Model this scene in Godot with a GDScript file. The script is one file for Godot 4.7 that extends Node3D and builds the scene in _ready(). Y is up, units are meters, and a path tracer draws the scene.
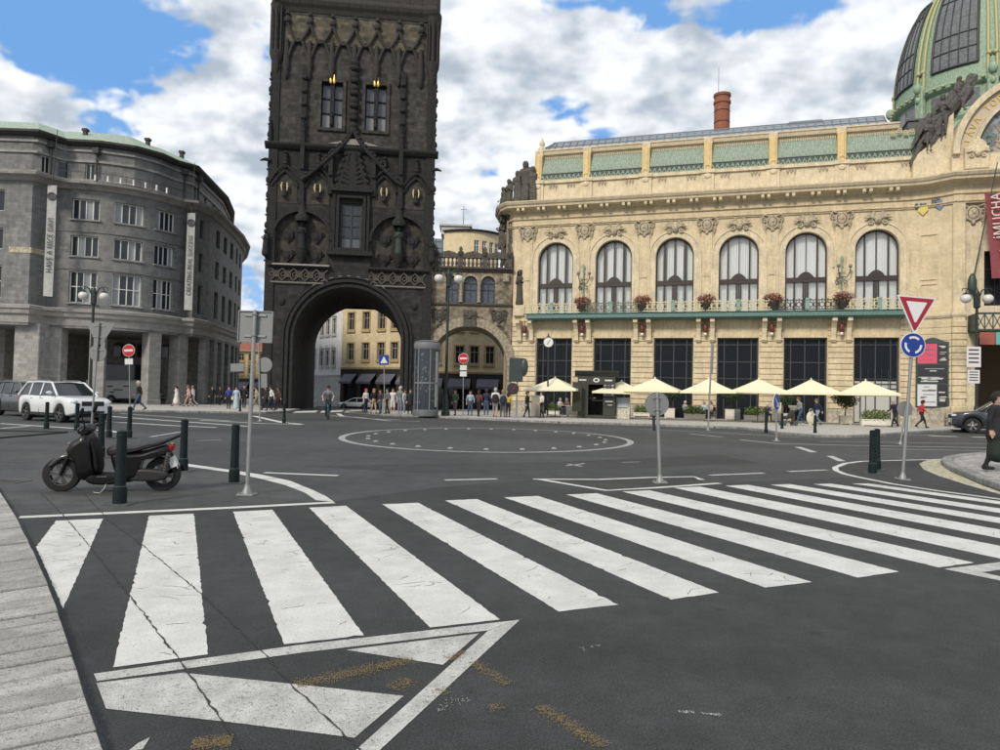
extends Node3D

# ------------------------------------------------------------------ mesh builder
class MB:
	var v := PackedVector3Array()
	var n := PackedVector3Array()
	var c := PackedColorArray()
	var col := Color(1, 1, 1)
	var use_col := false
	func tri(a: Vector3, b: Vector3, d: Vector3) -> void:
		var nn := (b - a).cross(d - a)
		if nn.length_squared() < 1e-16:
			return
		nn = nn.normalized()
		v.append(a); v.append(d); v.append(b)
		n.append(nn); n.append(nn); n.append(nn)
		if use_col:
			c.append(col); c.append(col); c.append(col)
	func tris(a: Vector3, b: Vector3, d: Vector3, na: Vector3, nb: Vector3, nd: Vector3) -> void:
		if (b - a).cross(d - a).length_squared() < 1e-16:
			return
		v.append(a); v.append(d); v.append(b)
		n.append(na); n.append(nd); n.append(nb)
		if use_col:
			c.append(col); c.append(col); c.append(col)
	func quad(a: Vector3, b: Vector3, d: Vector3, e: Vector3) -> void:
		tri(a, b, d)
		tri(a, d, e)
	func box(at: Vector3, s: Vector3, b := Basis()) -> void:
		var h := s * 0.5
		var p := []
		for i in 8:
			p.append(at + b * Vector3(h.x if i & 1 else -h.x, h.y if i & 2 else -h.y, h.z if i & 4 else -h.z))
		quad(p[4], p[5], p[7], p[6]); quad(p[1], p[0], p[2], p[3])
		quad(p[5], p[1], p[3], p[7]); quad(p[0], p[4], p[6], p[2])
		quad(p[6], p[7], p[3], p[2]); quad(p[0], p[1], p[5], p[4])
	func span(x0: float, x1: float, y0: float, y1: float, z0: float, z1: float) -> void:
		box(Vector3((x0 + x1) / 2, (y0 + y1) / 2, (z0 + z1) / 2), Vector3(x1 - x0, y1 - y0, z1 - z0))
	func cbox(at: Vector3, s: Vector3, k: float, b := Basis()) -> void:   # box with chamfered edges
		var h := s * 0.5
		k = minf(k, minf(h.x, minf(h.y, h.z)) * 0.9)
		var q := func(sx: float, sy: float, sz: float, ax: int) -> Vector3:
			var r := Vector3(sx * (h.x - k), sy * (h.y - k), sz * (h.z - k))
			r[ax] = [sx * h.x, sy * h.y, sz * h.z][ax]
			return at + b * r
		for ax in 3:
			var i := (ax + 1) % 3
			var j := (ax + 2) % 3
			for s1 in [-1.0, 1.0]:
				var cr := []
				for w in [[-1, -1], [1, -1], [1, 1], [-1, 1]]:
					var sg := [0.0, 0.0, 0.0]
					sg[ax] = s1; sg[i] = w[0]; sg[j] = w[1]
					cr.append(q.call(sg[0], sg[1], sg[2], ax))
				if s1 > 0:
					quad(cr[0], cr[1], cr[2], cr[3])
				else:
					quad(cr[3], cr[2], cr[1], cr[0])
			for s1 in [-1.0, 1.0]:
				for s2 in [-1.0, 1.0]:
					var e := []
					for t in [-1.0, 1.0]:
						var sg := [0.0, 0.0, 0.0]
						sg[ax] = t; sg[i] = s1; sg[j] = s2
						e.append(q.call(sg[0], sg[1], sg[2], i))
						e.append(q.call(sg[0], sg[1], sg[2], j))
					if s1 * s2 > 0:
						quad(e[0], e[1], e[3], e[2])
					else:
						quad(e[2], e[3], e[1], e[0])
		for sx in [-1.0, 1.0]:
			for sy in [-1.0, 1.0]:
				for sz in [-1.0, 1.0]:
					if sx * sy * sz > 0:
						tri(q.call(sx, sy, sz, 0), q.call(sx, sy, sz, 1), q.call(sx, sy, sz, 2))
					else:
						tri(q.call(sx, sy, sz, 2), q.call(sx, sy, sz, 1), q.call(sx, sy, sz, 0))
	func prism(poly: PackedVector2Array, z0: float, z1: float, xf := Transform3D(), front := true, back := true) -> void:
		if Geometry2D.is_polygon_clockwise(poly) == false:
			pass
		var area := 0.0
		for i in poly.size():
			var p := poly[i]
			var q := poly[(i + 1) % poly.size()]
			area += p.x * q.y - q.x * p.y
		if area < 0:
			poly = poly.duplicate()
			poly.reverse()
		var m := poly.size()
		for i in m:
			var p := poly[i]
			var q := poly[(i + 1) % m]
			quad(xf * Vector3(p.x, p.y, z1), xf * Vector3(p.x, p.y, z0), xf * Vector3(q.x, q.y, z0), xf * Vector3(q.x, q.y, z1))
		var t := Geometry2D.triangulate_polygon(poly)
		for i in range(0, t.size(), 3):
			var a := poly[t[i]]
			var b := poly[t[i + 1]]
			var d := poly[t[i + 2]]
			if (b - a).cross(d - a) < 0:
				var w := b
				b = d
				d = w
			if front:
				tri(xf * Vector3(a.x, a.y, z1), xf * Vector3(b.x, b.y, z1), xf * Vector3(d.x, d.y, z1))
			if back:
				tri(xf * Vector3(a.x, a.y, z0), xf * Vector3(d.x, d.y, z0), xf * Vector3(b.x, b.y, z0))
	func flat(poly: PackedVector2Array, y: float) -> void:   # a horizontal sheet, poly in (x, z)
		var t := Geometry2D.triangulate_polygon(poly)
		for i in range(0, t.size(), 3):
			var a := poly[t[i]]
			var b := poly[t[i + 1]]
			var d := poly[t[i + 2]]
			if (b - a).cross(d - a) > 0:
				var w := b
				b = d
				d = w
			tri(Vector3(a.x, y, a.y), Vector3(b.x, y, b.y), Vector3(d.x, y, d.y))
	func slab(poly: PackedVector2Array, y0: float, y1: float) -> void:   # poly in (x, z)
		var m := PackedVector2Array()
		for p in poly:
			m.append(Vector2(p.x, -p.y))
		prism(m, y0, y1, Transform3D(Basis(Vector3(1, 0, 0), Vector3(0, 0, -1), Vector3(0, 1, 0)), Vector3.ZERO))
	func lathe(prof: Array, segs: int, xf := Transform3D(), a0 := 0.0, a1 := TAU) -> void:   # prof of Vector2(r, y), from bottom to top
		var m := prof.size()
		var nrm := []
		for i in m:
			var p: Vector2 = prof[maxi(i - 1, 0)]
			var q: Vector2 = prof[mini(i + 1, m - 1)]
			var t := (q - p).normalized()
			nrm.append(Vector2(t.y, -t.x))
		var nb := xf.basis.inverse().transposed()
		for i in m - 1:
			var p: Vector2 = prof[i]
			var q: Vector2 = prof[i + 1]
			var t := (q - p).normalized()
			var fn := Vector2(t.y, -t.x)
			var n0: Vector2 = nrm[i] if fn.dot(nrm[i]) > 0.85 else fn
			var n1: Vector2 = nrm[i + 1] if fn.dot(nrm[i + 1]) > 0.85 else fn
			for k in segs:
				var a := a0 + (a1 - a0) * k / segs
				var b := a0 + (a1 - a0) * (k + 1) / segs
				var da := Vector3(sin(a), 0, cos(a))
				var db := Vector3(sin(b), 0, cos(b))
				var A := xf * (da * p.x + Vector3(0, p.y, 0))
				var B := xf * (db * p.x + Vector3(0, p.y, 0))
				var C := xf * (db * q.x + Vector3(0, q.y, 0))
				var D := xf * (da * q.x + Vector3(0, q.y, 0))
				var nA := (nb * (da * n0.x + Vector3(0, n0.y, 0))).normalized()
				var nB := (nb * (db * n0.x + Vector3(0, n0.y, 0))).normalized()
				var nC := (nb * (db * n1.x + Vector3(0, n1.y, 0))).normalized()
				var nD := (nb * (da * n1.x + Vector3(0, n1.y, 0))).normalized()
				tris(A, B, C, nA, nB, nC)
				tris(A, C, D, nA, nC, nD)
	func ball(at: Vector3, r: Vector3, segs := 10, rings := 6, b := Basis()) -> void:
		var prof := []
		for i in rings + 1:
			var a := -PI / 2 + PI * i / rings
			prof.append(Vector2(maxf(cos(a), 0.0), sin(a)))
		lathe(prof, segs, Transform3D(b * Basis.from_scale(r), at))
	func cyl(a: Vector3, b: Vector3, r0: float, r1: float, segs := 8, caps := true) -> void:
		tube([a, b], [r0, r1], segs, caps)
	func tube(pts: Array, rad, segs := 8, caps := true) -> void:
		var m := pts.size()
		var rings := []
		var nr := []
		var up := Vector3.UP
		var t0: Vector3 = (pts[1] - pts[0]).normalized()
		if absf(t0.dot(up)) > 0.9:
			up = Vector3.RIGHT
		var x := up.cross(t0).normalized()
		for i in m:
			var t: Vector3 = (pts[mini(i + 1, m - 1)] - pts[maxi(i - 1, 0)]).normalized()
			x = (x - t * x.dot(t)).normalized()
			var y := t.cross(x)
			var r: float = rad[i] if rad is Array else rad
			var ring := []
			var nn := []
			for k in segs:
				var a := TAU * k / segs
				var d := x * cos(a) + y * sin(a)
				ring.append(pts[i] + d * r)
				nn.append(d)
			rings.append(ring)
			nr.append(nn)
		for i in m - 1:
			for k in segs:
				var l := (k + 1) % segs
				tris(rings[i][k], rings[i][l], rings[i + 1][l], nr[i][k], nr[i][l], nr[i + 1][l])
				tris(rings[i][k], rings[i + 1][l], rings[i + 1][k], nr[i][k], nr[i + 1][l], nr[i + 1][k])
		if caps:
			for k in segs:
				var l := (k + 1) % segs
				tri(pts[0], rings[0][l], rings[0][k])
				tri(pts[m - 1], rings[m - 1][k], rings[m - 1][l])
	func bar(a: Vector3, b: Vector3, w: float, h: float, up := Vector3.UP) -> void:   # square bar between two points
		var z := (b - a)
		var l := z.length()
		z = z / l
		if absf(z.dot(up)) > 0.99:
			up = Vector3.RIGHT if absf(z.x) < 0.9 else Vector3.BACK
		var x := up.cross(z).normalized()
		box((a + b) / 2, Vector3(w, h, l), Basis(x, z.cross(x), z))
	func grid(nu: int, nv: int, fn: Callable, flip := false) -> void:   # smooth surface fn(u, v), u right, v up from outside
		var p := []
		for i in nu + 1:
			var row := []
			for j in nv + 1:
				row.append(fn.call(float(i) / nu, float(j) / nv))
			p.append(row)
		var q := []
		for i in nu + 1:
			var row := []
			for j in nv + 1:
				var du: Vector3 = p[mini(i + 1, nu)][j] - p[maxi(i - 1, 0)][j]
				var dv: Vector3 = p[i][mini(j + 1, nv)] - p[i][maxi(j - 1, 0)]
				var nn := du.cross(dv)
				nn = nn.normalized() if nn.length_squared() > 1e-14 else Vector3.UP
				row.append(-nn if flip else nn)
			q.append(row)
		for i in nu:
			for j in nv:
				if flip:
					tris(p[i][j], p[i + 1][j + 1], p[i + 1][j], q[i][j], q[i + 1][j + 1], q[i + 1][j])
					tris(p[i][j], p[i][j + 1], p[i + 1][j + 1], q[i][j], q[i][j + 1], q[i + 1][j + 1])
				else:
					tris(p[i][j], p[i + 1][j], p[i + 1][j + 1], q[i][j], q[i + 1][j], q[i + 1][j + 1])
					tris(p[i][j], p[i + 1][j + 1], p[i][j + 1], q[i][j], q[i + 1][j + 1], q[i][j + 1])
	func ring_arc(cx: float, cy: float, r0: float, r1: float, z0: float, z1: float, a0 := 0.0, a1 := PI, segs := 20) -> void:   # a curved band standing in the xy plane
		for i in segs:
			var a := a0 + (a1 - a0) * i / segs
			var b := a0 + (a1 - a0) * (i + 1) / segs
			var A := Vector2(cos(a), sin(a))
			var B := Vector2(cos(b), sin(b))
			var o := Vector2(cx, cy)
			var P := func(d: Vector2, r: float, z: float) -> Vector3:
				return Vector3(o.x + d.x * r, o.y + d.y * r, z)
			quad(P.call(A, r0, z1), P.call(A, r1, z1), P.call(B, r1, z1), P.call(B, r0, z1))
			quad(P.call(A, r1, z1), P.call(A, r1, z0), P.call(B, r1, z0), P.call(B, r1, z1))
			quad(P.call(A, r0, z0), P.call(A, r0, z1), P.call(B, r0, z1), P.call(B, r0, z0))
			if i == 0:
				quad(P.call(A, r0, z0), P.call(A, r1, z0), P.call(A, r1, z1), P.call(A, r0, z1))
			if i == segs - 1:
				quad(P.call(B, r0, z1), P.call(B, r1, z1), P.call(B, r1, z0), P.call(B, r0, z0))
	func torus(at: Vector3, R: float, r: float, b := Basis(), segs := 14, k := 6) -> void:   # round the local z axis
		grid(segs, k, func(u, w): return at + b * Vector3(cos(u * TAU) * (R + r * cos(w * TAU)), sin(u * TAU) * (R + r * cos(w * TAU)), r * sin(w * TAU)))
	func mesh() -> ArrayMesh:
		var a := []
		a.resize(Mesh.ARRAY_MAX)
		a[Mesh.ARRAY_VERTEX] = v
		a[Mesh.ARRAY_NORMAL] = n
		if use_col:
			a[Mesh.ARRAY_COLOR] = c
		var m := ArrayMesh.new()
		if v.size():
			m.add_surface_from_arrays(Mesh.PRIMITIVE_TRIANGLES, a)
		return m

# ------------------------------------------------------------------ camera numbers and positions from pixels
const FOCAL := 727.0
const EYE := Vector3(0, 1.5, 0)
var cam_basis := Basis(Vector3.RIGHT, deg_to_rad(1.69)) * Basis(Vector3.BACK, deg_to_rad(1.29))
func ray(x: float, y: float) -> Vector3:
	return cam_basis * Vector3((x - 500) / FOCAL, -(y - 375) / FOCAL, -1)
func G(x: float, y: float, h := 0.0) -> Vector3:      # where the pixel's ray meets the level h
	var d := ray(x, y)
	return EYE + d * ((h - EYE.y) / d.y)
func A(x: float, y: float, z: float) -> Vector3:      # the point of the ray at depth z
	var d := ray(x, y)
	return EYE + d * (z / -d.z)
func gp(pix: Array, h := 0.0) -> PackedVector2Array:
	var o := PackedVector2Array()
	for p in pix:
		var w := G(p[0], p[1], h)
		o.append(Vector2(w.x, w.z))
	return o

# ------------------------------------------------------------------ nodes
var taken := {}
func numbered(called: String) -> String:
	if not taken.has(called):
		taken[called] = 0
		return called
	taken[called] += 1
	return "%s_%03d" % [called, taken[called]]
func tag(o: Node, label: String, category: String, group := "", kind := "") -> void:
	if label: o.set_meta("label", label)
	if category: o.set_meta("category", category)
	if group: o.set_meta("group", group)
	if kind: o.set_meta("kind", kind)
func thing(called: String, label: String, category: String, xf := Transform3D(), group := "") -> Node3D:
	var o := Node3D.new()
	o.name = numbered(called)
	add_child(o)
	o.transform = xf
	tag(o, label, category, group)
	return o
func at(p: Vector3, turn := 0.0, s := 1.0) -> Transform3D:
	return Transform3D(Basis(Vector3.UP, turn) * Basis.from_scale(Vector3(s, s, s)), p)
func part(parent: Node, called: String, m, mt: Material, xf := Transform3D()) -> MeshInstance3D:
	var o := MeshInstance3D.new()
	o.name = called
	o.mesh = m.mesh() if m is MB else m
	o.material_override = mt
	o.transform = xf
	parent.add_child(o, true)
	return o
func setting(called: String, m: MB, mt: Material, label := "") -> MeshInstance3D:
	var o := part(self, numbered(called), m, mt)
	tag(o, label, "", "", "structure")
	return o
func facing(toward: Vector3) -> float:                # turn that points a thing's +z along a direction
	return atan2(toward.x, toward.z)

# ------------------------------------------------------------------ textures and materials
var tex := {}
var mats := {}
func noise(seed_: int, freq: float, oct := 4, kind := FastNoiseLite.TYPE_SIMPLEX_SMOOTH) -> FastNoiseLite:
	var f := FastNoiseLite.new()
	f.seed = seed_
	f.noise_type = kind
	f.frequency = freq
	f.fractal_type = FastNoiseLite.FRACTAL_FBM
	f.fractal_octaves = oct
	return f
func grey(seed_: int, freq: float, w := 512, h := 512, oct := 4, kind := FastNoiseLite.TYPE_SIMPLEX_SMOOTH) -> PackedByteArray:
	var im := noise(seed_, freq, oct, kind).get_seamless_image(w, h)
	im.convert(Image.FORMAT_L8)
	return im.get_data()
func keep(called: String, data: PackedByteArray, w: int, h: int, fmt := Image.FORMAT_L8) -> void:
	var im := Image.create_from_data(w, h, false, fmt, data)
	if fmt == Image.FORMAT_L8:
		im.convert(Image.FORMAT_RGB8)
	tex[called] = ImageTexture.create_from_image(im)
func make_textures() -> void:
	var n := 512
	var a := grey(1, 0.006)
	var b := grey(2, 0.03)
	var c := grey(3, 0.14, n, n, 2)
	var w := grey(4, 0.35, n, n, 1)
	var o := PackedByteArray()
	o.resize(n * n)
	for i in n * n:      # broad stains with grain
		o[i] = clampi(int(150 + (a[i] - 128) * 0.3 + (b[i] - 128) * 0.25 + (c[i] - 128) * 0.22 + 40), 0, 255)
	keep("mottle", o, n, n)
	for i in n * n:      # gentle plaster
		o[i] = clampi(int(218 + (a[i] - 128) * 0.1 + (b[i] - 128) * 0.07 + (c[i] - 128) * 0.06), 0, 255)
	keep("plaster", o, n, n)
	for i in n * n:      # asphalt: aggregate and patches
		var s := 0.0
		if w[i] > 185: s = 42
		elif w[i] < 66: s = -34
		o[i] = clampi(int(165 + (a[i] - 128) * 0.12 + (b[i] - 128) * 0.1 + (c[i] - 128) * 0.42 + s * 1.2), 0, 255)
	keep("asphalt", o, n, n)
	keep("grain", w, n, n)
	keep("patches", a, n, n)
	# worn road paint: chips, cracks and tyre dirt
	var cell := FastNoiseLite.new()
	cell.seed = 9
	cell.noise_type = FastNoiseLite.TYPE_CELLULAR
	cell.frequency = 0.016
	cell.cellular_return_type = FastNoiseLite.RETURN_DISTANCE2_SUB
	cell.domain_warp_enabled = true
	cell.domain_warp_amplitude = 22.0
	cell.domain_warp_frequency = 0.02
	var ci := cell.get_seamless_image(n, n, false, false, 0.1, true)
	ci.convert(Image.FORMAT_L8)
	var e := ci.get_data()
	for i in n * n:
		var s := 230.0 + (a[i] - 128) * 0.1 + (b[i] - 128) * 0.06 + (c[i] - 128) * 0.1
		if e[i] < 9 and a[i] > 112: s -= 80
		elif e[i] < 16 and a[i] > 112: s -= 26
		if c[i] + (b[i] - 128) * 0.5 > 216: s -= 70
		o[i] = clampi(int(s), 40, 255)
	keep("paint", o, n, n)
	for i in n * n:
		var s := 215.0 + (a[i] - 128) * 0.15 + (b[i] - 128) * 0.2 + (c[i] - 128) * 0.3
		if c[i] + (b[i] - 128) * 0.9 > 190: s -= 95
		if w[i] > 190: s -= 40
		o[i] = clampi(int(s), 40, 255)
	keep("old_paint", o, n, n)
	# coursed masonry seen from far away: tones of blocks, thin joints, soot
	var m := 1024
	var st := grey(21, 0.006, m, m)
	var st2 := grey(22, 0.05, m, m)
	var rng := RandomNumberGenerator.new()
	rng.seed = 77
	for pass_ in 2:
		var p := PackedByteArray()
		p.resize(m * m)
		var rows := 16 if pass_ == 0 else 20
		var rh := m / float(rows)
		for r in rows:
			var cuts := [0]
			while cuts[-1] < m:
				cuts.append(cuts[-1] + int(rng.randf_range(70, 190) if pass_ == 0 else rng.randf_range(110, 150)))
			var tone := []
			for k in cuts.size():
				tone.append(rng.randfn(0, 15 if pass_ == 0 else 9))
			var y0 := int(r * rh)
			var y1 := int((r + 1) * rh)
			var off := rng.randi_range(0, m)
			for k in cuts.size() - 1:
				for x in range(cuts[k], mini(cuts[k + 1], m)):
					var xx := (x + off) % m
					for y in range(y0, y1):
						var j = y - y0 < 3 or x - cuts[k] < 3
						var q := y * m + xx
						var s: float = (165.0 if pass_ == 0 else 205.0) + tone[k] + (st[q] - 128) * (0.25 if pass_ == 0 else 0.12) + (st2[q] - 128) * (0.2 if pass_ == 0 else 0.14)
						if j: s -= 34 if pass_ == 0 else 26
						p[q] = clampi(int(s), 20, 255)
		keep("masonry" if pass_ == 0 else "ashlar", p, m, m)
	# dirt for second layers: worn lanes, drips and spots, and rain marks for walls
	var lo := grey(51, 0.004, n, n, 3)
	for i in n * n:
		var s := 236.0 + (lo[i] - 128) * 0.3 + (b[i] - 128) * 0.16
		if b[i] > 205 and a[i] > 120: s -= (b[i] - 205) * 2.2
		if c[i] > 222 and lo[i] > 140: s -= 45
		o[i] = clampi(int(s), 60, 255)
	keep("stains", o, n, n)
	var rv := FastNoiseLite.new()
	rv.seed = 61
	rv.frequency = 0.012
	for y in n:
		for x in n:
			var r := rv.get_noise_2d(x * 3.0, y * 0.3)
			o[y * n + x] = clampi(int(243.0 + (lo[y * n + x] - 128) * 0.1 + minf(r, 0.1) * 26 + (b[y * n + x] - 128) * 0.1), 60, 255)
	keep("rain_marks", o, n, n)
	# vertical weathering runs, as on old copper
	var sv := FastNoiseLite.new()
	sv.seed = 31
	sv.frequency = 0.02
	for y in n:
		for x in n:
			var s := sv.get_noise_2d(x * 4.0, y * 0.35) * 60 + (b[y * n + x] - 128) * 0.35
			o[y * n + x] = clampi(int(200 + s), 0, 255)
	keep("runs", o, n, n)
func lin(c: Color) -> Color:
	return c.linear_to_srgb()
func M(called: String, col := Color.WHITE, rough := 0.8, opt := {}) -> StandardMaterial3D:
	if mats.has(called):
		return mats[called]
	var m := StandardMaterial3D.new()
	m.resource_name = called
	var gain: float = {"mottle": 1.9, "plaster": 1.42, "asphalt": 2.6, "paint": 1.3, "old_paint": 1.6, "masonry": 2.7, "ashlar": 1.65, "runs": 1.7}.get(opt.get("tex", ""), 1.0)
	m.albedo_color = lin(Color(minf(col.r * gain, 1), minf(col.g * gain, 1), minf(col.b * gain, 1)))
	m.roughness = rough
	m.metallic = opt.get("metal", 0.0)
	if opt.has("spec"): m.metallic_specular = opt.spec
	if opt.has("tex"):
		m.albedo_texture = tex[opt.tex]
	if opt.has("bump"):
		m.heightmap_enabled = true
		m.heightmap_texture = tex[opt.bump]
		m.heightmap_scale = opt.get("cm", 0.5)
	if opt.has("tex") or opt.has("bump"):
		m.uv1_triplanar = true
		m.uv1_world_triplanar = opt.get("world", false)
		var s: float = 1.0 / opt.get("size", 2.0)
		m.uv1_scale = Vector3(s, s, s)
	if opt.has("dirt"):
		m.detail_enabled = true
		m.detail_albedo = tex[opt.dirt]
		m.detail_blend_mode = BaseMaterial3D.BLEND_MODE_MUL
		m.detail_uv_layer = BaseMaterial3D.DETAIL_UV_2
		m.uv2_triplanar = true
		m.uv2_world_triplanar = opt.get("world", false)
		var d: float = 1.0 / opt.get("dsize", 6.0)
		m.uv2_scale = Vector3(d, d, d)
	if opt.has("coat"):
		m.clearcoat_enabled = true
		m.clearcoat = opt.coat
		m.clearcoat_roughness = 0.08
	if opt.has("alpha"):
		m.transparency = BaseMaterial3D.TRANSPARENCY_ALPHA
		m.albedo_color.a = opt.alpha
	if opt.get("vertex", false):
		m.vertex_color_use_as_albedo = true
	if opt.has("back"):
		m.backlight_enabled = true
		m.backlight = lin(opt.back)
	if opt.has("rim"):
		m.rim_enabled = true
		m.rim = opt.rim
	mats[called] = m
	return m

# ------------------------------------------------------------------ camera, sky, sun
func sky_image() -> ImageTexture:
	var w := 3072
	var h := 1536
	var im := Image.create(w, h, false, Image.FORMAT_RGBF)
	im.fill(Color(0.2, 0.2, 0.2))
	var n1 := noise(411, 0.55, 6)
	var n2 := noise(87, 1.7, 5)
	var n3 := noise(19, 0.9, 4)
	# gaps in the cloud where the photograph shows blue: pixel, reach and depth
	var gaps := []
	for g in [[105, 30, 90, 34, 0.48], [70, 88, 45, 32, 0.4], [112, 132, 26, 24, 0.6], [25, 12, 60, 24, 0.34], [150, 80, 45, 36, 0.22], [560, 110, 34, 14, 0.62], [600, 136, 22, 9, 0.62], [640, 70, 90, 45, -0.3], [200, 60, 70, 60, -0.3], [470, 90, 50, 80, -0.25], [880, 90, 90, 50, -0.3], [775, 10, 60, 18, 0.8], [590, 3, 60, 9, 0.6], [655, 20, 22, 20, 0.4], [250, 265, 18, 60, 0.5], [488, 172, 22, 12, 0.5], [484, 118, 26, 30, 0.25], [560, 136, 26, 8, -0.35], [130, 108, 40, 10, -0.2], [45, 100, 30, 18, -0.3]]:
		gaps.append([ray(g[0], g[1]).normalized(), g[2] / FOCAL, g[3] / FOCAL, g[4]])
	for y in h / 2 + 2:
		var el := PI / 2 - PI * (y + 0.5) / h
		var ce := cos(el)
		var se := sin(el)
		for x in w:
			var az := TAU * (x + 0.5) / w
			var d := Vector3(sin(az) * ce, se, -cos(az) * ce)
			var k := 1.0 / (maxf(se, 0.0) + 0.38)
			var px := d.x * k * 3.0
			var pz := d.z * k * 3.0
			var wx := n3.get_noise_2d(px * 1.5 + 40, pz * 1.5) * 0.5
			var dens := 0.78 + n1.get_noise_2d(px + wx, pz - wx) * 0.85 + n2.get_noise_2d(px * 1.6, pz * 1.6 + wx) * 0.4 + n2.get_noise_2d(px * 5.0 + wx * 2.0, pz * 6.5) * 0.3
			for g in gaps:
				var q: Vector3 = g[0]
				if d.dot(q) > 0.93:
					var du = (d.x - q.x) / g[1]
					var dv = (d.y - q.y) / g[2]
					dens -= g[3] * 1.55 * exp(-(du * du + dv * dv) * 0.9) * (1.0 + 0.5 * wx)
			var cover := smoothstep(-0.02, 0.42, dens)
			var shade := clampf(0.66 + n3.get_noise_2d(px * 1.4 + 9, pz * 1.8 - 4) * 1.0 + n2.get_noise_2d(px * 2.2 - 5, pz * 2.6) * 0.7 + n2.get_noise_2d(px * 6.0, pz * 8.0 - 5) * 0.16, 0.0, 1.0)
			var cl := Color(0.42, 0.48, 0.55).lerp(Color(0.9, 0.92, 0.94), shade)
			var bl := Color(0.40, 0.60, 0.86).lerp(Color(0.16, 0.36, 0.71), clampf(se * 2.4 + 0.15, 0, 1))
			im.set_pixel(x, y, bl.lerp(cl, cover * 0.97))
	return ImageTexture.create_from_image(im)
func make_view() -> void:
	var cam := Camera3D.new()
	cam.name = "camera"
	cam.transform = Transform3D(cam_basis, EYE)
	cam.fov = rad_to_deg(2 * atan(375.0 / FOCAL))
	cam.near = 0.1
	cam.far = 4000
	cam.current = true
	add_child(cam)
	var we := WorldEnvironment.new()
	we.name = "environment"
	var e := Environment.new()
	e.background_mode = Environment.BG_SKY
	var sm := PanoramaSkyMaterial.new()
	sm.panorama = sky_image()
	var sky := Sky.new()
	sky.sky_material = sm
	e.sky = sky
	e.background_energy_multiplier = 1.0
	e.tonemap_mode = Environment.TONE_MAPPER_LINEAR
	e.tonemap_exposure = 1.13
	e.sdfgi_enabled = true
	e.ssao_enabled = true
	e.ssil_enabled = true
	we.environment = e
	add_child(we)
	var sun := DirectionalLight3D.new()
	sun.name = "sun"
	sun.light_energy = 0.78
	sun.light_color = Color(1.0, 0.955, 0.88)
	sun.light_angular_distance = 11
	sun.shadow_enabled = true
	sun.basis = Basis.looking_at(-Vector3(-0.42, 0.58, 0.70).normalized(), Vector3.UP)
	add_child(sun)

# ------------------------------------------------------------------ ground, road paint, pavements
var road: MeshInstance3D
func ground_at(z: float) -> float:                    # the street falls away behind the gate tower
	return -0.75 * smoothstep(66, 108, -z)
func paint(pix: Array, mt: Material, lift := 0.004, called := "road_marking") -> void:
	var m := MB.new()
	m.flat(gp(pix), lift)
	part(road, called, m, mt)
func line(pix: Array, width, mt: Material, lift := 0.004, called := "road_line") -> void:
	var m := MB.new()
	var p := gp(pix)
	ribbon(m, p, width, lift)
	part(road, called, m, mt)
func ribbon(m: MB, p: PackedVector2Array, width, y: float) -> void:
	var l := []
	var r := []
	for i in p.size():
		var t := (p[mini(i + 1, p.size() - 1)] - p[maxi(i - 1, 0)]).normalized()
		var s = Vector2(-t.y, t.x) * (width[i] if width is Array else width) * 0.5
		l.append(p[i] - s)
		r.append(p[i] + s)
	for i in p.size() - 1:
		m.quad(Vector3(r[i].x, y, r[i].y), Vector3(r[i + 1].x, y, r[i + 1].y), Vector3(l[i + 1].x, y, l[i + 1].y), Vector3(l[i].x, y, l[i].y))
func kerb(parent: Node, p: PackedVector2Array, top: float, mt: Array, inward: float, length := 1.3) -> void:   # separate kerb stones along a line of (x, z)
	var rng := RandomNumberGenerator.new()
	rng.seed = 5
	var stone := {}
	var i := 0
	for s in p.size() - 1:
		var a := p[s]
		var b := p[s + 1]
		var k := maxi(1, int(round(a.distance_to(b) / length)))
		var l := a.distance_to(b) / k
		var t := (b - a).normalized()
		var nn := Vector2(-t.y, t.x) * inward
		for q in k:
			var c := a + t * (q + 0.5) * l + nn * 0.11
			var key := snappedf(l, 0.02)
			if not stone.has(key):
				var m := MB.new()
				m.cbox(Vector3.ZERO, Vector3(l - 0.015, 0.3, 0.24), 0.02)
				stone[key] = m.mesh()
			var o := part(parent, "kerb_stone", stone[key], mt[rng.randi() % mt.size()])
			o.transform = Transform3D(Basis(Vector3.UP, atan2(-t.y, t.x)), Vector3(c.x, top - 0.15 + 0.006 + rng.randf() * 0.006, c.y))
			i += 1
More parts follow.
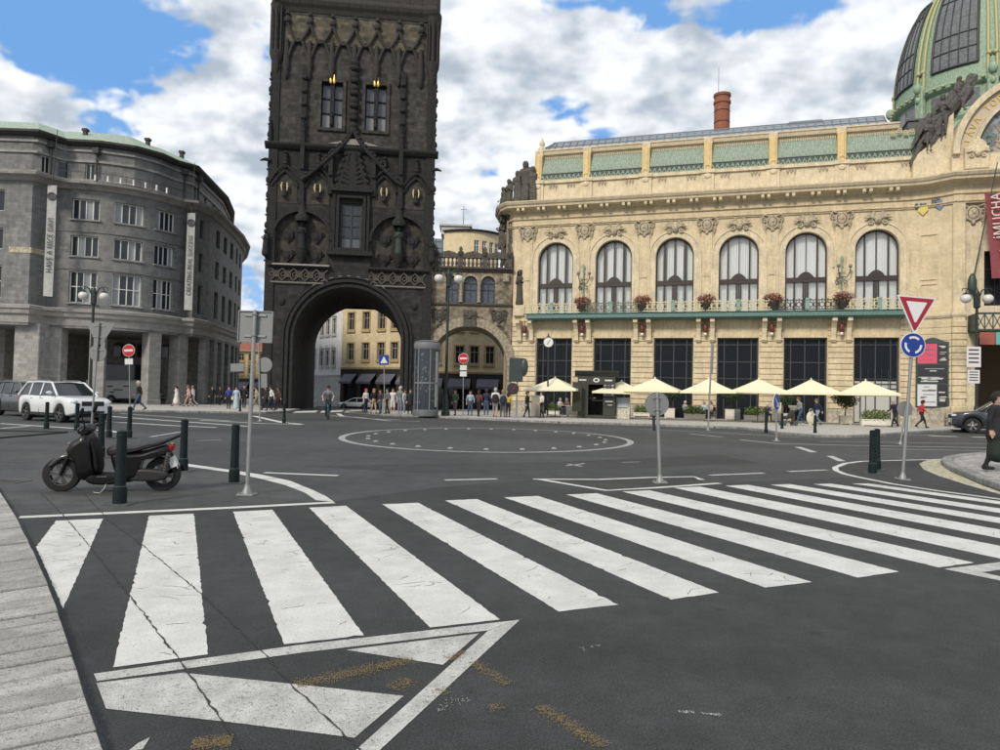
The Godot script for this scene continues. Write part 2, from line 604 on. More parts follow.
func build_ground() -> void:
	var m := MB.new()
	var zs := [200.0, 0.0, -30.0, -60.0, -66.0]
	for k in 15:
		zs.append(-66.0 - (k + 1) * 3.0)
	zs.append(-300.0)
	zs.append(-2500.0)
	for i in zs.size() - 1:
		var y0 := ground_at(zs[i])
		var y1 := ground_at(zs[i + 1])
		m.quad(Vector3(-1500, y0, zs[i]), Vector3(1500, y0, zs[i]), Vector3(1500, y1, zs[i + 1]), Vector3(-1500, y1, zs[i + 1]))
	road = setting("road", m, M("asphalt", Color(0.057, 0.0595, 0.0625), 0.76, {"dirt": "stains", "dsize": 13.0, "tex": "asphalt", "size": 1.3, "world": true, "bump": "grain", "cm": 0.3}), "dark grey asphalt square")
	# large tone patches of other asphalt batches
	var older := M("older_asphalt", Color(0.068, 0.069, 0.071), 0.8, {"dirt": "stains", "dsize": 7.0, "tex": "asphalt", "size": 1.7, "world": true, "bump": "grain", "cm": 0.3})
	var newer := M("newer_asphalt", Color(0.036, 0.0375, 0.039), 0.8, {"dirt": "stains", "dsize": 9.0, "tex": "asphalt", "size": 1.1, "world": true, "bump": "grain", "cm": 0.3})
	paint([[0, 494], [20, 516], [120, 511], [335, 501], [300, 486], [250, 475], [185, 464], [60, 452], [0, 452]], older, 0.002, "asphalt_patch")
	paint([[545, 480], [606, 490], [660, 487], [705, 484], [696, 477]], newer, 0.002, "asphalt_patch")
	paint([[300, 466], [420, 473], [640, 468], [760, 463], [720, 455], [560, 462]], newer, 0.002, "asphalt_patch")
	paint([[836, 469], [858, 475.5], [892, 482.5], [938, 490], [1060, 505], [1060, 478], [944, 459.5], [860, 462]], newer, 0.002, "asphalt_patch")
	paint([[20, 516], [120, 512], [335, 501], [440, 487], [533, 480], [606, 491], [700, 484], [850, 477], [892, 484], [1000, 499], [1200, 525], [1200, 1400], [-400, 1400], [108, 748]], newer, 0.0012, "resurfaced_asphalt")
	var white := M("road_paint", Color(0.54, 0.54, 0.525), 0.8, {"tex": "paint", "size": 1.6, "world": true, "bump": "grain", "cm": 0.15})
	var worn := M("worn_paint", Color(0.44, 0.44, 0.43), 0.8, {"tex": "old_paint", "size": 0.9, "world": true})
	var faint := M("faint_paint", Color(0.3, 0.3, 0.3), 0.85, {"tex": "old_paint", "size": 0.6, "world": true})
	# the zebra crossing, each bar with slightly ragged edges
	var rng := RandomNumberGenerator.new()
	rng.seed = 12
	for q in [
		[[56, 521], [103, 519], [63, 609], [36, 547]],
		[[149, 516], [194, 514], [208, 655], [113, 668]],
		[[233, 512], [272.5, 510], [364, 636], [284, 645]],
		[[309, 508], [346, 506], [500, 620], [430, 628]],
		[[382, 504.5], [418, 503], [618.6, 605], [559, 612]],
		[[445, 500.7], [477, 499.3], [719, 593], [670.6, 600]],
		[[504, 497.6], [538, 496.2], [812, 582.5], [765, 588]],
		[[566, 494.8], [597, 493.5], [899, 572], [858, 578]],
		[[622, 491.8], [650, 490.6], [974, 563], [939, 568]],
		[[674, 488], [700, 486.8], [1060, 558], [1060, 572]],
		[[725, 486], [748, 485], [1060, 540.5], [1060, 550]],
		[[770, 485], [790, 484.3], [1060, 527.5], [1060, 533.5]],
		[[813, 484.3], [831, 483.8], [1060, 517.5], [1060, 522.5]],
		[[852, 483.8], [868, 483.6], [1060, 509.5], [1060, 513]]]:
		var g := gp(q)
		var edge := PackedVector2Array()
		for i in 4:
			var a := g[i]
			var b := g[(i + 1) % 4]
			var k := maxi(2, int(a.distance_to(b) / 0.05))
			var t := (b - a).normalized()
			var nn := Vector2(-t.y, t.x)
			for j in k:
				edge.append(a.lerp(b, float(j) / k) + nn * ((rng.randfn(0, 0.0028) + (rng.randf() * 0.022 if rng.randf() < 0.035 else 0.0)) if j else 0.0))
		var mm := MB.new()
		mm.flat(edge, 0.004)
		var stripe := part(road, "zebra_stripe", mm, white)
		var ck := MB.new()      # fine cracks in the thick paint
		for j in 26:
			var u := rng.randf()
			var p := g[0].lerp(g[3], u).lerp(g[1].lerp(g[2], u), rng.randf_range(0.03, 0.9))
			var t := (g[1] - g[0]).normalized().rotated(rng.randfn(0, 0.35))
			var pp := PackedVector2Array()
			var ww := []
			for e in rng.randi_range(3, 9):
				pp.append(p)
				ww.append(rng.randf_range(0.002, 0.006) if e else 0.001)
				t = t.rotated(rng.randfn(0, 0.4))
				p += t * rng.randf_range(0.02, 0.05)
				if not Geometry2D.is_point_in_polygon(p, g):
					break
			if pp.size() > 2:
				ribbon(ck, pp, ww, 0.0055)
		part(stripe, "paint_cracks", ck, M("tar", Color(0.03, 0.03, 0.031), 0.95)).set_meta("kind", "stuff")
	# lines round the scooter bay
	line([[19, 517.5], [120, 513], [230, 508], [334, 502.6]], 0.16, white)
	paint([[187, 464], [230, 470], [262, 475], [290, 481], [312, 490], [325, 496], [334, 502], [316, 500.6], [305, 493], [285, 485.3], [260, 478.8], [230, 472.6], [187, 466.5]], white, 0.005)
	line([[264, 472.8], [338, 475.8]], 0.16, white)
	line([[445, 480.3], [497, 479]], 0.16, worn)
	# the triangular island and lane marks beyond the crossing
	line([[533, 479.3], [600, 479.6], [650, 477.6], [694, 476.8], [702, 480]], 0.13, white)
	line([[540, 479.6], [606, 490.6], [660, 487.7], [720, 483.4]], 0.14, white, 0.0045)
	line([[710, 475.4], [764, 473.2]], 0.15, worn)
	line([[788, 471.7], [827, 470]], 0.15, worn)
	paint([[826, 456], [833, 456], [846, 461.3], [838, 461.3]], worn)
	paint([[794, 447], [801, 447], [818, 452.4], [810, 452.4]], worn)
	line([[740, 439.8], [777, 443.7], [868, 445.8], [1060, 449]], 0.14, white)
	line([[690, 434], [723, 437]], 0.2, worn)
	line([[820, 441.5], [1060, 444.8]], 0.14, worn)
	line([[640, 429], [700, 431.5], [800, 437.5]], 0.16, worn)
	line([[880, 449], [1060, 452]], 0.12, worn)
	line([[930, 436], [958, 436.6]], 0.5, white)
	line([[972, 437], [1000, 437.6]], 0.5, white)
	line([[896, 434.6], [935, 435.2]], 0.25, worn)
	# nose of the pavement on the far right
	line([[944, 459.3], [907, 460.2], [862, 461.4], [845, 463.5], [835, 467.6], [836, 470.5], [844, 474], [857, 477], [892, 484], [938, 491], [1000, 499.3], [1070, 509]], 0.13, white)
	paint([[944, 569.3], [1000, 562.4], [1070, 554.5], [1070, 561], [982, 572.6], [1070, 593], [1070, 598], [1000, 581]], worn)
	# the hatched triangle in front
	paint([[93.6, 674.4], [300, 645.5], [519.8, 620.3], [487.6, 631], [300, 653.5], [97, 681.8]], worn)
	paint([[519.8, 620.5], [488.2, 631.2], [357, 750], [330, 776], [356, 776], [381, 750]], worn, 0.0045)
	paint([[346, 650.5], [479, 634], [443, 665.5]], worn)
	paint([[96.4, 683.6], [183, 673.4], [300, 685.4], [403.6, 696.6], [354.6, 738.6], [222, 722], [106, 709.4]], worn)
	paint([[150, 738], [143, 750], [128, 752], [138, 744]], worn)
	# far markings round the gate
	for q in [[[296, 411.3], [318, 410.6], [316, 412.4], [292, 413]], [[322, 410.8], [344, 409.9], [342, 411.8], [320, 412.7]], [[347, 410], [362, 409.4], [362, 411], [345, 411.7]]]:
		paint(q, white)
	line([[330, 415.6], [360, 417.6], [390, 421], [420, 421.4]], 0.3, worn)
	line([[338, 413.6], [342, 416.2], [372, 419], [400, 419.8]], 0.3, white)
	line([[351, 409.4], [346, 412.4], [372, 414.4]], 0.3, worn)
	line([[254, 416], [282, 422.5], [302, 424.4]], 0.35, white)
	line([[200, 420.2], [262, 423.5], [302, 424.6]], 0.25, white)
	line([[100, 421.2], [170, 425.5], [216, 427.6]], 0.28, white)
	line([[105, 416], [180, 421.5], [250, 426.5]], 0.28, white)
	line([[120, 413.5], [230, 421]], 0.25, worn)
	line([[0, 423.6], [60, 427.4], [110, 431], [118, 432.5]], 0.22, white)
	line([[0, 428.6], [30, 426.2]], 0.22, worn)
	line([[150, 437], [183, 431.5]], 0.12, worn)
	line([[196, 441], [222, 439.8]], 0.12, faint)
	# the painted ring with its reflective studs
	var ring := MB.new()
	var L := G(333, 440.5)
	var Rr := G(637, 445.5)
	var N := G(488, 452.3)
	var Fp := G(474, 428)
	var cx := (L.x + Rr.x) / 2
	var cz := (N.z + Fp.z) / 2
	var rx := (Rr.x - L.x) * 0.525
	var rz := (N.z - Fp.z) / 2
	var pts := PackedVector2Array()
	for i in 73:
		var a := TAU * i / 72
		pts.append(Vector2(cx + cos(a) * rx, cz + sin(a) * rz - (L.z - Rr.z) * cos(a) * 0.5))
	ribbon(ring, pts, 0.22, 0.004)
	part(road, "ring_line", ring, M("ring_paint", Color(0.34, 0.34, 0.34), 0.8, {"tex": "old_paint", "size": 0.9, "world": true}))
	var st := MB.new()
	st.lathe([Vector2(0.085, 0), Vector2(0.08, 0.018), Vector2(0.05, 0.034), Vector2(0, 0.04)], 10)
	var stm := st.mesh()
	for i in 26:
		var a := TAU * (i + 0.5) / 26
		part(road, "road_stud", stm, faint).position = Vector3(cx + cos(a) * (rx - 0.85), 0.0, cz + sin(a) * (rz - 1.0) - (L.z - Rr.z) * cos(a) * 0.5)
	line([[568, 464], [582, 466.5]], 0.12, faint)
	line([[585, 463.5], [566, 466]], 0.1, faint)
	line([[622, 462.4], [640, 462]], 0.1, faint)
	# open joints running across the crossing
	var tar := M("tar")
	for c in [[[40, 492], [52, 504], [67, 520], [90, 547], [126, 592], [176, 656], [183, 667], [222, 722], [242, 749], [262, 776]], [[74, 486], [86, 496], [108, 520], [144, 547], [202, 595], [263, 653], [295, 689], [360, 750], [385, 776]]]:
		var g := gp(c)
		var p := PackedVector2Array()
		var wd := []
		for i in g.size() - 1:
			var k := int(g[i].distance_to(g[i + 1]) / 0.05) + 1
			for j in k:
				p.append(g[i].lerp(g[i + 1], float(j) / k) + Vector2(rng.randfn(0, 0.004), rng.randfn(0, 0.004)))
				wd.append(clampf(rng.randfn(0.009, 0.004), 0.003, 0.02))
		var mm := MB.new()
		ribbon(mm, p, wd, 0.0065)
		part(road, "road_joint", mm, tar)
	# remains of yellow paint, and chips of white
	var fl := MB.new()
	var fw := MB.new()
	for s in [[[296, 686], [414, 660], 0.07, 520, 0], [[391, 690], [411, 681], 0.06, 90, 0], [[450, 661], [464, 652], 0.04, 70, 0], [[472, 663], [508, 686], 0.045, 130, 0], [[540, 707], [604, 748], 0.05, 260, 0], [[192, 745], [232, 742], 0.06, 200, 0], [[436, 690], [448, 695], 0.05, 30, 0], [[490, 706], [500, 711], 0.05, 26, 0], [[440, 706], [468, 700], 0.05, 9, 1], [[436, 712], [444, 710], 0.02, 3, 1], [[678, 713], [694, 714], 0.015, 12, 1], [[702, 715], [724, 716], 0.015, 14, 1], [[580, 648], [588, 652], 0.02, 3, 1], [[590, 648], [600, 646], 0.015, 5, 1]]:
		var a := G(s[0][0], s[0][1])
		var b := G(s[1][0], s[1][1])
		var t := (b - a).normalized()
		var nn := Vector3(-t.z, 0, t.x)
		for i in s[3] * 4:
			var c = a.lerp(b, rng.randf()) + nn * rng.randfn(0, 0.5) * s[2]
			var r := rng.randf_range(0.0012, 0.0042)
			var mm: MB = fw if s[4] else fl
			var q := []
			for k in 5:
				var an := TAU * k / 5 + rng.randf()
				q.append(c + Vector3(cos(an), 0, sin(an)) * r * rng.randf_range(0.6, 1.3) + Vector3(0, 0.0075, 0))
			mm.tri(q[2], q[1], q[0])
			mm.tri(q[3], q[2], q[0])
			mm.tri(q[4], q[3], q[0])
	tag(part(road, "yellow_paint_flecks", fl, M("yellow_paint", Color(0.22, 0.165, 0.075), 0.85)), "", "", "", "stuff")
	tag(part(road, "white_paint_flecks", fw, white), "", "", "", "stuff")
	build_pavements()

func inset(q: PackedVector2Array, d: float) -> PackedVector2Array:   # a convex outline with every edge moved in
	var mid := Vector2.ZERO
	for p in q:
		mid += p / q.size()
	var o := PackedVector2Array()
	for i in q.size():
		var a := q[(i - 1 + q.size()) % q.size()]
		var b := q[i]
		var c := q[(i + 1) % q.size()]
		var n0 := (b - a).normalized().orthogonal()
		var n1 := (c - b).normalized().orthogonal()
		if n0.dot(mid - b) < 0: n0 = -n0
		if n1.dot(mid - b) < 0: n1 = -n1
		o.append(Geometry2D.line_intersects_line(a + n0 * d, b - a, b + n1 * d, c - b))
	return o
func build_pavements() -> void:
	var rng := RandomNumberGenerator.new()
	rng.seed = 8
	# the near pavement of long granite slabs
	var gran := []
	for k in 4:
		gran.append(M("granite_slab_%d" % k, Color(0.36, 0.353, 0.338) * [0.9, 0.98, 1.06, 0.84][k], 0.85, {"tex": "old_paint", "size": 0.8 + 0.15 * k, "world": true, "bump": "grain", "cm": 0.3}))
	var top := 0.05
	var base := MB.new()
	var edge := [[0, 489], [18, 516], [34, 547], [47, 575], [58, 602], [67, 628], [81, 667], [88, 692], [101, 728], [108, 748], [122, 800]]
	var outline := gp([[-60, 430]] + [[-25, 455]] + edge, 0.0)
	var shrunk := PackedVector2Array()
	for p in outline:
		shrunk.append(p + Vector2(-0.05, 0))
	shrunk.append(Vector2(shrunk[-1].x - 0.3, 3.0))
	shrunk.append(Vector2(-14, 3.0))
	shrunk.append(Vector2(-14, shrunk[0].y))
	base.slab(shrunk, -0.2, 0.043)
	var near := setting("pavement_near", base, M("slab_joint", Color(0.03, 0.028, 0.026), 0.95), "pavement of long grey granite slabs beside the crossing")
	var edge_at := func(y: float) -> float:
		for i in edge.size() - 1:
			if y <= edge[i + 1][1]:
				return lerpf(edge[i][0], edge[i + 1][0], inverse_lerp(edge[i][1], edge[i + 1][1], y))
		return edge[-1][0]
	var ys := [489.0, 497, 504.5, 511.5, 519, 526.5, 534, 541.5, 548.5, 557.5, 566.5, 576.5, 584.5, 595, 602.5, 610.5, 619, 628.5, 641, 653, 667, 680, 695, 711, 728.5, 748, 772, 800]
	for i in ys.size() - 1:
		var q := []
		for e in [[ys[i], 0], [ys[i + 1], 1]]:
			var ex: float = edge_at.call(e[0])
			var slope := lerpf(-0.1, -0.21, clampf((e[0] - 500) / 200.0, 0, 1))
			q.append([Vector2(ex, e[0]), Vector2(-190, e[0] + slope * (-190 - ex))])
		var A0 := G(q[0][0].x, q[0][0].y, top)
		var B0 := G(q[1][0].x, q[1][0].y, top)
		var A1 := G(q[0][1].x, q[0][1].y, top)
		var B1 := G(q[1][1].x, q[1][1].y, top)
		var gap := 0.017
		var l0 := (A1 - A0)
		var l1 := (B1 - B0)
		var cuts := [0.0, 0.42 + 0.2 * rng.randf(), 1.0]
		for k in 2:
			var P := [A0 + l0 * cuts[k], A0 + l0 * cuts[k + 1], B0 + l1 * cuts[k + 1], B0 + l1 * cuts[k]]
			var c: Vector3 = (P[0] + P[1] + P[2] + P[3]) / 4
			var m := MB.new()
			var full := PackedVector2Array()
			for p in P:
				full.append(Vector2(p.x - c.x, p.z - c.z))
			var po := inset(full, gap)
			var pi := inset(full, gap + 0.006)
			var dy := rng.randfn(0, 0.003)
			if (po[1] - po[0]).cross(po[2] - po[0]) > 0:
				po.reverse()
				pi.reverse()
			for j in 4:
				var a := po[j]
				var b := po[(j + 1) % 4]
				var a2 := pi[j]
				var b2 := pi[(j + 1) % 4]
				m.quad(Vector3(a.x, -0.1, a.y), Vector3(b.x, -0.1, b.y), Vector3(b.x, dy - 0.01, b.y), Vector3(a.x, dy - 0.01, a.y))
				m.quad(Vector3(a.x, dy - 0.01, a.y), Vector3(b.x, dy - 0.01, b.y), Vector3(b2.x, dy, b2.y), Vector3(a2.x, dy, a2.y))
			m.quad(Vector3(pi[0].x, dy, pi[0].y), Vector3(pi[1].x, dy, pi[1].y), Vector3(pi[2].x, dy, pi[2].y), Vector3(pi[3].x, dy, pi[3].y))
			part(near, "paving_slab", m, gran[rng.randi() % 4]).position = Vector3(c.x, top, c.z)
	# pavement in front of the grey corner building
	var kg := [M("kerb_granite", Color(0.2, 0.2, 0.195), 0.85, {"tex": "mottle", "size": 0.8, "world": true}), M("kerb_granite_pale", Color(0.25, 0.245, 0.235), 0.85, {"tex": "mottle", "size": 0.9, "world": true})]
	var setts := M("sett_paving", Color(0.42, 0.41, 0.385), 0.9, {"tex": "ashlar", "size": 2.4, "world": true, "bump": "grain", "cm": 0.3})
	var lk := gp([[-260, 405.5], [-60, 408], [60, 410.2], [130, 411.6], [200, 412.8], [262, 413.6], [284, 412.6], [297, 410.2]])
	var lp := lk.duplicate()
	lp.append(Vector2(-19.2, -60.5))
	lp.append(Vector2(-20.5, -74))
	lp.append(Vector2(-34, -140))
	lp.append(Vector2(-90, -140))
	lp.append(Vector2(-90, lk[0].y))
	var a := MB.new()
	a.slab(lp, -1.2, 0.12)
	kerb(setting("pavement_west", a, setts, "pale pavement in front of the grey arcaded building"), lk, 0.12, kg, 1.0)
	# pavement in front of the cream building
	var rk := gp([[366, 411.2], [372, 414], [384, 415.8], [420, 417.2], [470, 419.3], [520, 421.7], [560, 423.4], [640, 425.6], [690, 427.2], [740, 429], [762, 431], [780, 434.4], [815, 437.2], [845, 437.6], [880, 436], [905, 433.8], [925, 432.4], [965, 431.6], [1040, 432], [1200, 436]])
	var rp := rk.duplicate()
	rp.append(Vector2(70, -60))
	rp.append(Vector2(40, -72))
	rp.append(Vector2(-3.5, -74))
	rp.append(Vector2(-7.8, -61.0))
	var b := MB.new()
	b.slab(rp, -1.2, 0.12)
	kerb(setting("pavement_east", b, setts, "grey pavement with the café terrace in front of the cream building"), rk, 0.12, kg, 1.0)
	# cobbled island with its kerb
	var ik := gp([[1120, 446], [1040, 452.5], [985, 455.6], [958, 458.4], [944, 461], [941, 464.5], [948, 470], [962, 476], [982, 484], [1000, 490], [1060, 508], [1130, 530]], 0.0)
	var c := MB.new()
	c.slab(ik, -0.1, 0.1)
	var isl := setting("cobbled_island", c, M("cobble_bed", Color(0.15, 0.145, 0.14), 0.95, {"tex": "mottle", "size": 0.8, "world": true}), "raised pavement island of small grey cobbles")
	kerb(isl, ik, 0.12, kg, 1.0 if false else -1.0, 0.9)
	var cob := MB.new()
	cob.cbox(Vector3.ZERO, Vector3(0.098, 0.05, 0.098), 0.016)
	var mm := MultiMesh.new()
	mm.transform_format = MultiMesh.TRANSFORM_3D
	mm.use_colors = true
	mm.mesh = cob.mesh()
	var places := []
	var lo := Vector2(1e9, 1e9)
	var hi := Vector2(-1e9, -1e9)
	for p in ik:
		lo = lo.min(p)
		hi = hi.max(p)
	var inner: PackedVector2Array = Geometry2D.offset_polygon(ik, -0.27)[0]
	var z := lo.y
	var rw := 0
	while z < hi.y:
		var x := lo.x + (rw % 2) * 0.052
		while x < hi.x:
			var p := Vector2(x, z) + Vector2(rng.randfn(0, 0.006), rng.randfn(0, 0.006) + 0.05 * sin(x * 1.7))
			if Geometry2D.is_point_in_polygon(p, inner):
				places.append(p)
			x += 0.106
		z += 0.106
		rw += 1
	mm.instance_count = places.size()
	for i in places.size():
		mm.set_instance_transform(i, Transform3D(Basis(Vector3.UP, rng.randfn(0, 0.07)), Vector3(places[i].x, 0.088 + rng.randfn(0, 0.003), places[i].y)))
		var g := rng.randf_range(0.2, 0.36)
		mm.set_instance_color(i, Color(g, g * 0.98, g * 0.95))
	var mi := MultiMeshInstance3D.new()
	mi.name = "cobbles"
	mi.multimesh = mm
	mi.material_override = M("cobble", Color.WHITE, 0.85, {"vertex": true})
	tag(mi, "", "", "", "stuff")
	isl.add_child(mi)
	# pale concrete strip along the nose of the island
	var strip := MB.new()
	strip.flat(gp([[919, 464], [926, 460.5], [945, 459.6], [942, 464], [950, 471.5], [965, 478], [983, 486], [1000, 492], [1060, 510], [1060, 514], [1000, 494.5], [970, 486], [940, 476.5], [924, 470]]), 0.005)
	part(isl, "concrete_strip", strip, M("old_concrete", Color(0.42, 0.39, 0.29), 0.9, {"tex": "mottle", "size": 0.7, "world": true}))
	# street drain in the gutter
	var d := thing("drain_grate", "rectangular iron drain grate set in the asphalt beside the granite slabs", "drain grate", at(G(9, 482)))
	var f := MB.new()
	for s in [-1, 1]:
		f.box(Vector3(0, 0.004, s * 0.19), Vector3(0.46, 0.02, 0.05))
		f.box(Vector3(s * 0.21, 0.004, 0), Vector3(0.05, 0.02, 0.33))
	part(d, "frame", f, M("cast_iron", Color(0.09, 0.088, 0.085), 0.7, {"tex": "mottle", "size": 0.3}))
	for i in 7:
		var s := MB.new()
		s.box(Vector3(-0.15 + i * 0.05, 0.003, 0), Vector3(0.024, 0.016, 0.33))
		part(d, "bar", s, M("cast_iron"))
	var pit := MB.new()
	pit.box(Vector3(0, -0.006, 0), Vector3(0.42, 0.014, 0.36))
	part(d, "pit", pit, M("cast_iron"))

# ------------------------------------------------------------------ facade helpers
func wall(m: MB, x0: float, x1: float, y0: float, y1: float, holes: Array, depth: float, map = null, step := 1000.0) -> void:
	var xs := [x0, x1]
	var ys := [y0, y1]
	for h in holes:
		xs.append(h[0]); xs.append(h[1]); ys.append(h[2]); ys.append(h[3])
	xs.sort()
	ys.sort()
	var fx := [xs[0]]
	for x in xs:
		if x - fx[-1] > 0.001:
			var k := int(ceil((x - fx[-1]) / step))
			var s: float = fx[-1]
			for i in k:
				fx.append(lerpf(s, x, float(i + 1) / k))
	var P := func(x: float, y: float, z: float) -> Vector3:
		return map.call(Vector3(x, y, z)) if map != null else Vector3(x, y, z)
	for i in fx.size() - 1:
		var cx: float = (fx[i] + fx[i + 1]) / 2
		for j in ys.size() - 1:
			if ys[j + 1] - ys[j] < 0.001:
				continue
			var cy: float = (ys[j] + ys[j + 1]) / 2
			var open := false
			for h in holes:
				if cx > h[0] and cx < h[1] and cy > h[2] and cy < h[3]:
					open = true
			if not open:
				m.quad(P.call(fx[i], ys[j], 0), P.call(fx[i + 1], ys[j], 0), P.call(fx[i + 1], ys[j + 1], 0), P.call(fx[i], ys[j + 1], 0))
	for h in holes:
		var k := maxi(1, int(ceil((h[1] - h[0]) / step)))
		for y in [[h[2], 1], [h[3], -1]]:
			for i in k:
				var a := lerpf(h[0], h[1], float(i) / k)
				var b := lerpf(h[0], h[1], float(i + 1) / k)
				if y[1] > 0:
					m.quad(P.call(a, y[0], 0), P.call(b, y[0], 0), P.call(b, y[0], -depth), P.call(a, y[0], -depth))
				else:
					m.quad(P.call(a, y[0], -depth), P.call(b, y[0], -depth), P.call(b, y[0], 0), P.call(a, y[0], 0))
		m.quad(P.call(h[0], h[2], 0), P.call(h[0], h[2], -depth), P.call(h[0], h[3], -depth), P.call(h[0], h[3], 0))
		m.quad(P.call(h[1], h[2], -depth), P.call(h[1], h[2], 0), P.call(h[1], h[3], 0), P.call(h[1], h[3], -depth))
func arch_y(t: float, spring: float, rise: float, power := 2.0) -> float:
	return spring + rise * pow(maxf(0.0, 1.0 - pow(absf(t), power)), 0.5)
func arch_wall(m: MB, x0: float, x1: float, y0: float, y1: float, cx: float, hw: float, sill: float, spring: float, rise: float, depth: float, z := 0.0, seg := 24) -> void:
	var q := func(a: float, b: float, c: float, d: float) -> void:
		m.quad(Vector3(a, c, z), Vector3(b, c, z), Vector3(b, d, z), Vector3(a, d, z))
	q.call(x0, cx - hw, y0, y1)
	q.call(cx + hw, x1, y0, y1)
	if sill > y0:
		q.call(cx - hw, cx + hw, y0, sill)
		m.quad(Vector3(cx - hw, sill, z), Vector3(cx + hw, sill, z), Vector3(cx + hw, sill, z - depth), Vector3(cx - hw, sill, z - depth))
	m.quad(Vector3(cx - hw, sill, z), Vector3(cx - hw, sill, z - depth), Vector3(cx - hw, spring, z - depth), Vector3(cx - hw, spring, z))
	m.quad(Vector3(cx + hw, sill, z - depth), Vector3(cx + hw, sill, z), Vector3(cx + hw, spring, z), Vector3(cx + hw, spring, z - depth))
	for i in seg:
		var ta := -cos(PI * i / seg)
		var tb := -cos(PI * (i + 1) / seg)
		var a := Vector3(cx + ta * hw, arch_y(ta, spring, rise), z)
		var b := Vector3(cx + tb * hw, arch_y(tb, spring, rise), z)
		m.quad(a, b, Vector3(b.x, y1, z), Vector3(a.x, y1, z))
		m.quad(a - Vector3(0, 0, depth), b - Vector3(0, 0, depth), b, a)
func arch_fill(m: MB, cx: float, hw: float, sill: float, spring: float, rise: float, z: float, seg := 20) -> void:
	for i in seg:
		var ta := -cos(PI * i / seg)
		var tb := -cos(PI * (i + 1) / seg)
		m.quad(Vector3(cx + ta * hw, sill, z), Vector3(cx + tb * hw, sill, z), Vector3(cx + tb * hw, arch_y(tb, spring, rise), z), Vector3(cx + ta * hw, arch_y(ta, spring, rise), z))
func moulding(m: MB, prof: Array, x0: float, x1: float) -> void:   # prof of [out, y], closed, run along x
	var p := PackedVector2Array()
	for q in prof:
		p.append(Vector2(-q[0], q[1]))
	m.prism(p, x0, x1, Transform3D(Basis(Vector3(0, 0, -1), Vector3(0, 1, 0), Vector3(1, 0, 0)), Vector3.ZERO))
func sweep(m: MB, prof: Array, path: PackedVector2Array) -> void:   # prof of [out, y] bottom to top, path of (x, z) from left to right seen from outside
	var pts := []
	for i in path.size():
		var t0 := (path[i] - path[maxi(i - 1, 0)]).normalized()
		var t1 := (path[mini(i + 1, path.size() - 1)] - path[i]).normalized()
		if i == 0: t0 = t1
		if i == path.size() - 1: t1 = t0
		var o0 := Vector2(-t0.y, t0.x)
		var o1 := Vector2(-t1.y, t1.x)
		var o := (o0 + o1).normalized()
		o /= maxf(o.dot(o0), 0.35)
		var row := []
		for q in prof:
			row.append(Vector3(path[i].x + o.x * q[0], q[1], path[i].y + o.y * q[0]))
		pts.append(row)
	for i in path.size() - 1:
		for k in prof.size() - 1:
			m.quad(pts[i][k], pts[i + 1][k], pts[i + 1][k + 1], pts[i][k + 1])
	for i in [0, path.size() - 1]:
		for k in range(1, prof.size() - 1):
			if i == 0:
				m.tri(pts[i][0], pts[i][k], pts[i][k + 1])
			else:
				m.tri(pts[i][0], pts[i][k + 1], pts[i][k])
func along(path: PackedVector2Array) -> Callable:      # (run, height, out) on a path of (x, z)
	var lens := [0.0]
	for i in path.size() - 1:
		lens.append(lens[-1] + path[i].distance_to(path[i + 1]))
	return func(p: Vector3) -> Vector3:
		var i := 0
		while i < path.size() - 2 and p.x > lens[i + 1]:
			i += 1
		var t := (path[i + 1] - path[i]).normalized()
		var q = path[i] + t * (p.x - lens[i])
		return Vector3(q.x - t.y * p.z, p.y, q.y + t.x * p.z)
func path_length(path: PackedVector2Array) -> float:
	var l := 0.0
	for i in path.size() - 1:
		l += path[i].distance_to(path[i + 1])
	return l
func pane_cross(m: MB, x0: float, x1: float, y0: float, y1: float, nx: Array, ny: Array, z: float, w := 0.06, d := 0.06, map = null) -> void:   # window frame with bars
	var b := func(a: float, c: float, e: float, f: float) -> void:
		if map == null:
			m.span(a, c, e, f, z - d / 2, z + d / 2)
			return
		var p := []
		for k in 8:
			p.append(map.call(Vector3(c if k & 1 else a, f if k & 2 else e, z + (d / 2 if k & 4 else -d / 2))))
		m.quad(p[4], p[5], p[7], p[6]); m.quad(p[5], p[1], p[3], p[7]); m.quad(p[0], p[4], p[6], p[2]); m.quad(p[6], p[7], p[3], p[2]); m.quad(p[0], p[1], p[5], p[4])
	b.call(x0, x0 + w, y0, y1)
	b.call(x1 - w, x1, y0, y1)
	b.call(x0 + w, x1 - w, y0, y0 + w)
	b.call(x0 + w, x1 - w, y1 - w, y1)
	for x in nx:
		b.call(x - w * 0.45, x + w * 0.45, y0 + w, y1 - w)
	for y in ny:
		var cuts := [x0 + w]
		for x in nx:
			cuts.append(x - w * 0.45)
			cuts.append(x + w * 0.45)
		cuts.append(x1 - w)
		for k in range(0, cuts.size(), 2):
			b.call(cuts[k], cuts[k + 1], y - w * 0.4, y + w * 0.4)
func curtain(m: MB, x0: float, x1: float, y0: float, top: Callable, z: float, fold := 0.16) -> void:
	var k := maxi(6, int((x1 - x0) / fold * 4))
	for i in k:
		var a := lerpf(x0, x1, float(i) / k)
		var b := lerpf(x0, x1, float(i + 1) / k)
		var za := z + sin(a / fold * TAU) * 0.05 + sin(a * 9.7) * 0.03
		var zb := z + sin(b / fold * TAU) * 0.05 + sin(b * 9.7) * 0.03
		m.quad(Vector3(a, y0, za), Vector3(b, y0, zb), Vector3(b, top.call(b), zb), Vector3(a, top.call(a), za))
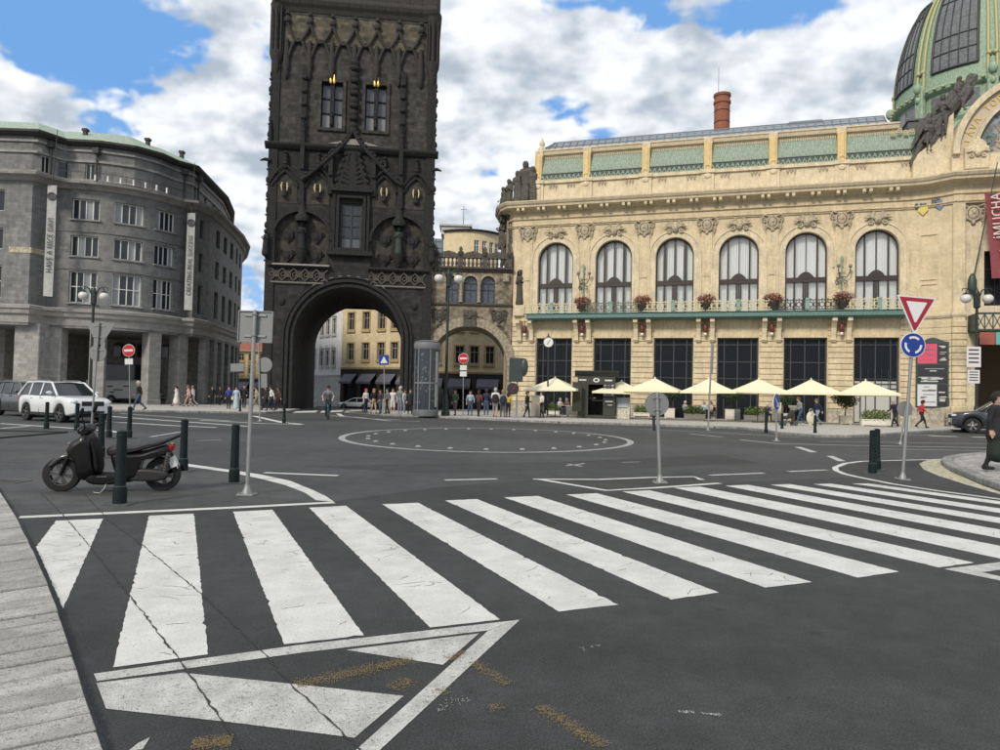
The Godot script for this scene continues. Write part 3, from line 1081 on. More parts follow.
func scroll(m: MB, c: Vector3, r: float, turns: float, dir: float, a0: float, rad: float, z_rise := 0.0) -> void:
	var p := []
	var k := int(turns * 12)
	for i in k + 1:
		var t := float(i) / k
		var a := a0 + dir * turns * TAU * t
		p.append(c + Vector3(cos(a), sin(a), 0) * r * (1.0 - 0.8 * t) + Vector3(0, 0, z_rise * t))
	m.tube(p, rad, 5)
func cartouche(m: MB, c: Vector3, s: float) -> void:     # oval shield with scrolls and wings
	m.ball(c, Vector3(0.34, 0.42, 0.16) * s, 12, 8)
	m.torus(c + Vector3(0, 0, 0.02), 0.43 * s, 0.07 * s, Basis.from_scale(Vector3(1, 1.15, 1)), 18, 6)
	m.ball(c + Vector3(0, 0.08 * s, 0.12 * s), Vector3(0.13, 0.17, 0.12) * s, 8, 6)
	for d in [-1.0, 1.0]:
		scroll(m, c + Vector3(d * 0.62 * s, 0.22 * s, 0), 0.24 * s, 1.2, -d, PI * 0.5, 0.05 * s)
		scroll(m, c + Vector3(d * 0.5 * s, -0.36 * s, 0), 0.17 * s, 1.2, d, -PI * 0.5, 0.045 * s)
		m.tube([c + Vector3(d * 0.3 * s, 0.5 * s, 0), c + Vector3(d * 0.62 * s, 0.62 * s, 0.04), c + Vector3(d * 0.86 * s, 0.42 * s, 0)], [0.05 * s, 0.08 * s, 0.03 * s], 5)
		m.tube([c + Vector3(d * 0.7 * s, 0.3 * s, 0), c + Vector3(d * 0.66 * s, -0.3 * s, 0.02), c + Vector3(d * 0.5 * s, -0.85 * s, 0)], [0.03 * s, 0.055 * s, 0.02 * s], 5)
	m.ball(c + Vector3(0, -0.62 * s, 0), Vector3(0.16, 0.16, 0.1) * s, 8, 5)
func keystone(m: MB, c: Vector3, s: float) -> void:      # head with spread foliage
	m.ball(c, Vector3(0.26, 0.34, 0.24) * s, 10, 8)
	m.ball(c + Vector3(0, -0.05, 0.2 * s), Vector3(0.06, 0.09, 0.08) * s, 6, 4)
	for d in [-1.0, 1.0]:
		for k in 4:
			var a := 0.15 + k * 0.32
			m.tube([c + Vector3(d * 0.15 * s, 0.05 * s, 0), c + Vector3(d * (0.5 + 0.08 * k) * s * cos(a), (0.1 + 0.5 * sin(a)) * s, 0.06), c + Vector3(d * (0.95 - 0.14 * k) * s * cos(a * 0.8), (0.02 + 0.62 * sin(a)) * s, 0.0)], [0.1 * s, 0.12 * s, 0.03 * s], 6)
		scroll(m, c + Vector3(d * 0.5 * s, -0.2 * s, 0), 0.22 * s, 1.3, d, PI * 0.5, 0.06 * s)

# ------------------------------------------------------------------ the cream art nouveau building
var hall: Node3D
const BAY := 4.86
func bay(i: int) -> float:
	return -4.15 - BAY * i
func build_hall() -> void:
	var org := G(940, 425.6, 0.12)
	org.y = 0
	hall = thing("concert_hall", "cream art nouveau building with arched windows, long balcony and green copper dome", "building", at(org, deg_to_rad(-17)))
	var cream := M("cream_plaster", Color(0.655, 0.55, 0.372), 0.85, {"dirt": "rain_marks", "dsize": 5.0, "tex": "plaster", "size": 4.0, "bump": "grain", "cm": 0.15})
	var pale := M("pale_plaster", Color(0.675, 0.58, 0.415), 0.85, {"dirt": "rain_marks", "dsize": 4.0, "tex": "plaster", "size": 3.0})
	var stone := M("ornament_stone", Color(0.42, 0.36, 0.27), 0.9, {"tex": "mottle", "size": 0.9})
	var teal := M("teal_metal", Color(0.10, 0.19, 0.18), 0.6, {"tex": "runs", "size": 1.5})
	var copper := M("green_copper", Color(0.26, 0.36, 0.265), 0.65, {"tex": "runs", "size": 2.2})
	var gilt := M("gilt", Color(0.75, 0.5, 0.13), 0.35, {"metal": 0.8})
	var wood := M("dark_window_wood", Color(0.028, 0.018, 0.016), 0.5)
	var glass := M("window_glass", Color(0.85, 0.9, 0.92), 0.03, {"alpha": 0.14})
	var black_glass := M("shop_glass", Color(0.02, 0.024, 0.03), 0.04, {"alpha": 0.55, "spec": 0.2})
	var cloth := M("white_curtain", Color(0.8, 0.84, 0.85), 0.9, {"back": Color(0.3, 0.3, 0.3)})
	var iron := M("black_iron", Color(0.02, 0.02, 0.02), 0.5)
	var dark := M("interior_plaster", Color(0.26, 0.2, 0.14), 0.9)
	var XL := -32.1
	# core behind the facade
	var core := MB.new()
	for y in [[7.4, 7.9], [16.7, 17.2], [-0.1, 0.1]]:
		core.span(-33.0, 13.6, y[0], y[1], -12, -0.65)
	core.span(-33.0, 13.6, 0, 17.2, -12.3, -12)
	for x in [-32.9, 1.3, 13.4]:
		core.span(x - 0.1, x + 0.1, 0, 17.2, -12, -0.65)
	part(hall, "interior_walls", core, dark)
	# plinth and rusticated ground storey
	var ground := MB.new()
	var doors := []
	for i in 6:
		doors.append([bay(i) - 1.52, bay(i) + 1.52, 0.0, 6.47])
	wall(ground, XL, -1.95, 0.0, 8.0, doors, 0.6)
	part(hall, "ground_storey_wall", ground, cream)
	for i in 7:
		var m := MB.new()
		var x0: float = bay(i) + 1.56 if i < 6 else XL
		var x1: float = bay(i - 1) - 1.56 if i > 0 else -1.95
		for k in 13:
			var y := 1.15 + k * 0.42
			if y + 0.38 < 6.6:
				m.cbox(Vector3((x0 + x1) / 2, y + 0.19, 0.035), Vector3(x1 - x0, 0.375, 0.12), 0.03)
		part(hall, "rusticated_pier", m, cream)
		var b := MB.new()
		b.cbox(Vector3((x0 + x1) / 2, 0.55, 0.06), Vector3(x1 - x0 + 0.04, 1.1, 0.2), 0.03)
		part(hall, "pier_plinth", b, M("plinth_stone", Color(0.36, 0.33, 0.27), 0.9, {"tex": "mottle", "size": 1.2}))
	for i in 7:
		var m := MB.new()
		var x0: float = bay(i) + 1.56 if i < 6 else XL
		var x1: float = bay(i - 1) - 1.56 if i > 0 else -1.95
		for k in 3:
			m.cbox(Vector3((XL - 1.95) / 2 if false else (x0 + x1) / 2, 6.78 + k * 0.42, 0.03), Vector3(x1 - x0, 0.375, 0.1), 0.03)
		part(hall, "stone_course", m, cream)
	# tall shop openings
	for i in 6:
		var c := bay(i)
		var f := MB.new()
		pane_cross(f, c - 1.5, c + 1.5, 0.12, 6.45, [c - 1.0, c, c + 1.0], [3.3, 4.6, 5.95] if i else [2.7, 3.05, 3.4, 5.95], -0.42, 0.09, 0.1)
		if i == 0:
			for k in 5:
				f.span(c - 0.95 + k * 0.45, c - 0.92 + k * 0.45, 2.7, 4.2, -0.42, -0.38)
		var w := part(hall, "shop_window", f, M("shop_frame", Color(0.035, 0.042, 0.052), 0.4))
		var cuts := [c - 1.41, c - 1.05, c + 1.05, c + 1.41]
		var xs := [[c - 1.41, c - 1.04], [c - 0.96, c + 0.96], [c + 1.04, c + 1.41]]
		for x in xs:
			for y in [[0.2, 3.25], [3.35, 5.9], [6.0, 6.36]]:
				var p := MB.new()
				p.span(x[0], x[1], y[0], y[1], -0.45, -0.43)
				part(w, "pane", p, M("roller_blind", Color(0.42, 0.42, 0.4), 0.5) if i == 0 and y[0] < 1 else black_glass)
	# balcony
	var bal := MB.new()
	bal.cbox(Vector3(-16.45, 8.14, 0.6), Vector3(28.3, 0.36, 1.4), 0.05)
	bal.cbox(Vector3(-16.45, 8.36, 0.62), Vector3(28.4, 0.07, 1.5), 0.03)
	bal.cbox(Vector3(-16.45, 7.93, 0.55), Vector3(28.1, 0.06, 1.2), 0.02)
	var balcony := part(hall, "balcony", bal, teal)
	var rail := M("cream_railing", Color(0.58, 0.53, 0.36), 0.6)
	for i in 6:
		var c := bay(i)
		var iron_bay := i == 1 or i == 4
		var m := MB.new()
		var x0 := c - BAY / 2 + 0.04
		var x1 := c + BAY / 2 - 0.04
		m.span(x0, x1, 8.46, 8.52, 1.17, 1.23)
		m.span(x0, x1, 9.14, 9.2, 1.16, 1.24)
		for k in 12:
			var x := lerpf(x0, x1, (k + 0.5) / 12)
			m.torus(Vector3(x, 8.83, 1.2), 0.17, 0.03, Basis(), 12, 4)
			m.cyl(Vector3(x, 8.66, 1.2), Vector3(x, 8.52, 1.2), 0.025, 0.025, 4)
			m.cyl(Vector3(x, 9.0, 1.2), Vector3(x, 9.14, 1.2), 0.025, 0.025, 4)
			m.ball(Vector3(x, 9.24, 1.2), Vector3(0.05, 0.07, 0.05), 6, 4)
			var xx := lerpf(x0, x1, float(k) / 12)
			m.span(xx - 0.02, xx + 0.02, 8.52, 9.14, 1.18, 1.22)
			m.bar(Vector3(xx, 8.55, 1.2), Vector3(x - 0.12, 8.72, 1.2), 0.025, 0.025)
			m.bar(Vector3(xx, 9.1, 1.2), Vector3(x - 0.12, 8.94, 1.2), 0.025, 0.025)
		part(balcony, "railing", m, iron if iron_bay and i == 1 else M("weathered_rail", Color(0.12, 0.13, 0.1), 0.6) if iron_bay else rail)
		var mm := MB.new()
		mm.cbox(Vector3(c - 0.02, 8.82, 1.21), Vector3(0.3, 0.72, 0.08), 0.02)
		mm.ball(Vector3(c - 0.02, 9.22, 1.21), Vector3(0.16, 0.12, 0.08), 8, 5)
		part(balcony, "railing_shield", mm, M("verdigris", Color(0.2, 0.3, 0.25), 0.6))
	for i in 6:      # brackets in pairs with a lantern between
		var c := bay(i) - BAY / 2
		for s in [-0.52, 0.52]:
			var m := MB.new()
			var p := PackedVector2Array([Vector2(-0.02, 7.9), Vector2(-1.05, 7.9), Vector2(-1.05, 7.65), Vector2(-0.8, 7.5), Vector2(-0.5, 7.15), Vector2(-0.36, 6.6), Vector2(-0.3, 6.15), Vector2(-0.02, 6.05)])
			m.prism(p, c + s - 0.17, c + s + 0.17, Transform3D(Basis(Vector3(0, 0, -1), Vector3(0, 1, 0), Vector3(1, 0, 0)), Vector3.ZERO))
			m.cbox(Vector3(c + s, 6.3, 0.3), Vector3(0.4, 0.12, 0.2), 0.02)
			part(hall, "bracket", m, pale)
		var l := MB.new()
		l.cyl(Vector3(c, 7.9, 0.5), Vector3(c, 7.5, 0.5), 0.03, 0.03, 6)
		l.lathe([Vector2(0.02, 6.75), Vector2(0.16, 6.9), Vector2(0.2, 7.3), Vector2(0.05, 7.52)], 8, Transform3D(Basis(), Vector3(c, 0, 0.5)))
		var ln := part(hall, "lantern", l, M("lantern_red", Color(0.12, 0.03, 0.025), 0.5))
		var g := MB.new()
		g.ball(Vector3(c, 6.72, 0.5), Vector3(0.13, 0.14, 0.13), 8, 6)
		part(ln, "globe", g, M("opal_glass", Color(0.75, 0.75, 0.72), 0.2))
	# first floor with arched windows
	var up := MB.new()
	for i in 6:
		var c := bay(i)
		arch_wall(up, c - BAY / 2, c + BAY / 2, 8.0, 16.5, c, 1.47, 8.4, 13.02, 1.47, 0.55)
	arch_wall(up, XL, bay(5) - BAY / 2, 8.0, 16.5, -31.5, 0.3, 9.2, 12.0, 0.3, 0.5)
	part(hall, "upper_wall", up, cream)
	var nb := MB.new()
	arch_fill(nb, -31.5, 0.32, 9.15, 12.0, 0.3, -0.5)
	part(hall, "statue_niche", nb, stone)
	for i in 6:
		var c := bay(i)
		var a := MB.new()
		a.ring_arc(c, 13.02, 1.5, 1.95, 0.0, 0.1, 0, PI, 24)
		a.ring_arc(c, 13.02, 1.95, 2.06, 0.0, 0.17, 0, PI, 24)
		for s in [-1, 1]:
			a.span(c + s * 1.725 - 0.225, c + s * 1.725 + 0.225, 8.45, 13.02, 0.0, 0.1)
			a.span(c + s * 2.005 - 0.055, c + s * 2.005 + 0.055, 8.45, 13.02, 0.0, 0.17)
		part(hall, "arch_surround", a, pale)
		var k := MB.new()
		keystone(k, Vector3(c, 15.2, 0.22), 1.0)
		part(hall, "keystone", k, stone)
		# window: wooden frame, panes, curtains
		var f := MB.new()
		f.ring_arc(c, 13.02, 1.36, 1.47, -0.42, -0.28, 0, PI, 24)
		f.span(c - 1.47, c - 1.37, 8.42, 13.02, -0.42, -0.28)
		f.span(c + 1.37, c + 1.47, 8.42, 13.02, -0.42, -0.28)
		f.span(c - 1.4, c + 1.4, 10.72, 11.08, -0.44, -0.22)
		var hump := PackedVector2Array()
		for q in 13:
			var t := q / 6.0 - 1.0
			hump.append(Vector2(c + t * 0.62, 11.0 + 0.52 * pow(cos(t * PI / 2), 0.8)))
		f.prism(hump, -0.43, -0.2)
		for x in [-0.8, 0.8]:
			f.span(c + x - 0.06, c + x + 0.06, 8.42, 10.72, -0.42, -0.28)
			f.span(c + x - 0.06, c + x + 0.06, 11.08, arch_y(x / 1.4, 13.02, 1.4), -0.42, -0.28)
		f.span(c - 0.05, c + 0.05, 8.42, 10.72, -0.42, -0.28)
		f.span(c - 0.025, c + 0.025, 11.45, 14.4, -0.4, -0.3)
		for x in [-0.15, 0.15]:
			f.span(c + x - 0.06, c + x + 0.06, 8.42, 10.72, -0.41, -0.29)
		var win := part(hall, "arched_window", f, wood)
		for x in [[-1.37, -0.86], [-0.74, 0.74], [0.86, 1.37]]:
			var p := MB.new()
			p.span(c + x[0], c + x[1], 8.42, 10.72, -0.36, -0.345)
			part(win, "pane", p, glass)
			p = MB.new()
			for q in 6:
				var u0 := lerpf(x[0], x[1], q / 6.0)
				var u1 := lerpf(x[0], x[1], (q + 1) / 6.0)
				p.quad(Vector3(c + u0, 11.08, -0.35), Vector3(c + u1, 11.08, -0.35), Vector3(c + u1, arch_y(u1 / 1.4, 13.02, 1.4), -0.35), Vector3(c + u0, arch_y(u0 / 1.4, 13.02, 1.4), -0.35))
			part(win, "pane", p, glass)
		var pulled := i >= 3
		var top := func(x: float) -> float: return arch_y((x - c) / 1.46, 13.02, 1.46)
		for x in ([[-1.44, -0.95], [-0.62, -0.12], [0.12, 0.62], [0.95, 1.44]] if pulled else [[-1.44, 1.44]] if i == 1 else [[-1.44, -0.02], [0.05, 1.44]]):
			var q := MB.new()
			curtain(q, c + x[0], c + x[1], 8.42, top, -0.72, 0.15 + 0.01 * i)
			part(win, "curtain", q, cloth)
	for i in 7:      # pilaster strips with cartouches
		var c := bay(i) + BAY / 2
		if i == 0:
			continue
		var m := MB.new()
		m.cbox(Vector3(c, 11.3, 0.04), Vector3(0.86, 6.9, 0.12), 0.03)
		m.cbox(Vector3(c, 11.3, 0.06), Vector3(0.6, 6.4, 0.12), 0.03)
		m.span(c - 0.5, c + 0.5, 11.24, 11.36, 0.02, 0.12)
		part(hall, "pilaster", m, cream)
		var k := MB.new()
		cartouche(k, Vector3(c, 15.35, 0.14), 0.95)
		part(hall, "cartouche", k, stone)
	# entablature and main cornice
	var path := PackedVector2Array([Vector2(-35.2, -14), Vector2(-33.6, -3.2), Vector2(-33.0, -1.4), Vector2(-32.6, -0.5), Vector2(XL, 0), Vector2(-1.95, 0), Vector2(-1.2, 0.12), Vector2(-0.5, 0.38), Vector2(0.1, 0.78), Vector2(0.55, 1.1), Vector2(14, 1.1)])
	var arch := MB.new()
	sweep(arch, [[-0.5, 15.86], [0.1, 15.86], [0.12, 15.95], [0.2, 15.98], [0.2, 16.05], [0.06, 16.08], [0.06, 16.5], [0.2, 16.52], [0.22, 16.6], [0.08, 16.63], [0.08, 17.2], [-0.5, 17.2]], path)
	part(hall, "frieze", arch, cream)
	var cor := MB.new()
	sweep(cor, [[-0.6, 17.15], [0.15, 17.15], [0.3, 17.32], [0.95, 17.38], [1.0, 17.55], [1.1, 17.6], [1.22, 17.78], [1.22, 17.86], [-0.6, 17.98]], path)
	part(hall, "cornice", cor, pale)
	for i in 17:
		var c := -3.2 - i * 1.76
		for s in [-0.22, 0.22]:
			var m := MB.new()
			m.cbox(Vector3(c + s, 17.22, 0.62), Vector3(0.24, 0.26, 0.62), 0.03)
			part(hall, "cornice_block", m, pale)
	# attic wall, its small piers and swags
	var at_ := MB.new()
	at_.span(-30.4, -0.6, 17.9, 19.55, -1.4, -0.15)
	at_.span(-30.45, -0.55, 19.55, 19.8, -1.5, 0.02)
	part(hall, "attic_wall", at_, pale)
	for i in 7:
		var c := bay(i) + BAY / 2
		if i == 0:
			c = -0.95
		if i == 6:
			c = -30.15
		var m := MB.new()
		m.cbox(Vector3(c, 18.75, -0.1), Vector3(1.0, 1.6, 0.2), 0.03)
		m.cbox(Vector3(c, 18.75, -0.05), Vector3(0.55, 1.5, 0.2), 0.03)
		m.ball(Vector3(c, 19.3, 0.06), Vector3(0.28, 0.22, 0.1), 10, 6)
		m.cbox(Vector3(c, 19.68, 0.02), Vector3(1.1, 0.3, 0.24), 0.03)
		part(hall, "attic_pier", m, pale)
		var p := MB.new()
		p.cbox(Vector3(c, 20.9, -0.33), Vector3(0.62, 2.3, 0.5), 0.05)
		p.cbox(Vector3(c, 20.9, -0.26), Vector3(0.34, 2.3, 0.5), 0.05)
		p.torus(Vector3(c, 19.98, -0.02), 0.22, 0.07, Basis(), 12, 5)
		part(hall, "roof_post", p, M("gold_plaster", Color(0.66, 0.5, 0.24), 0.7, {"tex": "plaster", "size": 2.0}))
		for s in [-1.3, 1.3]:
			if (i == 0 and s > 0) or (i == 6 and s < 0):
				continue
			var w := MB.new()
			for q in 3:
				w.tube([Vector3(c + s - 0.32 + q * 0.25, 19.42, -0.1), Vector3(c + s - 0.24 + q * 0.25, 19.1 + 0.06 * (q % 2), -0.06), Vector3(c + s - 0.16 + q * 0.25, 19.42, -0.1)], 0.04, 5)
			part(hall, "swag", w, stone)
	# green copper panels between the posts
	for i in 6:
		var x1: float = bay(i) + BAY / 2 - 0.32 if i else -1.25
		var x0 := bay(i) - BAY / 2 + 0.32
		var m := MB.new()
		m.grid(2, 8, func(u, v): return Vector3(lerpf(x0, x1, u), lerpf(19.8, 22.0, v), -0.12 - 0.7 * pow(v, 2.0)))
		var pn := part(hall, "copper_panel", m, M("panel_copper", Color(0.24, 0.305, 0.245), 0.7, {"tex": "runs", "size": 2.2}))
		var t := MB.new()
		var k := int((x1 - x0) / 0.36)
		t.span(x0, x1, 20.34, 20.4, -0.18, -0.1)
		for q in k:
			var xx := lerpf(x0, x1, (q + 0.5) / k)
			t.prism(PackedVector2Array([Vector2(xx - 0.15, 20.3), Vector2(xx, 19.95), Vector2(xx + 0.15, 20.3)]), -0.16, -0.09)
			t.ball(Vector3(lerpf(x0, x1, float(q) / k), 20.0, -0.11), Vector3(0.06, 0.06, 0.06), 6, 4)
		part(pn, "lattice_strip", t, M("dark_copper", Color(0.05, 0.075, 0.07), 0.6))
		var b := MB.new()
		var kk := int((x1 - x0) / 0.16)
		for q in kk:
			var xx := lerpf(x0, x1, (q + 0.5) / kk)
			b.span(xx - 0.045, xx + 0.045, 21.8, 21.98, -0.85, -0.66)
		part(pn, "dentil_strip", b, pale)
	var top_c := MB.new()
	moulding(top_c, [[-2.6, 21.95], [-0.75, 21.95], [-0.72, 22.1], [-0.52, 22.16], [-0.45, 22.42], [-0.38, 22.46], [-0.38, 22.58], [-2.6, 22.66]], -30.4, -2.6)
	for i in range(1, 7):
		top_c.cbox(Vector3(maxf(bay(i) + BAY / 2, -30.15), 22.25, -0.55), Vector3(0.7, 0.5, 0.5), 0.04)
	part(hall, "roof_cornice", top_c, pale)
	# ribbed glass roof
	var gr := MB.new()
	gr.quad(Vector3(-30.2, 22.6, -0.75), Vector3(-3.4, 22.6, -0.75), Vector3(-3.4, 23.6, -2.0), Vector3(-29.2, 23.6, -2.0))
	gr.quad(Vector3(-3.4, 23.6, -2.0), Vector3(-3.4, 23.6, -15), Vector3(-29.2, 23.6, -15), Vector3(-29.2, 23.6, -2.0))
	gr.tri(Vector3(-3.4, 22.6, -0.75), Vector3(-3.4, 22.6, -2.0), Vector3(-3.4, 23.6, -2.0))
	var roof := part(hall, "glass_roof", gr, M("roof_glass", Color(0.22, 0.26, 0.31), 0.2))
	for i in 45:
		var x := -30.2 + i * 26.8 / 44
		var rb := MB.new()
		rb.bar(Vector3(x, 22.64, -0.74), Vector3(maxf(x, -29.2), 23.64, -2.0), 0.07, 0.08)
		part(roof, "glazing_bar", rb, M("lead_bar", Color(0.16, 0.18, 0.2), 0.6))
	var rr := MB.new()
	rr.bar(Vector3(-29.9, 23.1, -1.32), Vector3(-3.4, 23.1, -1.32), 0.05, 0.05)
	rr.bar(Vector3(-29.3, 23.66, -1.95), Vector3(-3.4, 23.66, -1.95), 0.08, 0.08)
	part(roof, "handrail", rr, M("lead_bar"))
	var lan := MB.new()
	lan.prism(PackedVector2Array([Vector2(-11.2, 23.5), Vector2(-6.2, 23.5), Vector2(-7.4, 25.0), Vector2(-9.9, 25.0)]), -9, -5.2)
	lan.lathe([Vector2(0.1, 25.0), Vector2(0.06, 25.4), Vector2(0, 25.5)], 6, Transform3D(Basis(), Vector3(-8.6, 0, -7)))
	part(roof, "roof_lantern", lan, M("roof_glass"))
	var fin := MB.new()
	fin.lathe([Vector2(0.3, 22.5), Vector2(0.34, 22.8), Vector2(0.16, 22.95), Vector2(0.26, 23.2), Vector2(0.1, 23.5), Vector2(0, 23.75)], 10, Transform3D(Basis(), Vector3(-30.0, 0, -0.7)))
	part(hall, "roof_finial", fin, pale)
	# roof side at the west end
	var side := MB.new()
	side.quad(Vector3(-33.6, 17.9, -14), Vector3(-30.4, 17.9, -0.2), Vector3(-30.4, 22.5, -0.6), Vector3(-32.4, 22.5, -14))
	part(hall, "roof_end", side, pale)
	# brick chimney
	var ch := MB.new()
	ch.lathe([Vector2(0.74, 18), Vector2(0.74, 30.4), Vector2(0.82, 30.45), Vector2(0.82, 30.7), Vector2(0.74, 30.75), Vector2(0.74, 31.1), Vector2(0.82, 31.15), Vector2(0.82, 31.4), Vector2(0.6, 31.42)], 20, Transform3D(Basis(), Vector3(-15.35, 0, -13.9)))
	var chp := part(hall, "chimney", ch, M("red_brick", Color(0.26, 0.1, 0.06), 0.9, {"tex": "ashlar", "size": 1.6}))
	var band := MB.new()
	for y in [27.0, 28.6, 29.7]:
		band.torus(Vector3(-15.35, y, -13.9), 0.75, 0.03, Basis(Vector3.RIGHT, PI / 2), 20, 5)
	part(chp, "iron_band", band, iron)
	var rod := MB.new()
	rod.cyl(Vector3(-15.7, 31.3, -13.9), Vector3(-15.7, 34.2, -13.9), 0.03, 0.02, 5)
	part(chp, "lightning_rod", rod, M("lead_bar"))
	# splayed west corner
	var wc := MB.new()
	var wp := PackedVector2Array([Vector2(-35.2, -14), Vector2(-33.6, -3.2), Vector2(-33.0, -1.4), Vector2(-32.6, -0.5), Vector2(XL, 0)])
	sweep(wc, [[0, 0], [0, 17.2]], wp)
	part(hall, "corner_wall", wc, cream)
	var wb := MB.new()
	sweep(wb, [[-0.3, 7.8], [0.12, 7.8], [0.2, 8.0], [0.2, 8.2], [0.1, 8.3], [-0.3, 8.3]], wp)
	part(hall, "string_course", wb, pale)
	var pd := MB.new()
	pd.cbox(Vector3(-31.5, 8.75, 0.1), Vector3(0.95, 0.86, 0.5), 0.05)
	pd.cbox(Vector3(-31.5, 9.2, 0.1), Vector3(0.8, 0.1, 0.45), 0.03)
	part(hall, "statue_pedestal", pd, pale)
	# the bowed wall beside the entrance
	var ep := PackedVector2Array([Vector2(-1.95, 0), Vector2(-1.2, 0.12), Vector2(-0.5, 0.38), Vector2(0.1, 0.78), Vector2(0.46, 1.0)])
	var ew := MB.new()
	sweep(ew, [[0, 0], [0, 16.0]], ep)
	part(hall, "bowed_wall", ew, cream)
	var gv := MB.new()
	for k in 12:
		sweep(gv, [[-0.1, 2.06 + k * 0.46], [0.05, 2.08 + k * 0.46], [0.05, 2.46 + k * 0.46], [-0.1, 2.48 + k * 0.46]], ep)
	part(hall, "rustication", gv, cream)
	var pl := MB.new()
	sweep(pl, [[-0.2, 0], [0.14, 0], [0.14, 1.4], [0.05, 1.5], [-0.2, 1.5]], ep)
	part(hall, "plinth", pl, M("plinth_stone"))
	var sb := MB.new()
	sweep(sb, [[-0.2, 7.75], [0.1, 7.8], [0.2, 7.95], [0.2, 8.1], [-0.2, 8.2]], PackedVector2Array([ep[0], ep[1], ep[2], ep[3], ep[4], Vector2(0.5, 1.12), Vector2(1.3, 1.12)]))
	part(hall, "string_course", sb, pale)
	for q in [[10.6, 13.9, 0.9], [9.2, 10.3, 0.8]]:
		var f := MB.new()
		pane_cross(f, -1.35, -0.2, q[0], q[1], [], [], 0.3, 0.05, 0.06, along(PackedVector2Array([Vector2(-2.2, -0.25), Vector2(0.4, 0.55)])) if false else func(p: Vector3): return Vector3(p.x, p.y, p.z + (p.x + 1.2) * 0.37 - 0.12 + 0.0))
		part(hall, "wall_panel_moulding", f, pale)
	for e in [[-1.2, 15.72, Color(0.6, 0.5, 0.12)], [-0.2, 15.95, Color(0.13, 0.17, 0.3)]]:      # painted coats of arms
		var m := MB.new()
		var z: float = (e[0] + 1.2) * 0.4 + 0.2
		var sh := PackedVector2Array([Vector2(-0.3, 0.35), Vector2(-0.32, -0.05), Vector2(0, -0.4), Vector2(0.32, -0.05), Vector2(0.3, 0.35)])
		m.prism(sh, -0.08, 0.08, Transform3D(Basis(Vector3.UP, -0.35), Vector3(e[0], e[1], z)))
		var o := part(hall, "coat_of_arms", m, M("arms_%d" % int(e[1] * 10), e[2], 0.6))
		var k := MB.new()
		for s in [-1.0, 1.0]:
			scroll(k, Vector3(e[0] + s * 0.36, e[1] + 0.3, z), 0.2, 1.1, -s, PI / 2, 0.05)
			k.ball(Vector3(e[0] + s * 0.12, e[1] + 0.42, z + 0.02), Vector3(0.12, 0.1, 0.08), 7, 5)
		part(o, "scrollwork", k, M("slate_blue_stone", Color(0.12, 0.13, 0.16), 0.8))
	# poster case on the bowed wall
	var tilt := Transform3D(Basis(Vector3.UP, deg_to_rad(-20)), Vector3(-0.62, 0, 0.52))
	var pc := MB.new()
	pc.cbox(Vector3(0, 3.75, 0.02), Vector3(2.1, 4.7, 0.16), 0.03)
	var pm := PackedVector2Array()
	for q in 13:
		var t := q / 6.0 - 1
		pm.append(Vector2(t * 0.95, 6.08 + 0.32 * pow(cos(t * PI / 2), 2.0)))
	pc.prism(pm, -0.06, 0.1)
	var case_ := part(hall, "poster_case", pc, M("dark_teal_frame", Color(0.03, 0.055, 0.05), 0.45), tilt)
	for q in [[-0.92, 0.28, 4.55, 5.95, Color(0.62, 0.07, 0.14)], [0.34, 0.92, 4.55, 5.95, Color(0.025, 0.025, 0.03)], [-0.92, 0.92, 3.15, 4.45, Color(0.02, 0.022, 0.028)], [-0.92, 0.28, 1.5, 3.05, Color(0.55, 0.58, 0.6)], [0.34, 0.92, 1.5, 3.05, Color(0.022, 0.02, 0.03)]]:
		var m := MB.new()
		m.span(q[0], q[1], q[2], q[3], 0.1, 0.115)
		var po := part(case_, "poster", m, M("poster_%d_%d" % [int(q[0] * 100), int(q[2] * 100)], q[4], 0.35))
		var t := MB.new()      # printed shapes
		var rng := RandomNumberGenerator.new()
		rng.seed = int(q[2] * 31 + q[1] * 7)
		for k in 9:
			var ww := rng.randf_range(0.1, (q[1] - q[0]) * 0.36)
			var cx := rng.randf_range(q[0] + ww + 0.03, q[1] - ww - 0.03)
			var cy := rng.randf_range(q[2] + 0.12, q[3] - 0.12)
			var hh := rng.randf_range(0.015, 0.045)
			t.quad(Vector3(cx - ww, cy - hh, 0.118 + k * 0.001), Vector3(cx + ww, cy - hh, 0.118 + k * 0.001), Vector3(cx + ww, cy + hh, 0.118 + k * 0.001), Vector3(cx - ww, cy + hh, 0.118 + k * 0.001))
		part(po, "print", t, M("print_pale" if q[4].r < 0.1 else "print_dark", Color(0.5, 0.5, 0.5) if q[4].r < 0.1 else Color(0.2, 0.12, 0.14), 0.4))
	build_entrance(cream, pale, stone, gilt, glass, dark, teal, copper)
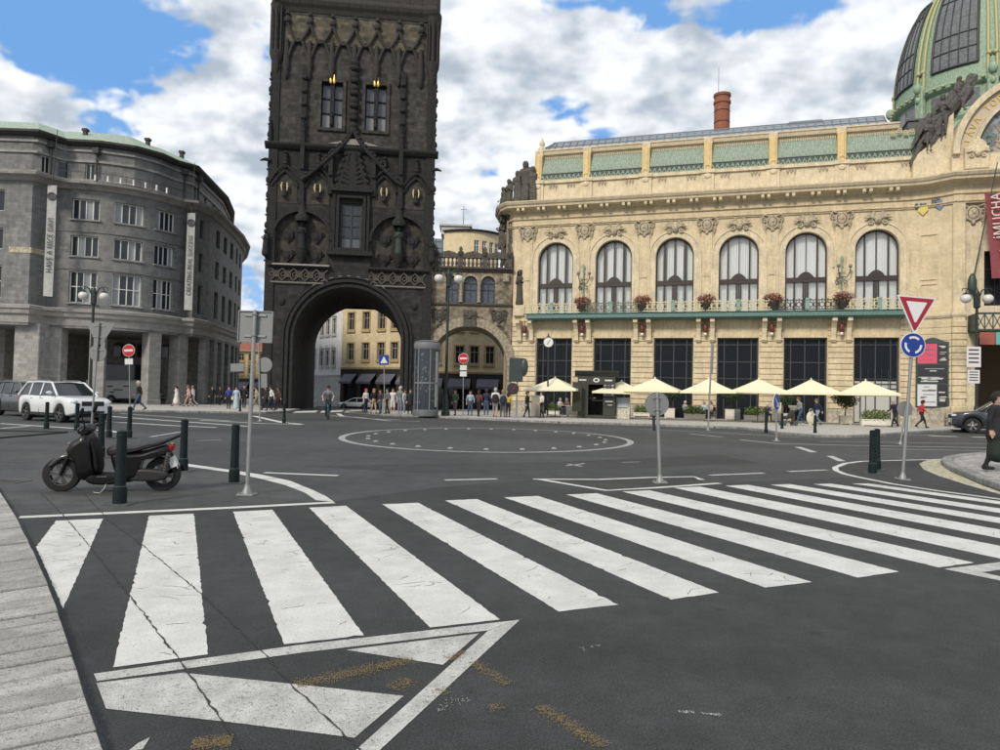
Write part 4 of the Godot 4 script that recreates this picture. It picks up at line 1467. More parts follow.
func build_entrance(cream, pale, stone, gilt, glass, dark, teal, copper) -> void:
	var m := MB.new()      # quoin pilaster
	m.cbox(Vector3(0.86, 8.6, 0.9), Vector3(0.8, 17.0, 0.6), 0.05)
	for k in 12:
		m.cbox(Vector3(0.86, 2.27 + k * 0.46, 0.95), Vector3(0.9, 0.4, 0.7), 0.03)
	m.cbox(Vector3(0.86, 0.75, 0.95), Vector3(1.0, 1.5, 0.75), 0.04)
	part(hall, "entrance_pilaster", m, cream)
	var w := MB.new()
	wall(w, 1.24, 13.5, 0.0, 17.2, [[2.05, 12.0, 0.0, 6.4], [2.45, 3.9, 8.6, 12.45], [4.7, 7.2, 8.6, 13.5]], 0.6, func(p: Vector3): return p + Vector3(0, 0, 0.92))
	part(hall, "entrance_wall", w, pale)
	var k := MB.new()
	cartouche(k, Vector3(1.75, 15.1, 1.05), 1.0)
	part(hall, "cartouche", k, stone)
	for x in [[2.5, 3.85], [4.75, 7.15]]:
		var f := MB.new()
		pane_cross(f, x[0], x[1], 8.6, 12.4, [(x[0] + x[1]) / 2], [11.2], 0.55, 0.08, 0.08)
		var o := part(hall, "entrance_window", f, M("dark_window_wood"))
		var g := MB.new()
		g.span(x[0] + 0.08, x[1] - 0.08, 8.68, 12.32, 0.54, 0.55)
		part(o, "pane", g, M("shop_glass"))
	# steel and glass canopy
	var c := MB.new()
	c.cbox(Vector3(5.4, 7.88, 2.6), Vector3(7.9, 0.14, 0.12), 0.02)
	c.cbox(Vector3(5.4, 6.75, 2.6), Vector3(7.9, 0.14, 0.12), 0.02)
	c.cbox(Vector3(1.5, 7.3, 1.75), Vector3(0.1, 1.2, 1.7), 0.02)
	c.cbox(Vector3(5.4, 6.72, 1.75), Vector3(7.8, 0.08, 1.6), 0.02)
	for i in 16:
		var x := 1.5 + i * 0.49
		c.bar(Vector3(x, 6.8, 2.6), Vector3(x + 0.49, 7.84, 2.6), 0.05, 0.05)
		c.bar(Vector3(x, 7.84, 2.62), Vector3(x + 0.49, 6.8, 2.62), 0.05, 0.05)
		c.span(x - 0.03, x + 0.03, 6.8, 7.84, 2.57, 2.63)
	var can := part(hall, "entrance_canopy", c, M("canopy_steel", Color(0.035, 0.06, 0.055), 0.5))
	for i in 8:
		var g := MB.new()
		g.span(1.7 + i * 0.95, 2.6 + i * 0.95, 5.75, 6.6, 2.57, 2.6)
		part(can, "stained_glass", g, M("stained_red", Color(0.32, 0.09, 0.06), 0.3) if i % 3 == 0 else M("stained_teal", Color(0.13, 0.36, 0.33), 0.3))
	# the arched gable with its mosaic
	var cx := 5.85
	var cy := 19.4
	var b := MB.new()
	b.span(0.45, 11.3, 17.9, cy, -2.2, 0.9)
	b.ring_arc(cx, cy, 4.0, 5.35, -2.2, 0.9, 0, PI, 40)
	part(hall, "gable", b, pale)
	var r1 := MB.new()
	r1.ring_arc(cx, cy, 5.0, 5.42, 0.9, 1.25, 0, PI, 40)
	r1.ring_arc(cx, cy, 3.85, 4.1, 0.9, 1.1, 0, PI, 40)
	part(hall, "gable_moulding", r1, pale)
	var let := MB.new()
	let.ring_arc(cx, cy, 4.12, 4.98, 0.88, 0.93, 0, PI, 40)
	var fr := part(hall, "inscription_band", let, M("band_plaster", Color(0.5, 0.43, 0.33), 0.8))
	var txt := "SLÁVA TOBĚ PRAHO"
	var font := SystemFont.new()
	font.font_names = PackedStringArray(["Droid Sans"])
	for i in txt.length():
		if txt[i] == " ":
			continue
		var tm := TextMesh.new()
		tm.font = font
		tm.text = txt[i]
		tm.font_size = 64
		tm.pixel_size = 0.0095
		tm.depth = 0.06
		var a := PI - 0.1 - i * 0.112
		var o := part(fr, "letter", tm, gilt)
		o.transform = Transform3D(Basis(Vector3.BACK, a - PI / 2), Vector3(cx + cos(a) * 4.52, cy + sin(a) * 4.52, 0.96))
	var mo := MB.new()
	for i in 36:
		var a0 := PI * i / 36
		var a1 := PI * (i + 1) / 36
		mo.tri(Vector3(cx, cy, 0.7), Vector3(cx + cos(a0) * 4.0, cy + sin(a0) * 4.0, 0.7), Vector3(cx + cos(a1) * 4.0, cy + sin(a1) * 4.0, 0.7))
	var mosaic := part(hall, "mosaic", mo, M("mosaic_base", Color(0.2, 0.21, 0.23), 0.5, {"tex": "mottle", "size": 1.3}))
	var rng := RandomNumberGenerator.new()
	rng.seed = 44
	var mc := [Color(0.1, 0.13, 0.18), Color(0.3, 0.2, 0.14), Color(0.24, 0.27, 0.3), Color(0.36, 0.3, 0.22), Color(0.12, 0.16, 0.14)]
	for j in 5:
		var t := MB.new()
		for q in 60:
			var a := rng.randf() * PI
			var rr := sqrt(rng.randf()) * 3.7
			var ce := Vector3(cx + cos(a) * rr, cy + sin(a) * rr, 0.71 + 0.004 * j)
			var po := []
			for e in 6:
				po.append(ce + Vector3(cos(e * TAU / 6), sin(e * TAU / 6), 0) * rng.randf_range(0.1, 0.35))
			for e in range(1, 5):
				t.tri(po[0], po[e], po[e + 1])
		part(mosaic, "tessera_field", t, M("mosaic_%d" % j, mc[j], 0.5, {"tex": "mottle", "size": 0.4}))
	var ca := MB.new()
	ca.cbox(Vector3(1.9, 19.0, 1.0), Vector3(1.5, 1.6, 0.7), 0.06)
	keystone(ca, Vector3(1.9, 19.3, 1.45), 0.8)
	ca.ring_arc(1.9, 19.75, 0.05, 0.6, 0.7, 1.3, 0, PI, 12)
	part(hall, "gable_cartouche", ca, pale)
	# sloping shoulder between attic and gable
	var sh := MB.new()
	sh.prism(PackedVector2Array([Vector2(-1.9, 17.9), Vector2(0.7, 17.9), Vector2(0.7, 23.2), Vector2(-0.5, 21.4), Vector2(-1.0, 20.3), Vector2(-1.9, 19.6)]), -2.5, 0.3)
	part(hall, "gable_shoulder", sh, pale)
	var gd := MB.new()      # gilded scroll at the end of the roof cornice
	for i in 7:
		scroll(gd, Vector3(-3.1 + (i % 4) * 0.42, 21.6 + 0.18 * (i % 2) + 0.1 * (i / 4), -0.2), 0.18, 1.3, 1 if i % 2 else -1, i * 0.9, 0.04)
	part(hall, "gilded_scroll", gd, M("dull_gilt", Color(0.5, 0.42, 0.24), 0.6))
	var vent := MB.new()
	vent.cbox(Vector3(-0.9, 22.3, -2.5), Vector3(1.9, 1.1, 2.0), 0.05)
	vent.cbox(Vector3(-0.9, 23.0, -2.5), Vector3(2.0, 0.2, 2.1), 0.05)
	part(hall, "roof_vent", vent, M("slate", Color(0.1, 0.1, 0.11), 0.7))
	# the dome
	var o := Vector3(7.0, -1.6, -14.5)
	var R := 7.9
	var prof := [Vector2(8.3, 22.0), Vector2(8.3, 24.8), Vector2(8.05, 25.2), Vector2(8.2, 25.6), Vector2(8.2, 26.0), Vector2(7.75, 26.6), Vector2(7.75, 26.9), Vector2(8.05, 27.1), Vector2(8.05, 27.35), Vector2(7.55, 27.6), Vector2(7.55, 29.5), Vector2(8.0, 29.7), Vector2(8.05, 30.0), Vector2(7.75, 30.2)]
	var dr := MB.new()
	dr.lathe(prof, 64, Transform3D(Basis.from_scale(Vector3(0.9, 1, 0.9)), o))
	var drum := part(hall, "dome_drum", dr, copper)
	var dome_r := func(t: float) -> float:      # t from 0 at the spring to 1 at the lantern
		return 6.98 * pow(cos(t * PI / 2 * 0.93), 0.72)
	var dome_y := func(t: float) -> float:
		return 30.2 + 11.5 * sin(t * PI / 2 * 0.93) * 0.97
	var dp := []
	for i in 25:
		dp.append(Vector2(dome_r.call(i / 24.0), dome_y.call(i / 24.0)))
	var dm := MB.new()
	dm.lathe(dp, 64, Transform3D(Basis(), o))
	var dome := part(hall, "dome", dm, copper)
	var phase := deg_to_rad(-17 + 4.0)
	var gold_rib := M("gilded_copper", Color(0.38, 0.38, 0.2), 0.55, {"metal": 0.15})
	var toward := 0.42 + 0.16
	for i in 8:
		var a := toward + i * TAU / 8
		var d := Vector3(sin(a), 0, cos(a))
		var tg := Vector3(cos(a), 0, -sin(a))
		for s in [-0.32, 0.32]:
			var p := []
			for q in 15:
				var t := q / 14.0
				p.append(o + d * (dome_r.call(t) + 0.1) + tg * s * (1 - t * 0.5) + Vector3(0, dome_y.call(t), 0))
			var rb := MB.new()
			rb.tube(p, 0.13, 6)
			part(dome, "rib", rb, gold_rib)
		var bs := MB.new()
		bs.cbox(o + d * 7.1 + Vector3(0, 29.0, 0), Vector3(0.8, 3.2, 0.5), 0.1, Basis(Vector3.UP, a))
		bs.ball(o + d * 7.4 + Vector3(0, 30.4, 0), Vector3(0.34, 0.5, 0.34), 8, 6)
		bs.ball(o + d * 7.35 + Vector3(0, 29.4, 0), Vector3(0.22, 0.3, 0.22), 8, 6)
		part(drum, "drum_post", bs, copper)
		# big window between the ribs
		var b2 := a + TAU / 16
		var wm := MB.new()
		var wf := MB.new()
		var S := func(u: float, t: float, lift: float) -> Vector3:
			var an := b2 + (u - 0.5) * 0.5
			return o + Vector3(sin(an), 0, cos(an)) * (dome_r.call(t) + lift) + Vector3(0, dome_y.call(t), 0)
		wm.grid(6, 8, func(u, v): return S.call(u, 0.07 + 0.53 * v, 0.06))
		for q in 6:
			var p := []
			for e in 9:
				p.append(S.call(q / 5.0, 0.07 + 0.53 * e / 8.0, 0.09))
			wf.tube(p, 0.05 if q % 5 else 0.11, 5)
		for e in [0.0, 0.17, 0.34, 0.8, 1.0]:
			var p := []
			for q in 7:
				p.append(S.call(q / 6.0, 0.07 + 0.53 * e, 0.09))
			wf.tube(p, 0.05 if e > 0.01 and e < 0.99 else 0.11, 5)
		var wf_ := part(dome, "dome_window", wf, M("window_lead", Color(0.025, 0.03, 0.03), 0.5))
		part(wf_, "pane", wm, M("dome_glass", Color(0.14, 0.15, 0.16), 0.1, {"tex": "mottle", "size": 1.2}))
		for s in [-0.36, 0.36]:
			var kn := MB.new()
			var an: float = b2 + s
			kn.ball(o + Vector3(sin(an), 0, cos(an)) * (dome_r.call(0.1) + 0.1) + Vector3(0, dome_y.call(0.1), 0), Vector3(0.24, 0.24, 0.24), 8, 6)
			part(dome, "knob", kn, gold_rib)
		for q in 3:
			var an := b2 + (q - 1) * 0.19
			var dw := MB.new()
			dw.cbox(o + Vector3(sin(an), 0, cos(an)) * 6.75 + Vector3(0, 28.55, 0), Vector3(1.1, 1.4, 0.2), 0.03, Basis(Vector3.UP, an))
			part(drum, "drum_window", dw, M("dome_glass"))
	for e in [[29.85, 7.3]]:
		for q in 64:
			var an := TAU * q / 64
			var bd := Vector3(sin(an), 0, cos(an))
			if bd.z < -0.5:
				continue
			var bb := MB.new()
			if e[0] > 29:
				bb.ball(o + bd * e[1] + Vector3(0, e[0], 0), Vector3(0.16, 0.12, 0.16), 6, 4)
				part(drum, "gilded_bead", bb, gold_rib)
	var ln := MB.new()
	ln.lathe([Vector2(1.4, 40.6), Vector2(1.4, 43.5), Vector2(1.9, 43.8), Vector2(1.2, 44.8), Vector2(0.2, 46), Vector2(0, 48.5)], 16, Transform3D(Basis(), o))
	part(hall, "dome_lantern", ln, copper)
	# flagpole and long banner by the entrance
	var bn := thing("event_banner", "maroon vertical banner with white lettering and a pale profile on an iron flagpole", "banner", hall.transform)
	var fp := MB.new()
	fp.cyl(Vector3(1.6, 9.9, 1.25), Vector3(2.75, 18.2, 2.5), 0.05, 0.03, 8)
	fp.ball(Vector3(1.62, 10.1, 1.3), Vector3(0.28, 0.75, 0.24), 10, 8)
	part(bn, "flagpole", fp, M("canopy_steel"))
	var ba := MB.new()
	var Bn := func(u: float, v: float) -> Vector3:
		return Vector3(2.05 + 1.5 * u + 0.45 * (1 - v), 10.3 + 5.9 * v, 2.25 + 0.12 * sin(u * 5 + v * 3))
	ba.grid(10, 20, Bn)
	part(bn, "cloth", ba, M("maroon_cloth", Color(0.23, 0.055, 0.065), 0.85, {"tex": "plaster", "size": 1.5}))
	var fc := MB.new()      # pale profile of a head printed low on the cloth
	var pr := PackedVector2Array([Vector2(3.9, 10.4), Vector2(3.3, 10.4), Vector2(3.25, 11.2), Vector2(3.05, 11.6), Vector2(3.0, 12.0), Vector2(2.9, 12.15), Vector2(3.05, 12.35), Vector2(3.06, 12.8), Vector2(3.2, 13.2), Vector2(3.6, 13.4), Vector2(3.9, 13.2)])
	fc.prism(pr, 2.4, 2.41)
	part(bn, "printed_profile", fc, M("print_skin", Color(0.45, 0.3, 0.2), 0.85))
	var tm := TextMesh.new()
	tm.font = font
	tm.text = "iMUCHA"
	tm.font_size = 96
	tm.pixel_size = 0.0088
	tm.depth = 0.02
	part(bn, "lettering", tm, M("print_white", Color(0.62, 0.58, 0.52), 0.8), Transform3D(Basis(Vector3.BACK, PI / 2 + 0.07), Vector3(2.78, 14.55, 2.42)))

# ------------------------------------------------------------------ the dark gothic gate tower
func pointed(m: MB, c: Vector2, hw: float, h: float, rad: float, z: float, ogee := true) -> void:   # ogee arch rib
	for s in [-1.0, 1.0]:
		var p := []
		for i in 11:
			var t := i / 10.0
			var x := hw * (1 - t)
			var y := h * (sin(t * PI / 2) * (1 - t * 0.35) + 0.35 * t * t * t) if ogee else h * sin(t * PI / 2)
			p.append(Vector3(c.x + s * x, c.y + y, z))
		m.tube(p, rad, 6)
func pinnacle(m: MB, b: Vector3, h: float, w: float) -> void:
	m.box(b + Vector3(0, h * 0.3, 0), Vector3(w, h * 0.6, w))
	m.lathe([Vector2(w * 0.75, h * 0.58), Vector2(w * 0.7, h * 0.62), Vector2(0.02, h)], 4, Transform3D(Basis(Vector3.UP, PI / 4), b))
	for i in 3:
		m.ball(b + Vector3(0, h * (0.68 + 0.1 * i), 0), Vector3(w * (0.62 - 0.13 * i), h * 0.025, w * (0.62 - 0.13 * i)), 6, 4)
func build_tower() -> void:
	var t0 := Vector3(-12.71, 0, -60.0)
	var turn := deg_to_rad(7)
	var tw := thing("gate_tower", "tall blackened gothic stone gate tower with carved tracery and a vaulted passage", "tower", at(t0 + Basis(Vector3.UP, turn) * Vector3(-0.25 + 0.3, 0, 0), turn))
	var soot := M("sooty_stone", Color(0.0225, 0.0222, 0.0228), 0.92, {"tex": "masonry", "size": 4.6, "bump": "masonry", "cm": 1.5})
	var brown := M("brown_stone", Color(0.043, 0.041, 0.039), 0.92, {"tex": "masonry", "size": 4.2, "bump": "masonry", "cm": 1.5})
	var panel := M("panel_stone", Color(0.042, 0.038, 0.032), 0.92, {"tex": "masonry", "size": 4.2, "bump": "masonry", "cm": 2.0})
	var carve := M("carved_stone", Color(0.0165, 0.017, 0.0185), 0.9, {"tex": "mottle", "size": 1.2})
	var carve2 := M("carved_stone_pale", Color(0.085, 0.077, 0.064), 0.9, {"tex": "mottle", "size": 0.8})
	var wash := M("bleached_stone", Color(0.24, 0.23, 0.21), 0.9, {"tex": "mottle", "size": 0.5})
	var gold := M("gilt", Color(0.75, 0.5, 0.13), 0.35, {"metal": 0.8})
	var pane := M("tower_glass", Color(0.035, 0.042, 0.05), 0.12, {"tex": "mottle", "size": 1.4})
	var W := 6.82
	var D := 13.6
	# base with the passage
	var b := MB.new()
	arch_wall(b, -W, W, 0.0, 11.75, 0.0, 4.35, 0.0, 5.9, 4.35, D, 0.0, 32)
	b.quad(Vector3(-W, 0, -D), Vector3(-W, 0, 0), Vector3(-W, 11.75, 0), Vector3(-W, 11.75, -D))
	b.quad(Vector3(W, 0, 0), Vector3(W, 0, -D), Vector3(W, 11.75, -D), Vector3(W, 11.75, 0))
	arch_wall(b, -W, W, -1.0, 11.75, 0.0, 4.35, -1.0, 5.9, 4.35, 0.1, -D, 32)
	part(tw, "base", b, soot)
	for r in [[4.37, 4.62, 0.1, 0.12], [4.75, 5.0, 0.22, 0.3], [5.12, 5.3, 0.1, 0.18]]:
		var a := MB.new()
		a.ring_arc(0, 5.9, r[0], r[1], 0.0, r[3], 0, PI, 36)
		for s in [-1, 1]:
			a.span(s * (r[0] + r[1]) / 2 - (r[1] - r[0]) / 2, s * (r[0] + r[1]) / 2 + (r[1] - r[0]) / 2, 0, 5.9, 0, r[3])
		part(tw, "arch_moulding", a, carve)
	var wr := MB.new()
	for i in 9:
		var aa := PI * (0.32 + 0.36 * i / 8.0)
		wr.box(Vector3(cos(aa) * 5.2, 5.9 + sin(aa) * 5.2 + 0.07, 0.12), Vector3(0.3, 0.05, 0.16), Basis(Vector3.BACK, aa - PI / 2))
	part(tw, "bleached_edge", wr, wash)
	for s in [-1, 1]:      # iron roundels beside the arch
		var m := MB.new()
		m.ball(Vector3(s * 5.4, 8.9, 0.05), Vector3(0.28, 0.34, 0.14), 8, 6)
		part(tw, "carved_roundel", m, carve)
	# lattice frieze
	for s in [-1, 1]:
		var x0 := 1.75 if s > 0 else -6.3
		var x1 := 6.3 if s > 0 else -1.75
		var bk := MB.new()
		bk.span(x0, x1, 10.5, 11.7, 0.0, 0.06)
		part(tw, "frieze_ground", bk, carve)
		var f := MB.new()
		var k := 5
		for i in k:
			var a := lerpf(x0, x1, float(i) / k)
			var c := lerpf(x0, x1, float(i + 1) / k)
			f.bar(Vector3(a, 10.6, 0.14), Vector3(c, 11.6, 0.14), 0.09, 0.1)
			f.bar(Vector3(a, 11.6, 0.15), Vector3(c, 10.6, 0.15), 0.09, 0.1)
			f.torus(Vector3((a + c) / 2, 11.1, 0.14), 0.2, 0.06, Basis(), 10, 5)
			f.torus(Vector3(a + 0.06, 11.1, 0.12), 0.16, 0.05, Basis(), 10, 5)
		part(tw, "tracery", f, carve2)
		var l := MB.new()
		moulding(l, [[0.0, 10.36], [0.2, 10.4], [0.24, 10.46], [0.2, 10.5], [0, 10.52]], x0, x1)
		part(tw, "string_course", l, wash)
		var u := MB.new()
		moulding(u, [[0.0, 11.62], [0.3, 11.7], [0.42, 11.82], [0.3, 11.92], [0, 12.0]], x0 - 0.2, x1 + 0.2)
		part(tw, "string_course", u, carve)
		if s < 0:
			var wl := MB.new()
			moulding(wl, [[0.05, 11.9], [0.4, 11.84], [0.36, 11.9], [0.05, 12.03]], x0 + 0.1, x1 + 0.1)
			part(tw, "bleached_edge", wl, wash)
	# middle storey: two blind arches, one tall window
	var mid := MB.new()
	arch_wall(mid, -W, -1.75, 11.75, 17.9, -3.95, 2.25, 12.0, 14.1, 2.25, 0.4, 0.0, 24)
	arch_wall(mid, 1.75, W, 11.75, 17.9, 3.95, 2.25, 12.0, 14.1, 2.25, 0.4, 0.0, 24)
	wall(mid, -1.75, 1.75, 11.75, 17.9, [[-0.85, 0.85, 13.5, 17.3]], 0.5)
	part(tw, "middle_wall", mid, soot)
	for s in [-1, 1]:
		var f := MB.new()
		arch_fill(f, s * 3.95, 2.27, 11.98, 14.1, 2.27, -0.38)
		part(tw, "blind_arch", f, panel)
		var r := MB.new()
		r.ring_arc(s * 3.95, 14.1, 2.25, 2.5, 0, 0.16, 0, PI, 24)
		part(tw, "arch_moulding", r, carve)
		# statue on a console with a canopy, shields around
		var c := MB.new()
		c.lathe([Vector2(0.1, 12.0), Vector2(0.35, 12.5), Vector2(0.5, 13.0), Vector2(0.5, 13.15)], 8, Transform3D(Basis(), Vector3(s * 3.95, 0, 0)))
		c.box(Vector3(s * 3.95, 12.3, -0.15), Vector3(0.5, 1.4, 0.3))
		c.lathe([Vector2(0.55, 15.5), Vector2(0.6, 15.9), Vector2(0.35, 16.2), Vector2(0.3, 16.6), Vector2(0.1, 17.4), Vector2(0, 17.7)], 8, Transform3D(Basis(), Vector3(s * 3.95, 0, 0.1)))
		c.box(Vector3(s * 3.95, 14.6, -0.28), Vector3(1.1, 3.2, 0.16))
		part(tw, "statue_console", c, carve)
		for q in [[-1.15, 14.3], [1.15, 14.3], [-1.15, 12.7], [1.15, 12.7]]:
			var h := MB.new()
			var sp := PackedVector2Array([Vector2(-0.42, 0.4), Vector2(-0.4, -0.05), Vector2(0, -0.5), Vector2(0.4, -0.05), Vector2(0.42, 0.4)])
			h.prism(sp, 0, 0.16, Transform3D(Basis(), Vector3(s * 3.95 + q[0], q[1], -0.36)))
			h.ball(Vector3(s * 3.95 + q[0], q[1], -0.18), Vector3(0.24, 0.26, 0.08), 8, 5)
			for e in [-1, 1]:
				scroll(h, Vector3(s * 3.95 + q[0] + e * 0.4, q[1] + 0.25, -0.3), 0.24, 1.1, -e, PI / 2, 0.05)
			part(tw, "carved_shield", h, carve)
	var st := statue_mesh("stand")
	for s in [-1, 1]:
		part(tw, "statue", st, carve if s < 0 else M("green_bronze", Color(0.02, 0.032, 0.028), 0.7), Transform3D(Basis.from_scale(Vector3(1.3, 1.3, 1.1)), Vector3(s * 3.95, 13.15, 0.05)))
	# central window with its hood
	var fr := MB.new()
	for e in [[1.5, 0.25], [1.2, 0.35]]:
		pane_cross(fr, -e[0], e[0], 13.25, 18.15 - (1.5 - e[0]), [], [], e[1] / 2, 0.22, e[1])
	fr.span(-1.85, 1.85, 12.85, 13.2, -0.05, 0.6)
	fr.span(-1.7, 1.7, 18.15, 18.4, 0, 0.55)
	part(tw, "window_surround", fr, carve)
	var wf := MB.new()
	pane_cross(wf, -0.85, 0.85, 13.5, 17.3, [0.0], [14.45, 15.4, 16.35], -0.3, 0.12, 0.16)
	var win := part(tw, "window", wf, M("window_lead", Color(0.025, 0.03, 0.03), 0.5))
	for i in 2:
		for j in 4:
			var g := MB.new()
			var x := -0.73 if i == 0 else 0.07
			g.span(x, x + 0.66, 13.6 + j * 0.93, 14.42 + j * 0.93, -0.34, -0.32)
			part(win, "pane", g, M("pale_glass", Color(0.09, 0.1, 0.12), 0.12) if j == 0 else pane)
	# canopy storey with four gilded niches
	var up := MB.new()
	up.quad(Vector3(-W, 17.9, 0), Vector3(W, 17.9, 0), Vector3(W, 21.7, 0), Vector3(-W, 21.7, 0))
	part(tw, "canopy_wall", up, soot)
	for x in [-5.4, -2.75, 2.65, 5.3]:
		var a := MB.new()
		pointed(a, Vector2(x, 18.35), 1.05, 1.3, 0.12, 0.12)
		pointed(a, Vector2(x, 18.6), 1.25, 1.55, 0.09, 0.2)
		a.tube([Vector3(x, 19.9, 0.2), Vector3(x, 20.6, 0.22), Vector3(x, 21.3, 0.15)], [0.1, 0.2, 0.08], 6)
		for k in 4:
			a.ball(Vector3(x, 20.2 + k * 0.3, 0.24), Vector3(0.26 - 0.03 * k, 0.1, 0.18), 6, 4)
		part(tw, "canopy_arch", a, carve)
		var bk := MB.new()
		arch_fill(bk, x, 0.95, 17.0, 18.4, 1.0, 0.03, 10)
		part(tw, "niche_panel", bk, panel)
		var an := part(tw, "niche_figure", statue_mesh("stand"), carve, Transform3D(Basis.from_scale(Vector3(0.75, 0.62, 0.6)), Vector3(x, 17.5, 0.25)))
		for s in [-1, 1]:
			var gm := MB.new()
			gm.tube([Vector3(x + s * 0.2, 17.95, 0.3), Vector3(x + s * 0.24, 18.3, 0.36), Vector3(x + s * 0.2, 18.62, 0.32)], [0.04, 0.085, 0.05], 6)
			part(an, "gilded_wing", gm, M("dull_gilt", Color(0.5, 0.42, 0.24), 0.6), an.transform.affine_inverse())
	# steep crocketed gable over the window
	var gb := MB.new()
	gb.prism(PackedVector2Array([Vector2(-1.45, 18.4), Vector2(1.45, 18.4), Vector2(0.2, 22.4), Vector2(-0.2, 22.4)]), 0.0, 0.3)
	for i in 7:
		var t := i / 7.0
		for s in [-1, 1]:
			gb.ball(Vector3(s * lerpf(1.45, 0.2, t), lerpf(18.5, 22.4, t), 0.3), Vector3(0.15, 0.2, 0.15), 6, 5)
			gb.tube([Vector3(s * 0.3, 18.8 + t * 2.6, 0.3), Vector3(s * lerpf(0.9, 0.1, t), 19.0 + t * 2.8, 0.36)], 0.06, 5)
	part(tw, "gable", gb, carve)
	for x in [-4.05, 4.0, -1.75, 1.75]:
		var p := MB.new()
		var top := 28.5 if absf(x) > 3 else 21.2
		p.span(x - 0.2, x + 0.2, 17.0 if absf(x) > 3 else 17.9, top, 0.0, 0.3)
		if absf(x) > 3:
			pinnacle(p, Vector3(x, 19.8, 0.32), 4.6, 0.3)
			for k in 5:
				p.ball(Vector3(x, 23.0 + k * 1.1, 0.32), Vector3(0.28, 0.2, 0.2), 6, 5)
		else:
			pinnacle(p, Vector3(x, 19.4, 0.3), 2.4, 0.34)
		part(tw, "buttress_shaft", p, carve)
	# ogee hood breaking the ledge
	var og := MB.new()
	for s in [-1.0, 1.0]:
		var p := []
		for i in 15:
			var t := i / 14.0
			p.append(Vector3(s * lerpf(4.1, 0.0, pow(t, 0.8)), 18.9 + 3.0 * sin(t * PI / 2 * 0.95) + 1.4 * pow(t, 5), 0.45))
		og.tube(p, 0.17, 6)
		for i in range(1, 14):
			og.ball(p[i] + Vector3(s * 0.08, 0.2, 0.05), Vector3(0.16, 0.17, 0.14), 6, 4)
	part(tw, "ogee_hood", og, carve)
	var le := MB.new()
	moulding(le, [[0.0, 21.4], [0.25, 21.5], [0.45, 21.72], [0.5, 21.86], [0.4, 21.95], [0, 22.1]], -W - 0.25, W + 0.25)
	part(tw, "ledge", le, carve)
	var wl := MB.new()
	wl.prism(PackedVector2Array([Vector2(-2.0, 22.02), Vector2(2.2, 22.02), Vector2(0.3, 22.5), Vector2(-0.2, 22.5)]), 0.3, 0.46)
	part(tw, "bleached_edge", wl, wash)
	# upper storey
	var hi := MB.new()
	wall(hi, -W, W, 21.9, 34.4, [[-2.72, -0.92, 23.5, 27.3], [0.88, 2.68, 23.5, 27.3]], 0.55)
	part(tw, "upper_wall", hi, brown)
	for cx in [-1.82, 1.78]:
		var s := MB.new()
		pane_cross(s, cx - 1.12, cx + 1.12, 23.2, 27.55, [], [], 0.08, 0.24, 0.16)
		part(tw, "window_surround", s, brown)
		var f := MB.new()
		pane_cross(f, cx - 0.9, cx + 0.9, 23.5, 27.3, [cx], [24.75, 26.0], -0.35, 0.1, 0.14)
		f.span(cx - 0.16, cx + 0.16, 23.5, 27.3, -0.25, 0.05)
		var o := part(tw, "window", f, carve)
		for i in 2:
			for j in 3:
				var g := MB.new()
				var x: float = cx - 0.8 if i == 0 else cx + 0.16
				g.span(x, x + 0.64, 23.6 + j * 1.25, 24.7 + j * 1.25, -0.4, -0.38)
				part(o, "pane", g, M("white_glass", Color(0.22, 0.23, 0.24), 0.15) if j == 0 else M("pale_glass"))
		part(o, "mullion_statue", statue_mesh("stand"), carve, Transform3D(Basis.from_scale(Vector3(0.55, 0.62, 0.5)), Vector3(cx, 23.7, 0.1)))
		var gm := MB.new()
		gm.lathe([Vector2(0.08, 0), Vector2(0.13, 0.2), Vector2(0.09, 0.5), Vector2(0.02, 0.85)], 8, Transform3D(Basis(), Vector3(cx - 0.14, 27.15, 0.15)))
		gm.lathe([Vector2(0.08, 0), Vector2(0.12, 0.2), Vector2(0.08, 0.5), Vector2(0.02, 0.8)], 8, Transform3D(Basis(), Vector3(cx + 0.14, 27.15, 0.15)))
		part(tw, "gilded_canopy", gm, gold)
	var cs := MB.new()      # centre shaft with stacked canopies
	cs.span(-0.22, 0.16, 22.4, 29.5, 0, 0.3)
	for k in 6:
		cs.ball(Vector3(-0.03, 23.3 + k * 1.05, 0.32), Vector3(0.42, 0.3, 0.26), 7, 5)
		cs.lathe([Vector2(0.38, 0), Vector2(0.42, 0.2), Vector2(0.1, 0.6)], 6, Transform3D(Basis(), Vector3(-0.03, 23.5 + k * 1.05, 0.2)))
	part(tw, "buttress_shaft", cs, carve)
	# intersecting ogee arcade below the gallery
	var k := 6
	var x0 := -5.6
	var sp := 11.0 / k
	var pan := MB.new()
	pan.span(-5.8, 5.6, 30.4, 32.7, 0.0, 0.04)
	part(tw, "pale_panel", pan, M("pale_brown_stone", Color(0.088, 0.078, 0.058), 0.92, {"tex": "masonry", "size": 4.6}))
	for i in k + 1:
		var x := x0 + i * sp
		var a := MB.new()
		if i < k:
			pointed(a, Vector2(x + sp / 2, 28.7), sp / 2, 2.0, 0.12, 0.14, false)
		for s in [-1.0, 1.0]:
			if x + s * sp < x0 - 0.2 or x + s * sp > x0 + k * sp + 0.2:
				continue
			var p := []
			for q in 9:
				var t := q / 8.0
				p.append(Vector3(x + s * sp * 0.5 * (1 - t), 30.45 + 1.5 * pow(t, 1.7), 0.16))
			a.tube(p, 0.13, 6)
		a.tube([Vector3(x, 31.8, 0.14), Vector3(x, 32.7, 0.16)], [0.16, 0.1], 6)
		a.ball(Vector3(x, 32.2, 0.2), Vector3(0.3, 0.3, 0.22), 7, 5)
		a.ball(Vector3(x, 32.75, 0.2), Vector3(0.2, 0.18, 0.18), 7, 5)
